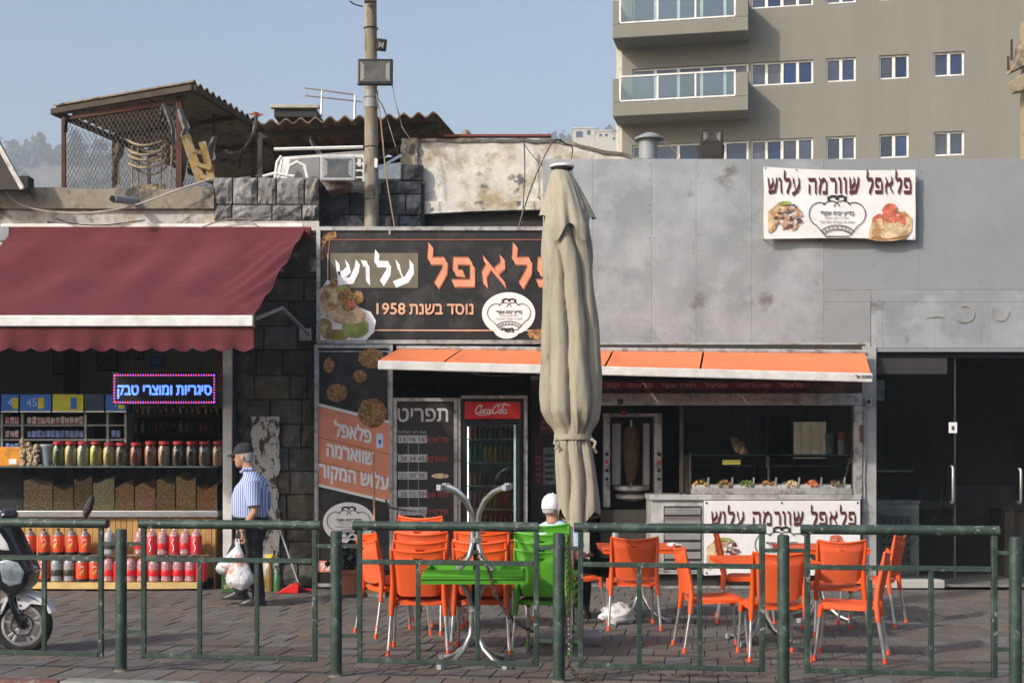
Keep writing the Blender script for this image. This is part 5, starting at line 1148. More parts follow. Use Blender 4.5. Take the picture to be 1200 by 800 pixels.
MB().box(fx(541), fx(618), ry0+.03, ry0+.1, rz1+.011, rz1+.05).build('head_rail', m_frame, label='aluminium head rail above the drinks fridge', cat='rail', bev=.005)
# posters on a pier right of the fridge
PR = thing('poster_pier', 'dark tiled pier with small posters right of the fridge', 'pier', (fx(645), 16.2, 0))
MB().box(fx(622), fx(690), 16.2, 16.35, 0, 2.9).build('pier', m_dark, PR)
for a, b, c_, d, cc in ((633, 652, 470, 508, (.10, .045, .03)), (637, 652, 524, 568, (.16, .155, .15)), (626, 636, 510, 570, (.08, .025, .02))):
    o = MB().box(fx(a), fx(b), 16.19, 16.197, fz(d), fz(c_)).build('poster', mat('poster_%d' % a, cc, r=.6, var=.5, scale=16, bump=0), PR)
    for k in range(5): MB().box(fx(a+2), fx(b-2), 16.187, 16.189, fz(d-5-k*7), fz(d-8-k*7)).build('printed_line', m_rp if a != 637 else m_ink, o)

# ---------------------------------------------------------------- orange awning
OA = thing('orange_awning', 'narrow orange awning with white front bar over the falafel shop', 'awning', (1.3, 15.4, 2.6))
Yo = 14.95
P0 = Vector((fx(443, Yo), Yo, fz(427.5, Yo))); P1 = Vector((fx(1022, Yo), Yo, fz(442.5, Yo)))
T0 = Vector((fx(468, 15.8), 15.8, fz(408.5, 15.8))); T1 = Vector((fx(1014, 15.8), 15.8, fz(413.5, 15.8)))
MB().bar(P0, P1, .05, .098, up=(0, 0, 1)).build('front_bar', m_white, OA, bev=.012)
secs = [0, .135, .46, .653, 1]
for k, (a, b) in enumerate(zip(secs, secs[1:])):
    def fn(u, v, a=a, b=b):
        t_ = a + .002 + (b-a-.004)*u; p = (T0*(1-t_)+T1*t_)*(1-v) + ((P0*(1-t_)+P1*t_)+Vector((0, .02, .055)))*v
        e = 4*u*(1-u); rd = math.exp(-((u-.02)/.02)**2)*.02 + math.exp(-((u-.985)/.02)**2)*.015
        return (p.x, p.y, p.z - .03*math.sin(math.pi*v)*e + rd*math.sin(math.pi*v) + .008*noise.noise(Vector((p.x*5, v*3, 0))))
    MB().sheet(fn, 30, 8, (0, 0, -.006)).build('canvas_section', m_orange_c, OA, smooth=True)
MB().tube([T0-Vector((.03, 0, -.005)), T1+Vector((.03, 0, .005))], .035, 10).build('roller', m_frame, OA)
for k in (.05, .36, .66, .97):
    p = P0.lerp(P1, k); t_ = T0.lerp(T1, k); MB().tube([p+Vector((0, .03, -.02)), (p+t_)/2+Vector((.16, 0, -.12)), t_+Vector((0, .02, -.1))], .016).build('folding_arm', m_gcap, OA)
text_mb('סוככי גל', .05, fx(1002, Yo), Yo-.031, P1.z-.005, width=.17, bold=.001).build('lettering', m_ink, OA)
MB().box(fx(470), fx(1012), 15.93, 16.03, 2.735, 2.84).build('fascia_beam', m_steel, OA)
wire([w_(545, 436, 15.6), w_(575, 440, 15.6), w_(600, 440, 15.6), w_(630, 432, 15.6)], 'thin pale wire sagging under the orange awning', m_gw, .005)
t = thing('signboard_light', 'long thin white lamp batten under the orange awning', 'light', w_(545, 434, 15.7)); MB().box(fx(512, 15.7), fx(585, 15.7), 15.68, 15.74, fz(436, 15.7), fz(432.5, 15.7)).build('batten', m_cgrey, t, bev=.01)
# ---------------------------------------------------------------- shop window front
SF = thing('shop_window', 'falafel shop serving window with grey frame and red Hebrew strip sign', 'window', (fx(870), 16, 1.2))
MB().box(fx(700), fx(1012), 15.93, 16.0, fz(460), fz(446)).build('strip_board', mat('dark_photo_strip', (.04, .02, .018), r=.5, var=.7, scale=4, bump=0, c2=(.16, .10, .05), c2s=2.5, c2lo=.55, c2hi=.65), SF)
MB().box(fx(704), fx(948), 15.925, 15.929, fz(455.5), fz(448)).build('red_strip', mat('dull_red', (.20, .02, .02), bump=0), SF)
xx = 940
for tx in ('פלאפל', 'שווארמה', 'שניצל', 'חזה עוף', 'פרגית', 'קבב', 'שיפוד'):
    w = .055*len(tx); text_mb(tx, .072, fx(xx), 15.921, fz(454), 'R', bold=.002, width=w).build('lettering', mat('pink_print', (.50, .30, .30), bump=0), SF); xx -= w*100 + 11
MB().box(fx(702), fx(1008), 15.9, 16.05, fz(475), fz(461)).build('header_rail', m_frame, SF, bev=.008)
text_mb('שווארמה עוף והודו על הגריל', .075, fx(860), 15.897, fz(470.5), 'C', width=1.6).build('faded_lettering', mat('faded_pink', (.36, .26, .25), bump=0), SF)
MB().box(fx(998.5), fx(1008), 15.9, 16.05, 1.03, fz(475.5)).build('right_frame', m_frame, SF, bev=.006)
MB().box(fx(796), fx(800), 15.93, 16.0, 1.03, fz(475.5)).build('mullion', m_steel, SF)
MB().box(fx(897), fx(900), 15.96, 15.99, 1.4, fz(475.5)).build('mullion', m_steel, SF)
MB().box(fx(800)+.005, fx(998), 15.95, 15.956, fz(534), fz(476)).build('glass', m_dglass, SF)
MB().box(fx(723), fx(729), 15.86, 15.9, fz(474), fz(468)).cyl((fx(726), 15.86, fz(471.5)), (fx(726), 15.82, fz(472)), .025).build('security_camera', m_blackp, SF)
# right pillar
PL = thing('shop_pillar', 'pale grey pillar with switch box at the right side of the serving window', 'pillar', (fx(1016), 16, 0))
MB().box(fx(1008.5), fx(1025), 15.92, 16.3, 0, 2.82).build('column', mat('pillar_paint', (.36, .355, .35), r=.7, c2=(.26, .25, .24), c2s=4, bump=.1), PL, bev=.006)
MB().box(fx(1011), fx(1019), 15.885, 15.919, fz(476), fz(466)).build('switch_box', m_frame, PL, bev=.005); MB().box(fx(1013), fx(1017), 15.88, 15.884, fz(473), fz(469)).build('switch_plate', m_steel, PL)
MB().tube([(fx(1010), 15.9, fz(484)), (fx(1011), 15.89, fz(520)), (fx(1010), 15.9, fz(560)), (fx(1012), 15.9, fz(610))], .008, 6).build('cable', m_gcap, PL)
MB().box(fx(1005), fx(1008), 15.87, 15.899, fz(518), fz(498)).build('red_tag', mat('dull_brown_red', (.16, .05, .04), bump=0), PL)
# interior of the serving room
t = thing('back_shelf_poster', 'pale menu sheets pinned on the back wall behind the counter', 'poster', (fx(868, 19), 19.5, 1.5))
Y = 19.4
MB().box(fx(858, Y), fx(880, Y), Y, Y+.02, fz(505, Y), fz(478, Y)).build('sheet', mat('grey_sheet', (.25, .25, .24), var=.5, scale=12, bump=0), t); MB().box(fx(884, Y), fx(896, Y), Y, Y+.02, fz(530, Y), fz(500, Y)).build('sheet', mat('yellow_green_sheet', (.22, .24, .05), bump=0), t)
MB().box(fx(866, Y), fx(880, Y), Y-.001, Y+.02, fz(532, Y), fz(506, Y)).build('sheet', mat('mauve_sheet', (.2, .16, .17), bump=0), t)
MB().box(fx(795, 19.8), fx(855, 19.8), 19.75, 19.9, fz(493, 19.8), fz(474, 19.8)).build('extractor_hood', mat('dull_hood', (.30, .32, .29), r=.5), label='pale grey extractor hood at the back of the falafel shop', cat='hood', bev=.02)
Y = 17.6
MB().sheet(lambda u, v: (fx(930, Y)+(fx(968, Y)-fx(930, Y))*u, Y+.03*math.sin(u*22), fz(537, Y)+(fz(494, Y)-fz(537, Y))*v), 40, 3, (0, .006, 0)).build('parasol_reflection_sheet', mat('glowing_reflection_beige', (.60, .50, .38), r=.9, emit=.16), label='glowing beige sheet added to imitate a parasol reflection in the serving window', cat='reflection', smooth=True)  # added glowing sheet, imitates a bright parasol reflection in the pane
t = thing('cup_stack', 'white paper cup with orange packets on the counter behind the glass', 'cup', (fx(985, 16.6), 16.6, 1.5))
Y = 16.5
MB().lathe([(.04, fz(532, Y)), (.05, fz(516, Y))], (fx(986, Y), Y, 0), 12).build('cup', m_wplast, t, smooth=True); MB().lathe([(.045, fz(532, Y)), (.055, fz(508, Y))], (fx(972, Y), Y, 0), 12).build('jug', m_gcap, t, smooth=True)
MB().box(fx(982, Y), fx(990, Y), Y-.01, Y+.01, fz(516, Y), fz(506, Y)).build('packets', m_org, t)
MB().box(fx(805, 16.5), fx(998, 16.5), 16.3, 16.7, fz(535.5, 16.5), fz(533, 16.5)).build('high_shelf', m_steel, label='dark shelf behind the glass carrying cups and trays', cat='shelf')
# shawarma grill
SGR = thing('shawarma_grill', 'vertical shawarma grill with steel housing and control knobs', 'grill', (fx(738), 16.7, 1))
Y = 16.5
def gx(px): return fx(px, Y)
def gz(py): return fz(py, Y)
MB().box(gx(706), gx(775), Y+.35, Y+.4, gz(596), gz(482)).build('back_plate', m_steel, SGR)
MB().box(gx(707), gx(715), Y, Y+.3, gz(594), gz(484)).build('side_panel', m_frame, SGR, bev=.006); MB().box(gx(767), gx(776), Y, Y+.3, gz(594), gz(484)).build('side_panel', m_frame, SGR, bev=.006)
MB().box(gx(718), gx(728), Y+.1, Y+.25, gz(568), gz(496)).build('burner', m_cgrey, SGR); MB().box(gx(755), gx(762), Y+.1, Y+.25, gz(568), gz(496)).build('burner', m_cgrey, SGR)
MB().box(gx(706), gx(776), Y+.02, Y+.3, gz(488), gz(484)).build('top_bar', m_frame, SGR)
MB().cyl((gx(741), Y+.15, gz(570)), (gx(741), Y+.15, gz(492)), .012).build('spit', m_alu, SGR)
MB().lathe([(.05, gz(566)), (.10, gz(540)), (.11, gz(515)), (.07, gz(500))], (gx(741), Y+.15, 0), 14).build('meat', mat('dark_meat', (.09, .045, .025), r=.8, var=.5, bump=1), SGR)
MB().lathe([(.05, gz(578)), (.22, gz(574)), (.22, gz(570)), (.2, gz(569))], (gx(741), Y+.15, 0), 20).build('drip_tray', m_frame, SGR, smooth=True)
MB().lathe([(.05, gz(588)), (.19, gz(584)), (.2, gz(580)), (.18, gz(579))], (gx(741), Y+.15, 0), 20).build('drip_tray', m_frame, SGR, smooth=True)
for px in (711, 772):
    for k, py in enumerate((532, 541, 551, 561)): MB().cyl((gx(px), Y-.002, gz(py)), (gx(px), Y-.04, gz(py)), .022, n=10).build('knob', m_blackp if k != 1 else m_redp, SGR)
MB().box(gx(703), gx(782), Y-.02, Y+.5, .3, gz(597)).build('lower_cabinet', m_steel, SGR, bev=.01)
MB().ball((gx(731), Y+.05, gz(483)), .05, 10, 6).build('red_bulb', mat('dark_red_bulb', (.2, .01, .01), r=.3), SGR)

# counter
CT = thing('serving_counter', 'white metal serving counter with louvred panel', 'counter', (fx(880), 15.9, 0))
cy = 15.84
MB().box(fx(762), fx(1004), cy+.02, 16.5, .17, fz(585)-.004).build('body', m_counter, CT, bev=.005)
MB().box(fx(760), fx(1005), cy-.02, 16.52, fz(585), fz(579)).build('worktop', m_counter, CT, bev=.008)
MB().box(fx(764), fx(1003), 15.95, 16.5, .03, .168).build('plinth', m_dark, CT)
MB().box(fx(762), fx(1010), 15.9, 16.5, .001, .028).build('base_step', m_frame, CT)
MB().box(fx(774), fx(822), cy+.004, cy+.019, .2, fz(590)).build('panel_frame', m_counter, CT, bev=.004)
MB().box(fx(776), fx(820), cy-.0, cy+.003, .22, fz(592)).build('louvre_recess', m_dark, CT)
for py, h in ((598, 8), (613, 9), (627, 8), (638, 8), (649, 8), (660, 8)):
    MB().box(fx(777), fx(819), cy-.014, cy-.001, fz(py+h/2), fz(py-h/2)).build('louvre', m_cgrey, CT, bev=.004)
MB().box(fx(777), fx(819), cy-.01, cy-.001, fz(611), fz(604)).build('drawer_recess', mat('mauve_recess', (.16, .12, .13), bump=0), CT)
# food display
FD = thing('salad_display', 'stainless salad bar with glass guard on the serving counter', 'salad bar', (fx(905), 16, 1.05))
Y = 15.92; X0, X1 = fx(809), fx(997)
MB().box(X0, X1, Y, Y+.5, fz(579)+.003, fz(572)).build('rail', m_frame, FD, bev=.006)
MB().box(X0+.01, X1-.01, Y+.03, Y+.5, fz(572)+.001, fz(567.5)).build('tray_frame', m_counter, FD, bev=.004)
MB().box(X0, X1, Y+.05, Y+.056, fz(567)+.01, fz(534)).build('guard_glass', m_dglass, FD)
MB().box(X0, X1, Y+.04, Y+.5, fz(534)+.001, fz(532)).build('glass_shelf', mat('shelf_glass', (.1, .1, .1)), FD)
MB().box(X0, X1, Y+.05, Y+.4, fz(546), fz(545)).build('glass_shelf', mat('shelf_glass', (.1, .1, .1)), FD)
MB().box(X0-.02, X0, Y+.02, Y+.5, fz(579), fz(531)).build('end_post', m_steel, FD); MB().box(fx(899), fx(901), Y+.042, Y+.07, fz(567), fz(535)).build('mid_post', m_steel, FD)
foods = [(821, (.45, .28, .06), 'yellow pickles'), (849, (.25, .15, .05), 'brown relish'), (874, (.10, .14, .03), 'green herbs'), (900, (.26, .13, .04), 'fried aubergine'), (927, (.40, .33, .2), 'white cabbage'), (953, (.50, .14, .05), 'tomato salad'), (980, (.14, .12, .06), 'dark olives')]
for i, (px, c, nm) in enumerate(foods):
    mb = MB()
    for q_ in range(26):
        a = random.uniform(0, 6.28); r_ = random.random()**.5; mb.ball((fx(px)+.10*r_*math.cos(a), Y+.02+.07*r_*math.sin(a)+.06, fz(568.5)+.05*(1-r_*r_)), random.uniform(.016, .028), 6, 4, jit=.2)
    mb.build('heaped_salad', mat('salad_%d' % i, c, r=.6, var=.5, scale=20, bump=.3), FD, kind='stuff')
    o = MB().tube([(fx(px+8), Y+.03, fz(569)), (fx(px+8.6), Y+.02, fz(559))], .012, 8).build('spoon', m_alu, FD)
# counter banner
CB = thing('counter_banner', 'white vinyl banner hung on the serving counter reading falafel shawarma in Hebrew', 'banner', (fx(912), 15.8, .6))
yb_ = 15.80
def vin(x0, x1, z0, z1, y, amp, parent, hem=.02):
    def fn(u, v): x = x0+(x1-x0)*u; z = z0+(z1-z0)*v + hem*.4*math.sin(u*9)*(1-v); return (x, y + amp*noise.noise(Vector((x*1.6, z*2.2, 7))) + amp*.5*noise.noise(Vector((x*4+z*3, z*1.2, 1))), z)
    return MB().sheet(fn, 60, 30, (0, .003, 0)).build('vinyl_sheet', m_vinyl, parent, smooth=True)
vin(fx(822), fx(1003), fz(672), fz(585.5), yb_+.006, .004, CB)
nib_text('פלאפל שוורמה עלוש', fx(830), fx(999), fz(614), .165, yb_-.004, (.055, .16)).build('lettering', mat('maroon_ink', (.10, .02, .02), bump=0), CB)
emblem(CB, fx(912), fz(640), .62, yb_-.004, m_ink, True)
m_meat2 = mat('meat_print_dark', (.12, .055, .045), bump=0, var=.4, scale=30); m_meat3 = mat('meat_print_pale', (.50, .33, .24), bump=0, var=.4, scale=30)
def foodpic(parent, px, py, s, y, kind):
    def P(a): return [(fx(px)+x*s, y, fz(py)+z*s) for x, z in a]
    if kind == 'meat':
        MB().add(P([(-.5, -.45), (-.42, -.47), (-.3, -.38), (-.2, -.1), (-.02, .18), (.12, .3), (.08, .4), (-.04, .45), (-.2, .41), (-.36, .28), (-.5, .15)]), [tuple(range(11))]).build('pita_picture', m_bread, parent)
        for k in range(60):
            a = random.uniform(0, 6.28); r_ = random.random()**.5; disc_mb(fx(px)+s*(.08+.36*r_*math.cos(a)), fz(py)+s*(-.02+.38*r_*math.sin(a)), s*random.uniform(.04, .09), s*random.uniform(.025, .05), y-.001-.0002*k, 7, .3).build('meat_picture', (m_meat, m_meat2, m_meat3)[k % 3], parent)
        disc_mb(fx(px)-.02*s, fz(py)+.38*s, .2*s, .05*s, y-.0135, 12, .1).build('lettuce_picture', m_leaf, parent)
    else:
        MB().add(P([(-.55, -.42), (-.3, -.47), (.1, -.46), (.42, -.4), (.56, -.2), (.58, .1), (.5, .2), (.38, .3), (.2, .28), (-.1, .22), (-.3, .2), (-.45, .05), (-.52, -.15)]), [tuple(range(13))]).build('bread_picture', m_bread, parent)
        MB().add(P([(-.5, -.42), (-.1, -.45), (.4, -.4), (.5, -.3), (.1, -.33), (-.4, -.32)]), [tuple(range(6))]).xf(Matrix.Translation((0, -.001, 0))).build('crust_picture', mat('crust_print', (.30, .15, .05), bump=0, var=.3, scale=14), parent)
        disc_mb(fx(px)+.02, fz(py)-.16*s, .4*s, .11*s, y-.002, 14, .05).build('cream_picture', m_cream, parent)
        for k, (x, z) in enumerate(((-.25, .05), (0, .32), (.22, .06), (-.02, .12))): disc_mb(fx(px)+x*s, fz(py)+z*s, .2*s, .19*s, y-.003-k*.0006, 14, .08).build('tomato_picture', m_tomato, parent)
foodpic(CB, 846, 646, .42, yb_-.003, 'meat'); foodpic(CB, 975, 646, .42, yb_-.003, 'tomato')
for px, py in ((825, 588), (912, 588), (1000, 588), (825, 669), (1000, 669)): disc_mb(fx(px), fz(py), .012, .012, yb_-.004, 8).build('eyelet', m_steel, CB)
# banner on zinc
ZB = thing('zinc_wall_banner', 'creased white vinyl banner with Hebrew text tied high on the zinc wall', 'banner', (fx(980), 15.8, 4.4))
yz = 15.84
def zcr(x, z): return .024*noise.noise(Vector((x*1.5+z*2.4, z*1.1, 7))) + .012*noise.noise(Vector((x*5+z*6, z*2, 1))) + .012*math.exp(-(((x-3.4)*.5+(z-4.6))/.05)**2)
def fn(u, v):
    x = fx(892+176*u); zt = fz(198.5+3.5*u+2.5*math.sin(3.1*u)); zb = fz(282.5+1*u-1.5*math.sin(3.1*u)); z = zb+(zt-zb)*v
    return (x, yz+zcr(x, z), z)
MB().sheet(fn, 90, 44, (0, .003, 0)).build('vinyl_sheet', m_vinyl, ZB, smooth=True)
nib_text('פלאפל שוורמה עלוש', fx(896), fx(1064), fz(230), .19, yz-.001, (.05, .16)).build('lettering', mat('maroon_ink', (.10, .02, .02)), ZB)
emblem(ZB, fx(977), fz(258), .66, yz-.001, m_ink)
foodpic(ZB, 917, 257, .40, yz-.001, 'meat'); foodpic(ZB, 1038, 264, .45, yz-.001, 'tomato')
for ch in ZB.children:
    if ch.name.startswith('vinyl'): continue
    oz = Vector(WL[ch.name])
    for v_ in ch.data.vertices: v_.co.y += zcr(v_.co.x+oz.x, v_.co.z+oz.z) - .010
for px, py in ((894, 200), (930, 202), (968, 204), (1020, 204), (1066, 204), (894, 281), (960, 283), (1066, 282)): MB().cyl((fx(px), yz, fz(py)), (fx(px), 15.95, fz(py)), .006).build('fixing_screw', m_steel, ZB)

# ---------------------------------------------------------------- right shop glass front
GS = thing('glass_shopfront', 'dark frameless glass shopfront at the right with a vertical door handle', 'shopfront', (fx(1120), 16, 0))
MB().box(fx(1025)+.004, fx(1122), 16.06, 16.068, .10, 2.68).build('glass_door', m_dglass, GS)
MB().box(fx(1025)+.004, fx(1290), 16.03, 16.1, 2.69, 2.80).build('head_rail', m_blackp, GS)
MB().box(fx(1025)+.004, fx(1110), 16.0, 16.15, 2.5, 2.685).build('dark_box', m_dark, GS)
MB().box(fx(1122)-.02, fx(1122)-.001, 16.054, 16.075, .10, 2.68).build('edge_strip', m_steel, GS)
MB().box(fx(1196), fx(1290), 16.2, 16.208, .03, 2.68).build('glass_door', m_dglass, GS)
for px, py0, py1, Y in ((1116.5, 546, 589, 16.0), (1196, 549, 589, 16.14)):
    MB().tube([(fx(px, Y), Y+.05, fz(py0, Y)), (fx(px, Y), Y, fz(py0+1, Y)), (fx(px, Y), Y-.01, fz(py0+5, Y)), (fx(px, Y), Y-.01, fz(py1-5, Y)), (fx(px, Y), Y, fz(py1-1, Y)), (fx(px, Y), Y+.05, fz(py1, Y))], .016, 10).build('door_handle', m_alu, GS, smooth=True)
MB().box(fx(1113.5), fx(1123), 16.045, 16.052, fz(507), fz(494.5)).build('door_notice', m_wprint, GS); text_mb('8', .07, fx(1118), 16.041, fz(503.5), 'C', rtl=False, bold=.001).build('lettering', m_ink, GS)
MB().box(fx(1026), fx(1104), 15.9, 16.5, .001, .095).build('threshold', mat('threshold_stone', (.42, .41, .38), r=.8, c2=(.4, .28, .14), c2s=2.6, c2lo=.62, c2hi=.7), GS, bev=.01)
MB().box(fx(1030), fx(1042), 16.2, 16.3, fz(468), fz(444)).build('lamp_box', m_frame, GS)
MB().box(fx(1124), fx(1290), 17.6, 17.7, .03, 1.15).build('counter', m_dark, GS)
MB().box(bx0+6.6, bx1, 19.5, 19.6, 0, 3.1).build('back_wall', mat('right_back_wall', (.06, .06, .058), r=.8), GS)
t = thing('sandwich_cabinet', 'white refrigerated prep cabinet with perforated front behind the right glass door', 'cabinet', (fx(1052, 16.6), 16.6, 0))
Y = 16.45
MB().box(fx(1028, Y), fx(1077, Y), Y, Y+.6, .1, fz(590, Y)).build('body', m_counter, t, bev=.008)
MB().box(fx(1027, Y), fx(1078, Y), Y-.015, Y+.62, fz(590, Y)+.001, fz(586, Y)).build('worktop', m_counter, t, bev=.005)
MB().box(fx(1031, Y), fx(1067, Y), Y-.012, Y-.001, .2, fz(604, Y)).build('perforated_panel', m_cgrey, t)
for i in range(5):
    for j in range(6): MB().box(fx(1034+i*7, Y), fx(1037+i*7, Y), Y-.015, Y-.0125, fz(612+j*9, Y), fz(609+j*9, Y)).build('perforation', m_dark, t)
MB().box(fx(1028, Y), fx(1074, Y), Y+.1, Y+.106, fz(586, Y)+.01, fz(552, Y)).build('glass_guard', m_dglass, t)
MB().box(fx(1029, Y), fx(1073, Y), Y+.1, Y+.3, fz(553, Y), fz(551, Y)).build('guard_top', m_frame, t)
for k in range(3): MB().ball((fx(1034+5*k, Y), Y+.2, fz(584, Y)), .05, 9, 6, (1, 1, .5)).build('bread_roll', mat('bread_roll', (.5, .38, .22), r=.8), t, smooth=True)
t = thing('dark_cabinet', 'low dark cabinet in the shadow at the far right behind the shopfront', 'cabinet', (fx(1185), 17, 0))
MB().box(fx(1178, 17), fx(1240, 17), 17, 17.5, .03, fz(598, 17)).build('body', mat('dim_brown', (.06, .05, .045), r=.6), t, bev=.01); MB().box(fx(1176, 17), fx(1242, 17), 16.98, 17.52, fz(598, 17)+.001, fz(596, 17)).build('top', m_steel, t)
MB().tube([(fx(1070), 16.12, fz(640)), (fx(1105), 16.12, fz(600)), (fx(1112), 16.12, fz(520)), (fx(1080), 16.1, fz(475))], .004, 5).build('cable', m_blackp, label='thin dark cable looping behind the glass door', cat='cable', smooth=True)
# houses across the street (behind the camera, seen only in reflections)
t = thing('street_building', 'plain pale building across the street behind the viewpoint', 'building', (0, -12, 0))
MB().wall(-30, 30, 0, 7.5, [(-28+4*i, -26.4+4*i, z, z+1.4) for i in range(14) for z in (1.2, 4.6)], -12.3, -12).build('wall', m_tower, t)
MB().box(-30, 30, -20, -12.6, 0, 7.4).build('inner_block', m_dark, t); MB().box(-30.3, 30.3, -20, -11.8, 7.51, 7.8).build('roof', m_cap, t)
# ================================================================ STREET RAILING
def rl(px):          # u along the rail for a photo column
    t = (px-600)/1600; return (t*RO.y - RO.x)/(RU.x - t*RU.y)
def rz_(px, py):
    p = rp(rl(px), 0); return fz(py, p.y)
RG = 'green railing set along the kerb'
posts = [(142, 'first green railing post from the left, by the scooter'), (394, 'green railing post in front of the tall banner panel'), (655, 'green railing post beside the green chairs with a chain hanging next to it'), (918, 'green railing post in front of the orange chairs and serving counter'), (1190, 'green railing post at the right edge of the picture')]
for px, lab in posts:
    p = rp(rl(px), 0); t = thing('railing_post', lab, 'post', (p.x, p.y, 0), 0, 'green railing posts')
    MB().lathe([(.041, 0), (.041, 1.015), (.038, 1.026), (.03, 1.031), (.001, 1.032)], (p.x, p.y, 0), 20).build('tube', m_green, t, smooth=True)
    MB().lathe([(.0425, .735), (.0425, .741)], (p.x, p.y, 0), 20).build('weld_ring', m_green, t)
    MB().lathe([(.055, -.004), (.05, .006), (.041, .012)], (p.x, p.y, 0), 16).build('base_collar', mat('concrete_collar', (.16, .14, .12), r=1, bump=.6), t)
m0 = Matrix.Rotation(TH, 4, 'Z')
def rail(px_top0, px_top1, px0, px1, inner, lab, left=None, right=None):
    u0, u1 = rl(px0), rl(px1); o = rp((u0+u1)/2, 0); t = thing('street_railing', lab, 'railing', (o.x, o.y, 0), 0, 'green railing panels')
    B_ = lambda a, b, w: MB().bar(rp(a[0], 0, a[1]), rp(b[0], 0, b[1]), w, w)
    MB().tube([rp(rl(px_top0), 0, 1.07), rp(rl(px_top1), 0, 1.07)], .034, 14).build('top_rail', m_green, t, smooth=True)
    B_((u0, .10), (u0, 1.04), .036).build('upright', m_green, t, bev=.004, seg=1); B_((u1, .10), (u1, 1.04), .036).build('upright', m_green, t, bev=.004, seg=1)
    B_((u0+.0185, .815), (u1-.0185, .815), .034).build('middle_rail', m_green, t, bev=.003, seg=1)
    B_((u0+.0185, .118), (u1-.0185, .118), .034).build('bottom_rail', m_green, t, bev=.003, seg=1)
    for px in inner: u = rl(px); B_((u, .136), (u, .797), .032).build('baluster', m_green, t, bev=.003, seg=1)
    for nb, uu in ((left, u0), (right, u1)):
        if nb is None: continue
        up = rl(nb); s = 1 if up > uu else -1
        for z in (.925, .285): B_((uu+s*.0185, z), (up-s*.04, z), .026).build('connector', m_green, t)
rail(-190, 126, -185, 118.5, [-108, 52-55, 52], 'green railing panel at the left edge with a bird perched on it', None, 142)
rail(164, 376, 168.5, 369, [234, 301], 'green railing panel in front of the walking man', 142, 394)
rail(414, 631, 421.5, 628.5, [490, 559.5], 'green railing panel in front of the green table and chair stacks', 394, 655)
rail(673, 898, 680.5, 893, [749, 820], 'green railing panel in front of the single orange chairs', 655, 918)
rail(938, 1171, 946, 1165, [1019, 1091], 'green railing panel at the right in front of the glass shopfront', 918, 1190)

# ================================================================ CHAIRS
def make_chair(m, mf):
    t = thing('cafe_chair', 'x', 'chair', (0, 0, 0), local=True)
    def seat(u, v):
        x = (u-.5)*2; y = (v-.5)*2; e = max(abs(x), abs(y)); rr = (abs(x)**5+abs(y)**5)**.2; k = 1/max(1e-6, rr)*e if e > 0 else 1
        xx, yy = x*min(1, k+.0)*.222*(1-.06*(v)), y*min(1, k)*.215
        z = .440 - .012*(1-x*x)*(1-y*y)*1.4 - (.04 if e > .97 else (.008 if e > .8 else 0)) + .006*v
        return (xx, yy+.005, z)
    MB().sheet(seat, 18, 18, (0, 0, -.011)).build('seat', m, t, smooth=True)
    ap = MB()
    ap.box(-.19, .19, .196, .212, .395, .425); ap.box(-.19, .19, -.205, -.19, .40, .425); ap.box(-.214, -.199, -.17, .17, .395, .42); ap.box(.199, .214, -.17, .17, .395, .42)
    ap.build('apron', m, t, bev=.005)
    NU, NV = 20, 16
    def back(u, v):
        x = (u-.5)*2; w = .186+.026*v; zt = .832 - .026*(1-x*x); zb = .462 + .05*max(0, abs(x)-.6)**2*6
        z = zb + (zt-zb)*v; y = -.212 - .072*v**1.15 - .034*(1-x*x) - (.012 if abs(x) < .82 and v < .86 else 0)
        i, j = round(u*NU), round(v*NV)
        if j == 13 and 8 <= i <= 12: z += (abs(i-10)/2)**2*.02
        return (x*w, y, z)
    MB().sheet(back, NU, NV, (0, .012, 0), skip=lambda i, j: j == 13 and 8 <= i <= 11).build('backrest', m, t, smooth=True)
    lp = MB().tube([(x*.211, -.284 - .034*(1-x*x) + .004, .834 - .026*(1-x*x)) for x in [-1+.125*q for q in range(17)]], .0095, 8); lp.build('top_lip', m, t, smooth=True)
    for s in (-1, 1):
        r_ = MB(); r_.tube([(s*.208, -.282, .822), (s*.205, -.262, .70), (s*.199, -.232, .56), (s*.204, -.222, .45), (s*.212, -.236, .31)], [.010, .015, .019, .024, .019], 10)
        r_.build('side_rail', m, t, smooth=True)
        r_ = MB(); r_.tube([(s*.196, .185, .425), (s*.203, .20, .33)], [.026, .018], 10); r_.build('leg_socket', m, t, smooth=True)
        for a, b in (((s*.211, -.234, .33), (s*.232, -.285, .022)), ((s*.202, .198, .35), (s*.216, .232, .022))):
            a = Vector(a); b = Vector(b); lg = MB().tube([a, b], .0125, 10).build('leg', m_alu, t, smooth=True)
            MB().tube([b-(a-b)*.02+Vector((0, 0, .03)), b+(b-a)*.06], [.0155, .0165], 10).build('foot_cap', mf, lg, smooth=True)
    return t
CO = make_chair(m_ochair, m_ocap); CGn = make_chair(m_gchair, m_gcap2); fl = {'o': 0, 'g': 0}
def chair(x, y, rz, lab, grp, z=0, kind='o', tilt=None):
    p = CO if kind == 'o' else CGn
    if fl[kind] == 0:
        fl[kind] = 1; p.location = (x, y, z); p.rotation_euler = tilt or (0, 0, rz); p['label'] = lab; p['group'] = grp; return p
    return dup(p, (x, y, z), rz, lab, grp, tilt)
def stack(x, y, rz, n, where, kind='o', dz=.065, dy=.026):
    cn = 'orange' if kind == 'o' else 'green'; names = ['bottom', 'second from bottom', 'third from bottom', 'fourth from bottom']
    for i in range(n):
        d = Vector((-math.sin(rz), math.cos(rz)))*dy*i; j = random.uniform(-.008, .008)
        nm = 'topmost' if i == n-1 else names[i]
        chair(x+d.x+j, y+d.y, rz+j*2.5, '%s chair, %s in the stack %s' % (cn, nm, where), '%s plastic chairs stacked %s' % (cn, where), z=dz*i, kind=kind)
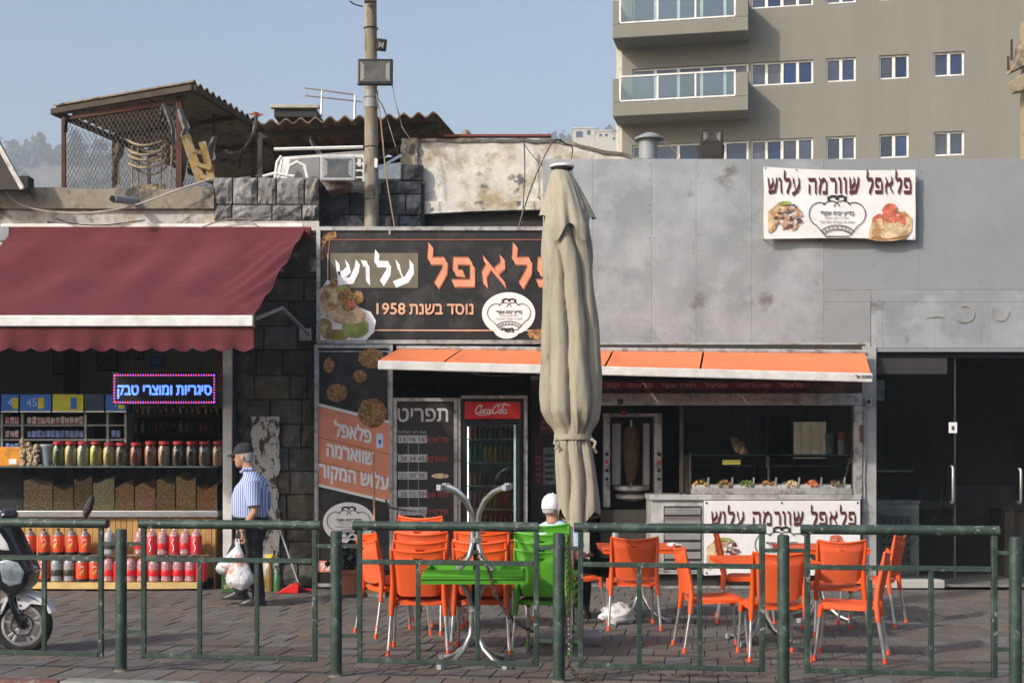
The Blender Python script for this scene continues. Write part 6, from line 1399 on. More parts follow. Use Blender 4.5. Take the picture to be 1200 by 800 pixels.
stack(-.735, 10.93, R(3), 3, 'at the left front behind the green table')
stack(-.235, 10.95, R(-2), 4, 'at the centre front behind the green table')
stack(.285, 10.90, R(-13), 4, 'beside the railing post', 'g', .066, .028)
stack(-.73, 12.15, R(-20), 4, 'at the back by the menu board')
stack(-1.02, 11.95, R(-62), 2, 'turned sideways at the back left')
SG_ = 'single orange chairs set out at the tables'
chair(1.09, 12.42, R(0), 'orange chair seen from behind at the table with bottle and plate', SG_)
chair(1.63, 11.03, R(-86), 'orange chair seen from the side facing right, nearest the left table', SG_)
chair(2.02, 10.62, R(2), 'orange chair seen from behind nearest the railing post', SG_)
chair(2.60, 10.56, R(72), 'orange chair seen from the side facing left, nearest the railing on the right', SG_)
chair(2.83, 12.02, R(1), 'orange chair seen from behind below the counter banner lettering', SG_)
chair(3.30, 12.62, R(62), 'orange chair turned left at the far right by the glass shopfront', SG_)
chair(2.22, 12.85, R(-98), 'orange chair facing right between the two middle tables, mostly hidden', SG_)
chair(.56, 12.80, R(-62), 'orange chair under the seated man in the white cap', SG_)
chair(-.15, 12.3, R(15), 'orange chair at the back between the two chair stacks', SG_)

# ================================================================ TABLES
def table(x, y, rz, lab, m, wx=.39, wy=.39, H=.70, upside=False, grp=None, base=True):
    t = thing('cafe_table', lab, 'table', (x, y, 0), rz, grp, local=True)
    if upside: t.location.z = H*2+.002; t.rotation_euler = (math.pi, 0, rz)
    b = MB(); b.box(-wx, wx, -wy, wy, H-.014, H); b.build('tabletop', m, t, bev=.006)
    s = MB(); k = .012
    s.box(-wx+k, wx-k, -wy+k, -wy+k+.012, H-.05, H-.0142).box(-wx+k, wx-k, wy-k-.012, wy-k, H-.05, H-.0142).box(-wx+k, -wx+k+.012, -wy+k+.0125, wy-k-.0125, H-.05, H-.0142).box(wx-k-.012, wx-k, -wy+k+.0125, wy-k-.0125, H-.05, H-.0142)
    s.build('skirt', m, t)
    for a in (45, 135, 225, 315):
        c, s_ = math.cos(R(a)), math.sin(R(a)); o = .026; f = .33; g = .20
        P = [(o*c, o*s_, H-.08)] ; pts = [(g*c, g*s_, H-.03), (g*.9*c, g*.9*s_, H-.035), (g*.62*c, g*.62*s_, H-.07), (g*.32*c, g*.32*s_, H-.13), (o*c, o*s_, H-.24), (o*c, o*s_, .30), (o*1.5*c, o*1.5*s_, .22), (f*.32*c, f*.32*s_, .12), (f*.62*c, f*.62*s_, .055), (f*.9*c, f*.9*s_, .028), (f*c, f*s_, .024)]
        lg = MB().tube(pts, .019, 10).build('leg', m_chrome, t, smooth=True)
        MB().bar((f*c*.96, f*s_*.96, .022), (f*c*1.1, f*s_*1.1, .022), .05, .044).build('foot_cap', m_gcap, lg, bev=.006)
    MB().cyl((0, 0, .30), (0, 0, H-.02), .018, n=10).build('column', m_steel, t)
    MB().cyl((0, 0, .40), (0, 0, .44), .05, n=16).build('clamp_ring', m_chrome, t)
    return t
TG = 'orange square cafe tables'
table(-.285, 10.24, R(1), 'upright green table at the railing with another upside down on it', m_gchair, .39, .27, .675, grp='green cafe tables')
table(-.275, 10.25, R(-2), 'green table turned upside down with its chrome legs in the air', m_gchair, .375, .265, .675, upside=True, grp='green cafe tables')
table(1.22, 12.98, R(1), 'orange table with plate and green capped bottle', m_ochair, grp=TG)
table(2.10, 11.42, R(2), 'orange table nearest the railing in the middle', m_ochair, grp=TG)
table(2.92, 12.95, R(0), 'orange table in front of the serving counter banner', m_ochair, grp=TG)
# things on the table
t = thing('water_bottle', 'small clear bottle with green cap on the orange table', 'bottle', (.965, 12.75, .70))
MB().lathe([(.028, .001), (.032, .02), (.032, .13), (.014, .17), (.013, .19)], (.965, 12.75, .70), 12).build('body', mat('clear_grey_bottle', (.3, .3, .3)), t, smooth=True)
MB().lathe([(.016, .191), (.016, .215)], (.965, 12.75, .70), 12).build('cap', mat('green_cap', (.03, .42, .12), r=.4, bump=0), t)
MB().lathe([(.0335, .05), (.0335, .10)], (.965, 12.75, .70), 12).build('label', mat('green_label', (.05, .2, .1), bump=0), t)
t = thing('food_plate', 'white plate of pita and food on the orange table', 'plate', (1.12, 12.85, .70))
MB().lathe([(.05, .002), (.11, .015), (.115, .02), (.06, .008)], (1.12, 12.85, .70), 20).build('plate', m_wplast, t, smooth=True)
mb = MB()
for k in range(9): mb.ball((1.12+random.uniform(-.06, .06), 12.85+random.uniform(-.05, .05), .735), random.uniform(.02, .035), 8, 5, (1.2, 1, .7), .1)
mb.build('food', m_bread, t)
t = thing('paper_napkins', 'crumpled white napkins at the right end of the orange table', 'napkins', (1.52, 12.8, .70))
MB().ball((1.50, 12.75, .722), .05, 10, 6, (1.2, 1, .42), .2).ball((1.56, 12.78, .715), .035, 9, 5, (1.2, 1, .42), .25).build('paper', m_wplast, t)
t = thing('white_tub', 'low white tub beside the green capped bottle', 'tub', (1.03, 12.7, .70)); MB().lathe([(.045, .001), (.055, .035), (.058, .037)], (1.04, 12.68, .70), 16).build('tub', m_wplast, t, smooth=True)
def crumple(cx, cy, cz, rx, ry, rz, seed, n=26, m=18, amp=.22, zmin=None):
    def fn(u, v):
        a = 2*math.pi*u; b = math.pi*v; d = Vector((math.sin(b)*math.cos(a), math.sin(b)*math.sin(a), -math.cos(b)))
        k = 1 + amp*noise.noise(d*2.1+Vector((seed, 0, 0))) + amp*.6*abs(noise.noise(d*5+Vector((0, seed, 0))))
        z = cz + d.z*rz*k
        return (cx+d.x*rx*k, cy+d.y*ry*k, max(z, zmin) if zmin is not None else z)
    return MB().grid(fn, n, m)
m_bag = mat('thin_white_plastic', (.66, .66, .66), r=.3, var=.08, bump=.5, bscale=22)
crumple(.97, 12.65, .085, .155, .11, .095, 3, 34, 22, .35, .003).build('plastic_bag_on_ground', m_bag, label='crumpled white plastic bag lying under the orange table', cat='bag', smooth=True)
Yd = 13.4
t = thing('pale_board', 'pale greenish board standing below the closed parasol', 'board', (fx(684, Yd), Yd, 0))
MB().box(fx(676, Yd), fx(691, Yd), Yd, Yd+.03, fz(692, Yd), fz(622, Yd)).build('board', mat('pale_green_board', (.42, .45, .38), r=.6), t, bev=.006)
MB().box(fx(679, Yd), fx(681, Yd), Yd+.002, Yd+.028, .0, fz(692, Yd)).box(fx(686, Yd), fx(688, Yd), Yd+.002, Yd+.028, .0, fz(692, Yd)).build('leg', m_steel, t)

# ================================================================ PARASOL
UM = thing('closed_parasol', 'large closed beige canvas parasol tied round the middle', 'parasol', (.5, 11.5, 0))
Yu = 11.5; UX = fx(668, Yu)
def ux(px): return fx(px, Yu)
def uz(py): return fz(py, Yu)
outl = [(232, 650, 684), (246, 638, 690), (268, 636, 690), (300, 635, 696), (330, 636, 697), (365, 635, 700), (400, 634, 703), (435, 633, 706), (465, 632, 706), (482, 633, 706), (494, 640, 703), (503, 648, 697), (511, 650, 693), (519, 650, 693), (527, 649, 696), (545, 649, 699), (565, 650, 701), (585, 651, 703), (598, 652, 704), (612, 653, 703)]
def prof(py):
    for (a, l0, r0), (b, l1, r1) in zip(outl, outl[1:]):
        if py <= b:
            k = max(0, (py-a)/(b-a)); return l0+(l1-l0)*k, r0+(r1-r0)*k
    return outl[-1][1:]
NV_ = 96; NU_ = 144
def ub(u, v):
    a = 2*math.pi*u
    hem = 597 + 15*abs(math.sin(1.5*a+1.1))**1.3 * 1 - 6*math.cos(a*2)
    py = 232 + (hem-232)*v; l, r_ = prof(py); c = (l+r_)/2; h = (r_-l)/2
    tie = math.exp(-((py-513)/11)**2); low = 1 if py > 513 else 0
    ph = .5*math.sin(py*.011)+ .3*noise.noise(Vector((py*.02, 3, 1)))
    w = math.sin(3.5*a+2.6*ph+.9) ; f = (1-abs(w)**.5)*.42 + .10*noise.noise(Vector((math.cos(a)*2.2, math.sin(a)*2.2, py*.012))) + .05*noise.noise(Vector((math.cos(a)*6, math.sin(a)*6, py*.02)))
    f += .10*abs(math.sin(9*a+.4))*math.exp(-((py-500)/26)**2) + .12*(1-abs(math.sin(4*a+1))**.7)*max(0, min(1, (py-520)/40))
    f *= (1-.6*tie); k = 1 - f*.72
    k += .03*math.sin(30*a)*tie
    X = ux(c) + (h/1600*Yu)*k*math.cos(a); return (X, Yu + (h/1600*Yu)*k*math.sin(a)*.92, uz(py))
MB().sheet(ub, NU_, NV_, (0, 0, 0), ).build('canopy', m_umb, UM, smooth=True)
def seam(pts):
    MB().tube([Vector(ub(R(a)/(2*math.pi), v)) + Vector((0, -.002, 0)) for a, v in pts], .003, 5).build('seam', m_umb_in, UM, smooth=True)
def inn(u, v):
    p = ub(u, .8+.195*v); return (UX + (p[0]-UX)*.93, Yu + (p[1]-Yu)*.93, p[2]+.005)
MB().grid(inn, 80, 8).build('lining', m_umb_in, UM, smooth=True)
def uf(u, v):
    a = 2*math.pi*u
    d1 = lambda c: math.exp(-(((a-R(c)+math.pi) % (2*math.pi)-math.pi)/.42)**2)
    hem = 250 + 36*d1(-118) + 36*d1(-58) + 7*d1(0) + 4*d1(180) + 20*d1(90)
    py = 200 + (hem-200)*v; tt = (py-200)/62
    l = 649 - 16*min(1.1, tt)**.8 - 1; r_ = 667 + 33*min(1.1, tt)**.8; c = (l+r_)/2 - 1; h = (r_-l)/2
    f = (1-abs(math.sin(2*a+R(90)-.1))**.8)*.22*min(1, tt*1.4) + .45*math.exp(-(((a+R(88)+math.pi) % (2*math.pi)-math.pi)/.16)**2)*max(0, tt-.35) + .05*math.sin(9*a)*tt + .06*noise.noise(Vector((math.cos(a)*4, math.sin(a)*4, v*2)))
    k = 1 - f; return (ux(c) + h/1600*Yu*k*math.cos(a), Yu + h/1600*Yu*k*math.sin(a), uz(py - 3*0))
MB().sheet(uf, 128, 26, (0, 0, 0)).build('top_flap', m_umb, UM, smooth=True)
MB().lathe([(.085, uz(199.5)), (.095, uz(197.6)), (.09, uz(197.2))], (ux(658.5), Yu, 0), 24).build('hub_ring', m_steel, UM, smooth=True)
MB().lathe([(.09, uz(197.1)), (.104, uz(196.4)), (.104, uz(194.4)), (.09, uz(193.2)), (.02, uz(192.4))], (ux(658.5), Yu, 0), 24).build('top_cap', m_wplast, UM, smooth=True)
st = []
for k in range(49):
    a = 2*math.pi*k/48; l, r_ = prof(514); st.append((ux((l+r_)/2)+(r_-l)/2/1600*Yu*1.02*math.cos(a), Yu+(r_-l)/2/1600*Yu*.96*math.sin(a), uz(513+1.5*math.sin(a))))
s = MB()
for i in range(48): s.bar(st[i], st[i+1], .006, .045)
s.build('tie_strap', m_umb, UM)
MB().tube([(ux(651), Yu-.1, uz(514)), (ux(649), Yu-.13, uz(519)), (ux(653), Yu-.14, uz(523)), (ux(650), Yu-.12, uz(526))], .012, 6).tube([(ux(692), Yu-.1, uz(514)), (ux(697), Yu-.12, uz(518)), (ux(695), Yu-.13, uz(524)), (ux(698), Yu-.1, uz(530))], .013, 6).build('strap_knot', m_umb, UM, smooth=True)
MB().tube([(UX, Yu, .08), (UX, Yu, 3.95)], .028, 12).build('pole', m_alu, UM, smooth=True)
MB().box(UX-.26, UX+.26, Yu-.26, Yu+.26, .0, .07).build('base_slab', mat('concrete_base', (.2, .19, .18), r=.9), UM, bev=.015)
MB().cyl((UX, Yu, .07), (UX, Yu, .38), .038).build('base_tube', m_steel, UM)

# ================================================================ CHAINS
def chain(pts, lab, pitch=.033):
    P = [Vector(p) for p in pts]; L = [0]
    for a, b in zip(P, P[1:]): L.append(L[-1]+(b-a).length)
    n = int(L[-1]/pitch); mb = MB()
    for i in range(n):
        d = L[-1]*i/n; k = max(j for j in range(len(L)) if L[j] <= d); k = min(k, len(P)-2); p = P[k].lerp(P[k+1], (d-L[k])/(L[k+1]-L[k])); t = (P[k+1]-P[k]).normalized()
        s = t.orthogonal().normalized(); s2 = t.cross(s); sd = s if i % 2 else s2
        mb.tube([p + t*math.cos(a)*.025 + sd*math.sin(a)*.013 for a in [2*math.pi*q_/8 for q_ in range(9)]], .0042, 5, cap=False)
    return mb.build('security_chain', mat('rusty_chain', (.10, .075, .055), r=.7, metal=.4, bump=.1), label=lab, cat='chain', smooth=True)
pz = rp(rl(655), 0)
chain([(pz.x+.05, pz.y-.02, .98), (pz.x+.062, pz.y-.03, .6), (pz.x+.066, pz.y-.04, .35), (pz.x+.07, pz.y-.04, .12), (pz.x+.13, pz.y-.02, .02), (pz.x+.30, pz.y+.02, .012)], 'rusty chain hanging down beside the central railing post')
chain([(-.55, 10.05, .79), (-.42, 10.2, .775), (-.33, 10.22, .83), (-.26, 10.2, .85), (-.2, 10.1, .78), (-.17, 9.98, .73), (-.12, 9.94, .55), (-.03, 9.95, .40), (.08, 10.1, .30), (.2, 10.3, .22)], 'rusty chain looped round the upturned green table and hanging to the right')

# ================================================================ POT, BROOM
Yt_ = 15.0
def qv(px, py, Y=Yt_): return (fx(px, Y), Y, fz(py, Y))
t = thing('flower_pot', 'terracotta pot holding a dark plant in front of the banner panel', 'flower pot', qv(412, 690))
z0 = fz(694, Yt_); z1 = fz(666, Yt_); X = fx(412, Yt_)
MB().lathe([(.105, max(.001, z0)), (.14, z1-.05), (.155, z1-.045), (.158, z1), (.14, z1), (.13, z1-.03)], (X, Yt_, 0), 24).build('pot', mat('terracotta', (.24, .085, .045), r=.85, bump=.2), t, smooth=True)
MB().lathe([(.13, z1-.035), (.01, z1-.02)], (X, Yt_, 0), 16).build('soil', m_dark, t)
mb = MB()
for k in range(300):
    leafquad(mb, (X+random.gauss(0, .09), Yt_+random.gauss(0, .07), z1+.02+abs(random.gauss(0, .14))), random.uniform(.015, .035))
mb.build('foliage', mat('dark_leaves', (.02, .028, .018), r=.6, var=.5), t)
t = thing('wooden_broom', 'push broom with thin wooden handle leaning by the banner panel', 'broom', qv(440, 690))
MB().tube([(fx(440, 14.95), 14.95, .04), (fx(437.5, 15.6), 15.6, fz(532, 15.6))], .012, 8).build('handle', mat('broom_wood', (.40, .22, .09), r=.7), t)
MB().box(fx(430, 14.95), fx(452, 14.95), 14.92, 14.99, .045, .075).build('head', mat('broom_wood', (.4, .2, .1)), t, bev=.004)
MB().box(fx(431, 14.95), fx(451, 14.95), 14.925, 14.985, .002, .044).build('bristles', m_frame, t)
t = thing('dark_crate', 'low dark crate in shadow beside the terracotta pot', 'crate', (fx(448, 15.4), 15.4, 0))
MB().box(fx(441, 15.4), fx(462, 15.4), 15.3, 15.6, .0, .28).build('crate', m_blackp, t, bev=.01)
wire([(fx(452, 14.9), 14.9, 1.06), (fx(456, 14.8), 14.8, 1.0), (fx(462, 14.7), 14.7, .98), (fx(475, 14.6), 14.6, .97), (fx(492, 14.5), 14.5, .95), (fx(503, 14.4), 14.4, .85)], 'curled black hose behind the orange chair stack', None, .012, 'hose')
# dry leaves on the ground
mb = MB()
for k in range(240):
    x = random.gauss(fx(818, 9.75), .22); y = 9.72 + random.gauss(0, .035) - (x-1.3)*.14; c = Vector((x, y, .008+random.random()*.006)); a = random.uniform(0, 6.3); s = random.uniform(.008, .02)
    d = Vector((math.cos(a), math.sin(a), random.uniform(-.2, .4)))*s; e = Vector((-math.sin(a), math.cos(a), random.uniform(-.2, .4)))*s*.4; mb.add([c-d, c+e, c+d, c-e], [(0, 1, 2, 3)])
mb.build('dry_leaf_litter', mat('dry_leaves', (.06, .04, .025), r=1, var=.6), kind='stuff', label='dark dry leaf litter on the pavers under the railing', cat='leaf litter')
mb = MB()
for k in range(90):
    x = random.uniform(-3.6, 4.5); y = random.uniform(9.4, 14); c = Vector((x, y, .004)); a = random.uniform(0, 6.3); s = random.uniform(.006, .014)
    d = Vector((math.cos(a), math.sin(a), .05))*s; e = Vector((-math.sin(a), math.cos(a), .3))*s*.5; mb.add([c-d, c+e, c+d, c-e], [(0, 1, 2, 3)])
mb.build('ground_scraps', mat('pale_scraps', (.32, .29, .25), r=1, var=.5), kind='stuff', label='tiny pale scraps scattered over the pavers', cat='litter')

# ================================================================ PEOPLE
def loft(mb, rings, n=20):
    vs = []; k = len(rings)
    for r_ in rings:
        cx, cy, z, rx, ry = r_[:5]
        for j in range(n):
            a = 2*math.pi*j/n; c, s_ = math.cos(a), math.sin(a); q_ = .86
            vs.append((cx+rx*math.copysign(abs(c)**q_, c), cy+ry*math.copysign(abs(s_)**q_, s_), z))
    fs = [(i*n+j, i*n+(j+1) % n, (i+1)*n+(j+1) % n, (i+1)*n+j) for i in range(k-1) for j in range(n)]
    fs += [tuple(range(n-1, -1, -1)), tuple(range((k-1)*n, k*n))]; return mb.add(vs, fs)
HR = [(.045, 0, -.118, .022, .02), (.043, 0, -.108, .042, .038), (.028, 0, -.085, .064, .052), (.014, 0, -.05, .08, .064), (.006, 0, -.015, .09, .071), (0, 0, .03, .097, .077), (-.004, 0, .07, .093, .073), (-.006, 0, .10, .07, .056), (-.006, 0, .12, .035, .03), (-.006, 0, .126, .008, .008)]
def head(mb, M):
    s = len(mb.v); loft(mb, HR, 22)
    mb.add([(.088, -.012, .012), (.088, .012, .012), (.118, 0, -.028), (.092, -.017, -.04), (.092, .017, -.04), (.09, 0, -.045)], [(0, 2, 1), (0, 3, 2), (1, 2, 4), (2, 3, 5), (2, 5, 4), (0, 1, 4, 3)])   # nose
    mb.ball((.083, 0, -.066), .02, 8, 5, (.7, 1.2, .35)); mb.ball((.084, 0, -.075), .018, 8, 5, (.7, 1.1, .35))                     # lips
    for s_ in (-1, 1): mb.ball((-.008, s_*.076, -.015), .03, 8, 6, (.6, .35, 1)); mb.ball((.084, s_*.028, .012), .011, 8, 5, (.6, 1.2, .7))
    mb.xf(M, s)
def eyes(M, parent):
    mb = MB()
    for s_ in (-1, 1): mb.ball((.091, s_*.028, .012), .0065, 6, 4)
    mb.xf(M).build('eyes', m_ink, parent)
def hand(mb, M, curl=1.):
    s = len(mb.v); mb.ball((0, 0, -.045), .043, 10, 7, (.42, .95, 1.05))
    for i, (y, L) in enumerate(((-.032, .062), (-.011, .072), (.011, .068), (.031, .055))):
        p = [(0, y, -.08), (.006, y, -.08-L*.4), (.006+L*.34*curl, y, -.08-L*(.72-.1*curl)), (.006+L*.66*curl, y, -.08-L*(.78-.45*curl))]
        mb.tube(p, [.0105, .010, .009, .007], 7)
    mb.tube([(.006, -.03, -.03), (.03, -.038, -.055), (.042, -.02, -.078)], [.013, .011, .009], 7); mb.xf(M, s)
def limb(mb, pts, rs, n=12): mb.tube(pts, rs, n)
Yw = 14.2
def P_(px, py, dy=0): return Vector((fx(px, Yw), Yw+dy, fz(py, Yw)))
PM = thing('person', 'older man in dark cap, blue striped shirt and black trousers walking left with shopping bags', 'person', (fx(293, Yw), Yw, 0))
b = MB(); Hd = P_(285.5, 534); Mh = Matrix.Translation(Hd) @ Matrix.Rotation(math.pi, 4, 'Z') @ Matrix.Rotation(R(6), 4, 'Y')
head(b, Mh)
limb(b, [P_(288, 541), P_(293, 553), P_(296, 562)], [.058, .06, .085])
tr = [(295, 612, .145, .17), (294, 600, .18, .18), (294, 585, .185, .185), (296, 572, .155, .19), (296.5, 562, .11, .17), (295, 556, .07, .09)]
loft(b, [(P_(px, py).x, Yw, P_(px, py).z, rx*.93, ry*.93) for px, py, rx, ry in tr])
Lh, Lk, La = P_(295, 614, .09), P_(270.5, 655, .09), P_(281, 697, .09)       # forward leg
Nh, Nk, Na = P_(297, 614, -.09), P_(301, 662, -.08), P_(305, 701, -.08)
for h, k, a in ((Lh, Lk, La), (Nh, Nk, Na)): limb(b, [h, h.lerp(k, .5), k, k.lerp(a, .35), a], [.085, .072, .052, .052, .038])
Ns, Ne, Nw = P_(300, 566, -.2), P_(303.5, 598, -.23), P_(288, 621, -.24)
Fs, Fe, Fw = P_(294, 566, .2), P_(286, 598, .23), P_(272, 618, .22)
for s_, e, w in ((Ns, Ne, Nw), (Fs, Fe, Fw)): limb(b, [s_, s_.lerp(e, .5), e, e.lerp(w, .4), w], [.052, .046, .040, .038, .026])
hand(b, Matrix.Translation(Nw) @ Matrix.Rotation(math.pi, 4, 'Z') @ Matrix.Rotation(R(28), 4, 'Y'), 1.1)
hand(b, Matrix.Translation(Fw) @ Matrix.Rotation(math.pi, 4, 'Z') @ Matrix.Rotation(R(28), 4, 'Y'), .6)
b.build('body', m_skin, PM, smooth=True); eyes(Mh, PM)
m_shirt = stripe_mat('blue_striped_shirt', (.50, .56, .72), (.13, .19, .46), 13, 'X', thr=.55)
sh = MB()
tr2 = [(295, 607, .168, .19), (294, 601, .19, .195), (293.5, 592, .203, .20), (294, 580, .198, .205), (296, 570, .17, .215), (297, 562, .125, .205), (295.5, 556, .085, .13), (293, 552, .072, .075)]
loft(sh, [(P_(px, py).x + .006*math.sin(py), Yw, P_(px, py).z, rx, ry) for px, py, rx, ry in tr2], 36)
for s_, e in ((Ns, Ne), (Fs, Fe)): limb(sh, [s_+Vector((0, 0, .02)), s_.lerp(e, .3), s_.lerp(e, .6), s_.lerp(e, .8)], [.085, .088, .085, .083], 16)
sh.build('striped_shirt', m_shirt, PM, smooth=True)
MB().tube([P_(283, 553, -.03), P_(288, 549, -.07), P_(296, 549, -.06), P_(298, 551, 0), P_(296, 549, .06)], .016, 8).build('collar', m_shirt, PM, smooth=True)
m_tro = mat('black_trousers', (.018, .018, .022), r=.85, bump=.3, bscale=12)
tro = MB(); loft(tro, [(P_(px, py).x, Yw, P_(px, py).z, rx, ry) for px, py, rx, ry in ((296, 632, .12, .15), (296, 622, .15, .18), (295.5, 612, .17, .185), (295, 605, .172, .187))], 28)
for h, k, a in ((Lh, Lk, La), (Nh, Nk, Na)): limb(tro, [h+Vector((0, 0, .02)), h.lerp(k, .4), k, k.lerp(a, .5), a+Vector((0, 0, .02))], [.118, .10, .078, .072, .07], 16)
tro.build('trousers', m_tro, PM, smooth=True)
MB().add([], []).tube([P_(276, 605.5, -.12), P_(285, 606, -.185), P_(297, 606, -.197), P_(308, 605, -.15)], .012, 6).build('belt', m_blackp, PM)
for a, tx, dz in ((La, -12, .0), (Na, 0, 0)):
    s_ = MB(); a0 = Vector((a.x, a.y, 0)); z = 0 if a is Na else .045
    s_.add([], []); loft(s_, [(a.x-.06, a.y, z+.002, .145, .05), (a.x-.062, a.y, z+.03, .148, .052), (a.x-.05, a.y, z+.055, .12, .048), (a.x-.01, a.y, z+.085, .07, .045), (a.x, a.y, z+.12, .055, .045)], 18)
    s_.build('shoe', mat('black_shoe', (.02, .02, .022), r=.35), PM, smooth=True)
m_cap_ = mat('dark_cap', (.025, .026, .03), r=.85, bump=.1)
cp = MB(); loft(cp, [(-.004, 0, .028, .104, .084), (-.006, 0, .06, .105, .085), (-.01, 0, .10, .09, .072), (-.012, 0, .128, .06, .05), (-.012, 0, .142, .02, .02)], 24)
cp.sheet(lambda u, v: (.085+.085*v*(1-.35*(2*u-1)**2), (u-.5)*.14*(1-.15*v), .038-.012*v-.018*(2*u-1)**2), 10, 5, (0, 0, -.005))
cp.xf(Mh).build('flat_cap', m_cap_, PM, smooth=True)
hr = MB(); loft(hr, [(-.032, 0, -.06, .062, .064), (-.026, 0, -.03, .078, .0755), (-.018, 0, .0, .088, .079), (-.012, 0, .035, .097, .081)], 22); hr.xf(Mh).build('grey_hair', mat('grey_hair', (.36, .35, .34), r=.8, bump=.5), PM, smooth=True)
# shopping bags
t = thing('shopping_bag', 'white plastic carrier bag of orange groceries in the walking man\'s hand', 'bag', (Nw.x, Nw.y, .5))
hx, hz = fx(284, Yw), fz(632, Yw)
def bagf(u, v, cx=fx(287, Yw), w=.14, zt=hz, zb=fz(686, Yw), dep=.10, sd=2, yy=Yw-.26):
    a = 2*math.pi*u; k = min(1, (v*1.25+.05))*(1-.4*max(0, v-.88)/.12)*(1+.10*abs(noise.noise(Vector((math.cos(a)*4, math.sin(a)*4, v*9+sd))))); 
    x = hx + (cx-hx)*min(1, v*1.4) + w*k*math.cos(a)*(1+.12*noise.noise(Vector((math.cos(a)*2, v*4, sd)))); y = yy + dep*k*math.sin(a)*(1+.3*noise.noise(Vector((math.sin(a)*2, v*5, sd+3))))
    return (x, y, zt+(zb-zt)*v + .012*math.sin(a*3+sd)*v)
MB().grid(bagf, 40, 26).add([bagf(i/40, 1) for i in range(40)], [tuple(range(40))]).build('bag', mat('carrier_bag', (.62, .62, .64), r=.32, var=.06, bump=1, bscale=26, c2=(.50, .19, .04), c2s=4.6, c2lo=.52, c2hi=.57, c3=(.35, .42, .50), c3s=5, c3lo=.55, c3hi=.65), t, smooth=True)
MB().tube([(hx-.02, Yw-.26, hz-.03), (hx-.015, Yw-.25, hz+.02), (hx+.015, Yw-.25, hz+.02), (hx+.02, Yw-.26, hz-.03)], .008, 6).build('handle', m_bag, t)
t = thing('shopping_bag', 'bluish translucent carrier bag hanging in front of the white one', 'bag', (Nw.x-.1, Nw.y, .5))
f2 = lambda u, v: bagf(u, v, fx(270, Yw), .12, hz-.02, fz(671, Yw), .08, 9, Yw-.12)
MB().grid(f2, 32, 20).add([f2(i/32, 1) for i in range(32)], [tuple(range(32))]).build('bag', mat('bluish_bag', (.42, .52, .54), r=.3, var=.12, bump=.7, bscale=16, c2=(.35, .16, .14), c2s=5, c2lo=.58, c2hi=.66), t, smooth=True)

# seated man
Yz = 12.72
PS = thing('person', 'seated man in a white cap and light blue shirt seen from behind', 'person', (.5, Yz, 0))
b = MB(); Hc = Vector((fx(647, Yz), Yz, fz(596, Yz))); yaw = R(62); Mz = Matrix.Translation(Hc) @ Matrix.Rotation(yaw, 4, 'Z') @ Matrix.Rotation(R(10), 4, 'Y')
head(b, Mz); fwd = Vector((math.cos(yaw), math.sin(yaw), 0)); sd = Vector((-fwd.y, fwd.x, 0))
base = Vector((fx(650, Yz), Yz+.03, 0)); pel = Vector((.50, Yz+.02, .50))
limb(b, [Hc-Vector((0, 0, .06)), Vector((fx(648, Yz), Yz, fz(612, Yz)))], [.055, .06])
RT = Matrix.Translation((base.x, base.y, 0)) @ Matrix.Rotation(yaw, 4, 'Z')
def tor(mb, g=1.): 
    s = len(mb.v); loft(mb, [(.03, 0, .46, .13*g, .17*g), (.02, 0, .56, .125*g, .165*g), (0, 0, .70, .12*g, .175*g), (-.01, 0, .82, .12*g, .19*g), (-.005, 0, .885, .10*g, .185*g), (0, 0, .92, .075*g, .12*g), (.0, 0, .95, .055*g, .065*g)], 26); mb.xf(RT, s)
tor(b)
def ps(f, l, z): return base + fwd*f + sd*l + Vector((0, 0, z))
for s_ in (-1, 1):
    limb(b, [ps(.02, s_*.10, .50), ps(.4, s_*.11, .50), ps(.42, s_*.11, .30), ps(.38, s_*.11, .05)], [.08, .06, .05, .04])
    limb(b, [ps(-.01, s_*.2, .86), ps(.04, s_*.235, .62), ps(.22, s_*.2, .62)], [.05, .042, .03])
    hand(b, Matrix.Translation(ps(.22, s_*.2, .62)) @ Matrix.Rotation(yaw, 4, 'Z') @ Matrix.Rotation(R(-80), 4, 'Y'), .5)
b.build('body', m_skin, PS, smooth=True); eyes(Mz, PS)
m_ls = mat('light_blue_shirt', (.42, .58, .72), r=.85, bump=.3, bscale=10)
s_ = MB(); tor(s_, 1.08)
for k in (-1, 1): limb(s_, [ps(-.01, k*.175, .885), ps(.0, k*.215, .80), ps(.03, k*.23, .70)], [.06, .066, .062])
s_.build('shirt', m_ls, PS, smooth=True)
tro = MB()
for k in (-1, 1):
    limb(tro, [ps(.0, k*.09, .50), ps(.4, k*.11, .505), ps(.43, k*.11, .30), ps(.39, k*.11, .08)], [.10, .08, .065, .06])
    loft(tro, [(ps(.44, k*.11, 0).x, ps(.44, k*.11, 0).y, .002, .06, .10), (ps(.44, k*.11, 0).x, ps(.44, k*.11, 0).y, .05, .055, .09), (ps(.4, k*.11, 0).x, ps(.4, k*.11, 0).y, .09, .05, .05)])
tro.build('trousers', m_tro, PS, smooth=True)
m_wc = mat('white_cap_cloth', (.72, .70, .74), r=.85, bump=.1)
cp = MB(); loft(cp, [(-.008, 0, -.012, .104, .086), (-.01, 0, .02, .108, .089), (-.012, 0, .07, .104, .086), (-.014, 0, .11, .08, .066), (-.014, 0, .135, .045, .04), (-.014, 0, .142, .01, .01)], 28)
cp.sheet(lambda u, v: (.088+.085*v*(1-.35*(2*u-1)**2), (u-.5)*.14, .02-.012*v-.018*(2*u-1)**2), 10, 5, (0, 0, -.005))
cp.xf(Mz).build('baseball_cap', m_wc, PS, smooth=True)
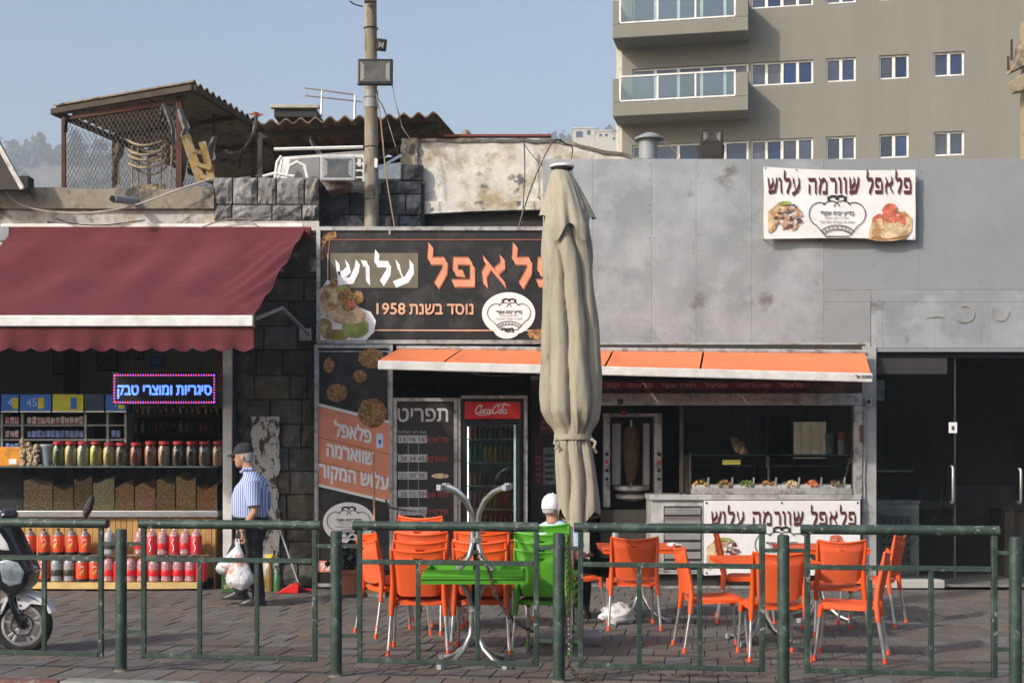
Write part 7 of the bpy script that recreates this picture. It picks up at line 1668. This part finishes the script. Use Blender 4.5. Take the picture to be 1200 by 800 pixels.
for k in range(3):
    a = math.pi/3*k + .5; MB().tube([(-.013+.108*math.cos(a)*math.cos(b_), .089*math.sin(a)*math.cos(b_), .01+.132*math.sin(b_)) for b_ in [math.pi*q_/12 for q_ in range(13)]], .0018, 5, cap=False).xf(Mz).build('cap_seam', mat('cap_thread', (.5, .48, .52), bump=0), PS)
MB().ball((-.014, 0, .143), .009, 8, 5).xf(Mz).build('cap_button', m_wc, PS)
MB().tube([(-.113+.0*q, .03*math.cos(q), -.004+.028*math.sin(q)) for q in [math.pi*i/8 for i in range(9)]], .003, 5).xf(Mz).build('strap_opening', mat('cap_thread', (.5, .48, .52)), PS)
hr = MB(); loft(hr, [(-.032, 0, -.05, .062, .062), (-.026, 0, -.03, .078, .075), (-.018, 0, .0, .088, .078)], 22); hr.xf(Mz).build('grey_hair', mat('grey_hair', (.36, .35, .34)), PS, smooth=True)
# worker inside
Yi = 17.15
PW = thing('person', 'worker in dark shirt standing behind the serving counter glass', 'person', (fx(872, Yi), Yi, 0))
b = MB(); Hc = Vector((fx(866, Yi), Yi, fz(518, Yi))); yaw = R(200); Mz = Matrix.Translation(Hc) @ Matrix.Rotation(yaw, 4, 'Z') @ Matrix.Rotation(R(22), 4, 'Y'); head(b, Mz)
limb(b, [Hc-Vector((-.02, 0, .05)), Vector((fx(873, Yi), Yi, fz(535, Yi)))], [.055, .065])
fwd = Vector((math.cos(yaw), math.sin(yaw), 0)); sd = Vector((-fwd.y, fwd.x, 0)); base = Vector((fx(875, Yi), Yi, 0)); RT = Matrix.Translation(base) @ Matrix.Rotation(yaw, 4, 'Z')
def tor2(mb, g=1.):
    s = len(mb.v); loft(mb, [(0, 0, .84, .12*g, .17*g), (0, 0, 1.0, .12*g, .165*g), (0, 0, 1.2, .125*g, .18*g), (0, 0, 1.34, .12*g, .19*g), (0, 0, 1.43, .095*g, .18*g), (0, 0, 1.49, .06*g, .09*g)], 26); mb.xf(RT, s)
tor2(b)
for k in (-1, 1):
    limb(b, [ps(0, k*.2, 1.4), ps(.05, k*.25, 1.12), ps(.28, k*.16, 1.14)], [.05, .042, .03]); hand(b, Matrix.Translation(ps(.28, k*.16, 1.14)) @ Matrix.Rotation(yaw, 4, 'Z') @ Matrix.Rotation(R(-70), 4, 'Y'), .6)
    limb(b, [ps(0, k*.1, .86), ps(0, k*.1, .45), ps(0, k*.1, .05)], [.08, .055, .04])
b.build('body', m_skin, PW, smooth=True); eyes(Mz, PW)
s_ = MB(); tor2(s_, 1.08)
for k in (-1, 1): limb(s_, [ps(0, k*.19, 1.42), ps(.02, k*.225, 1.3), ps(.04, k*.24, 1.2)], [.06, .068, .065])
s_.build('dark_shirt', m_tro, PW, smooth=True)
tro = MB()
for k in (-1, 1): limb(tro, [ps(0, k*.1, .88), ps(0, k*.1, .45), ps(0, k*.1, .06)], [.11, .08, .07])
tro.build('trousers', m_tro, PW, smooth=True)
hr = MB(); loft(hr, [(-.03, 0, -.04, .066, .064), (-.02, 0, .0, .086, .078), (-.014, 0, .05, .094, .082), (-.014, 0, .10, .084, .066), (-.012, 0, .13, .03, .03)], 22); hr.xf(Mz).build('dark_hair', mat('dark_hair', (.02, .016, .012), r=.7), PW, smooth=True)
MB().box(fx(846), fx(867), 15.955, 15.962, fz(544), fz(538.5)).build('yellow_sticker', mat('yellow_sticker', (.42, .38, .05), bump=0), label='yellow strip sticker on the counter glass in front of the worker', cat='sticker')

# ================================================================ BIRD
pb = rp(rl(103.5), 0); Yb_ = pb.y
BD = thing('bird', 'small brown bird perched on the green railing at the left', 'bird', (pb.x, pb.y, 1.105))
def bq(px, py, dy=0): return Vector((fx(px, Yb_), Yb_+dy, fz(py, Yb_)))
m_bird = mat('brown_feathers', (.055, .045, .038), r=.85, var=.4, scale=40, bump=.5)
MB().tube([bq(98.5, 609), bq(101, 601), bq(104, 594), bq(106.5, 587), bq(107.5, 584), bq(108.3, 581.5)], [.008, .026, .033, .024, .019, .010], 14).build('body', m_bird, BD, smooth=True)
MB().ball(bq(107.4, 583.5), .021, 12, 8, (1.1, .9, 1)).build('head', mat('dark_head_feathers', (.03, .026, .024), r=.8), BD, smooth=True)
MB().tube([bq(109, 583), bq(111.5, 584.5)], [.006, .0015], 6).build('beak', mat('yellow_beak', (.3, .2, .05)), BD)
MB().sheet(lambda u, v: tuple(bq(101.5-4.6*v+(u-.5)*2.2, 600+10.5*v, .0)+Vector((0, (u-.5)*.02, 0))), 3, 5, (0, .006, 0)).build('tail', m_bird, BD)
for s_ in (-.012, .012): MB().tube([bq(103.5, 601, s_), bq(104.5, 605.5, s_), bq(104.5, 607.3, s_), bq(106.3, 607.6, s_)], .0028, 5).build('leg', mat('bird_leg', (.2, .14, .05)), BD)

# ================================================================ SCOOTER
Ysc = 10.8
def sp(px, py): return (fx(px, Ysc), fz(py, Ysc))
SCT = thing('motor_scooter', 'parked black and white motor scooter at the left edge', 'scooter', (fx(28, Ysc), Ysc, 0))
m_sb = mat('black_scooter_paint', (.015, .015, .017), r=.18, coat=.6, bump=0); m_sw = mat('white_scooter_paint', (.66, .66, .67), r=.25, coat=.5, bump=0); m_sv = mat('silver_rim', (.50, .50, .51), r=.35, metal=.7, bump=.02)
def wheel(cx, cz, Ro, parent):
    w = thing('x', 'x', 'x'); bpy.data.objects.remove(w)
    n = 40; tv = MB(); vs = []; fs = []
    for i in range(n):
        a = 2*math.pi*i/n
        for j in range(12):
            b_ = 2*math.pi*j/12; r_ = Ro-.042+.042*math.cos(b_); vs.append((cx+r_*math.cos(a), Ysc+.048*math.sin(b_), cz+r_*math.sin(a)))
    for i in range(n):
        for j in range(12): fs.append((i*12+j, ((i+1) % n)*12+j, ((i+1) % n)*12+(j+1) % 12, i*12+(j+1) % 12))
    o = tv.add(vs, fs).build('wheel', m_rubber, parent, smooth=True)
    rm = MB(); ri = Ro-.07
    vs = []; fs = []
    for i in range(n):
        a = 2*math.pi*i/n
        for r_, y in ((ri+.012, -.04), (ri-.014, -.044), (ri-.02, 0), (ri-.014, .044), (ri+.012, .04)): vs.append((cx+r_*math.cos(a), Ysc+y, cz+r_*math.sin(a)))
    for i in range(n):
        for j in range(4): fs.append((i*5+j, ((i+1) % n)*5+j, ((i+1) % n)*5+j+1, i*5+j+1))
    rm.add(vs, fs)
    rm.build('rim', m_sv, o, smooth=True)
    for k in range(5):
        a = 2*math.pi*k/5+.25
        for d in (-.17, .17): MB().bar((cx+.03*math.cos(a), Ysc-.02, cz+.03*math.sin(a)), (cx+(ri-.01)*math.cos(a+d), Ysc-.03, cz+(ri-.01)*math.sin(a+d)), .022, .02, up=(0, 1, 0)).build('spoke', m_sv, o, bev=.003)
    MB().cyl((cx, Ysc-.05, cz), (cx, Ysc+.05, cz), .035, n=16).build('hub', m_steel, o)
    MB().tube([(cx+.085*math.cos(t), Ysc-.046, cz+.085*math.sin(t)) for t in [2*math.pi*q_/24 for q_ in range(25)]], .007, 5, cap=False).build('brake_disc', m_steel, o)
    return o
wcx, wcz = sp(28, 733); wcz = .228
wheel(wcx, wcz, .228, SCT); wheel(wcx-1.28, wcz, .228, SCT)
def arcp(c, r0, r1, a0, a1, y0, y1, n=16):
    mb = MB(); pts = [(c[0]+r1*math.cos(R(a0+(a1-a0)*i/n)), c[1]+r1*math.sin(R(a0+(a1-a0)*i/n))) for i in range(n+1)] + [(c[0]+r0*math.cos(R(a1+(a0-a1)*i/n)), c[1]+r0*math.sin(R(a1+(a0-a1)*i/n))) for i in range(n+1)]
    return mb.prism(pts, y0, y1)
arcp((wcx, wcz), .235, .262, 22, 150, Ysc-.06, Ysc+.06).build('front_fender', m_sw, SCT, bev=.006)
MB().prism([sp(21, 690), sp(28, 694), sp(45, 702), sp(56, 708), sp(40, 706), sp(33, 712), sp(29, 713), sp(24, 712)], Ysc-.066, Ysc-.05).build('fender_side', m_sw, SCT, bev=.004)
for p in ((25.5, 701), (27.5, 708)): MB().cyl((sp(*p)[0], Ysc-.066, sp(*p)[1]), (sp(*p)[0], Ysc-.072, sp(*p)[1]), .009).build('fender_bolt', m_blackp, SCT)
MB().prism([sp(2, 720), sp(10, 700), sp(14, 700), sp(6, 718)], Ysc-.08, Ysc-.05).build('rear_guard', m_sw, SCT)
for s_ in (-1, 1): MB().tube([(sp(15, 690)[0], Ysc+s_*.075, sp(15, 690)[1]), (sp(20, 712)[0], Ysc+s_*.075, sp(20, 712)[1]), (wcx, Ysc+s_*.07, wcz)], [.026, .024, .02], 10).build('fork_leg', m_sb, SCT, smooth=True)
def body(pts, w, m, nm, bev=.03, dy=0): return MB().prism([sp(*p) for p in pts], Ysc-w+dy, Ysc+w+dy).build(nm, m, SCT, bev=bev, seg=3, smooth=True)
body([(-6, 608), (6, 604), (14, 612), (20, 622), (28, 640), (36, 655), (42, 668), (38, 684), (26, 696), (14, 694), (4, 684), (-6, 690), (-14, 700), (-30, 740), (-45, 752), (-50, 740), (-30, 690), (-18, 650)], .15, m_sb, 'front_shield', .035)
body([(0, 618), (10, 622), (18, 634), (22, 645), (10, 644), (-2, 640)], .125, m_sw, 'front_cowl', .03, -.03)
body([(5, 655), (16, 652), (30, 656), (38, 668), (34, 682), (20, 686), (10, 680)], .118, mat('headlight_glass', (.32, .37, .40), r=.08, coat=.8, var=.5, scale=12, bump=.1), 'headlight', .03, -.04)
body([(-50, 752), (-50, 742), (-130, 742), (-140, 752)], .16, m_sb, 'footboard', .01)
body([(-120, 742), (-118, 690), (-130, 672), (-220, 660), (-245, 655), (-238, 690), (-200, 720), (-150, 735)], .13, m_sb, 'rear_body', .03)
body([(-118, 670), (-125, 655), (-200, 645), (-225, 650), (-200, 662)], .12, m_rubber, 'seat', .02)
MB().tube([(sp(0, 612)[0], Ysc-.06, sp(0, 612)[1]), (sp(-6, 606)[0], Ysc-.2, sp(-6, 606)[1]), (sp(-12, 606)[0], Ysc-.33, sp(-12, 606)[1])], .016, 8).build('handlebar', m_sb, SCT); MB().tube([(sp(0, 612)[0], Ysc+.06, sp(0, 612)[1]), (sp(-6, 606)[0], Ysc+.2, sp(-6, 606)[1]), (sp(-12, 606)[0], Ysc+.33, sp(-12, 606)[1])], .016, 8).build('handlebar', m_sb, SCT)
MB().ball((sp(10, 600)[0], Ysc+.0, sp(10, 604)[1]), .07, 14, 9, (1, 1.5, .9)).build('instrument_pod', m_sb, SCT, smooth=True)
MB().bar((wcx-.8, Ysc-.02, .13), (wcx-.85, Ysc-.2, .0), .02, .02).build('side_stand', m_steel, SCT)

# ================================================================ HAZE
hz_ = MB().box(-1190, 1190, -45, 1305, -1.6, 250)
hm = bpy.data.materials.new('haze_air'); hm.use_nodes = True; hn = hm.node_tree.nodes; hn.clear()
pv = hn.new('ShaderNodeVolumePrincipled'); pv.inputs['Color'].default_value = (.82, .90, 1, 1); pv.inputs['Density'].default_value = .0008; pv.inputs['Anisotropy'].default_value = 0
ho = hn.new('ShaderNodeOutputMaterial'); hm.node_tree.links.new(pv.outputs[0], ho.inputs['Volume'])
hz_.build('haze', hm, kind='stuff')
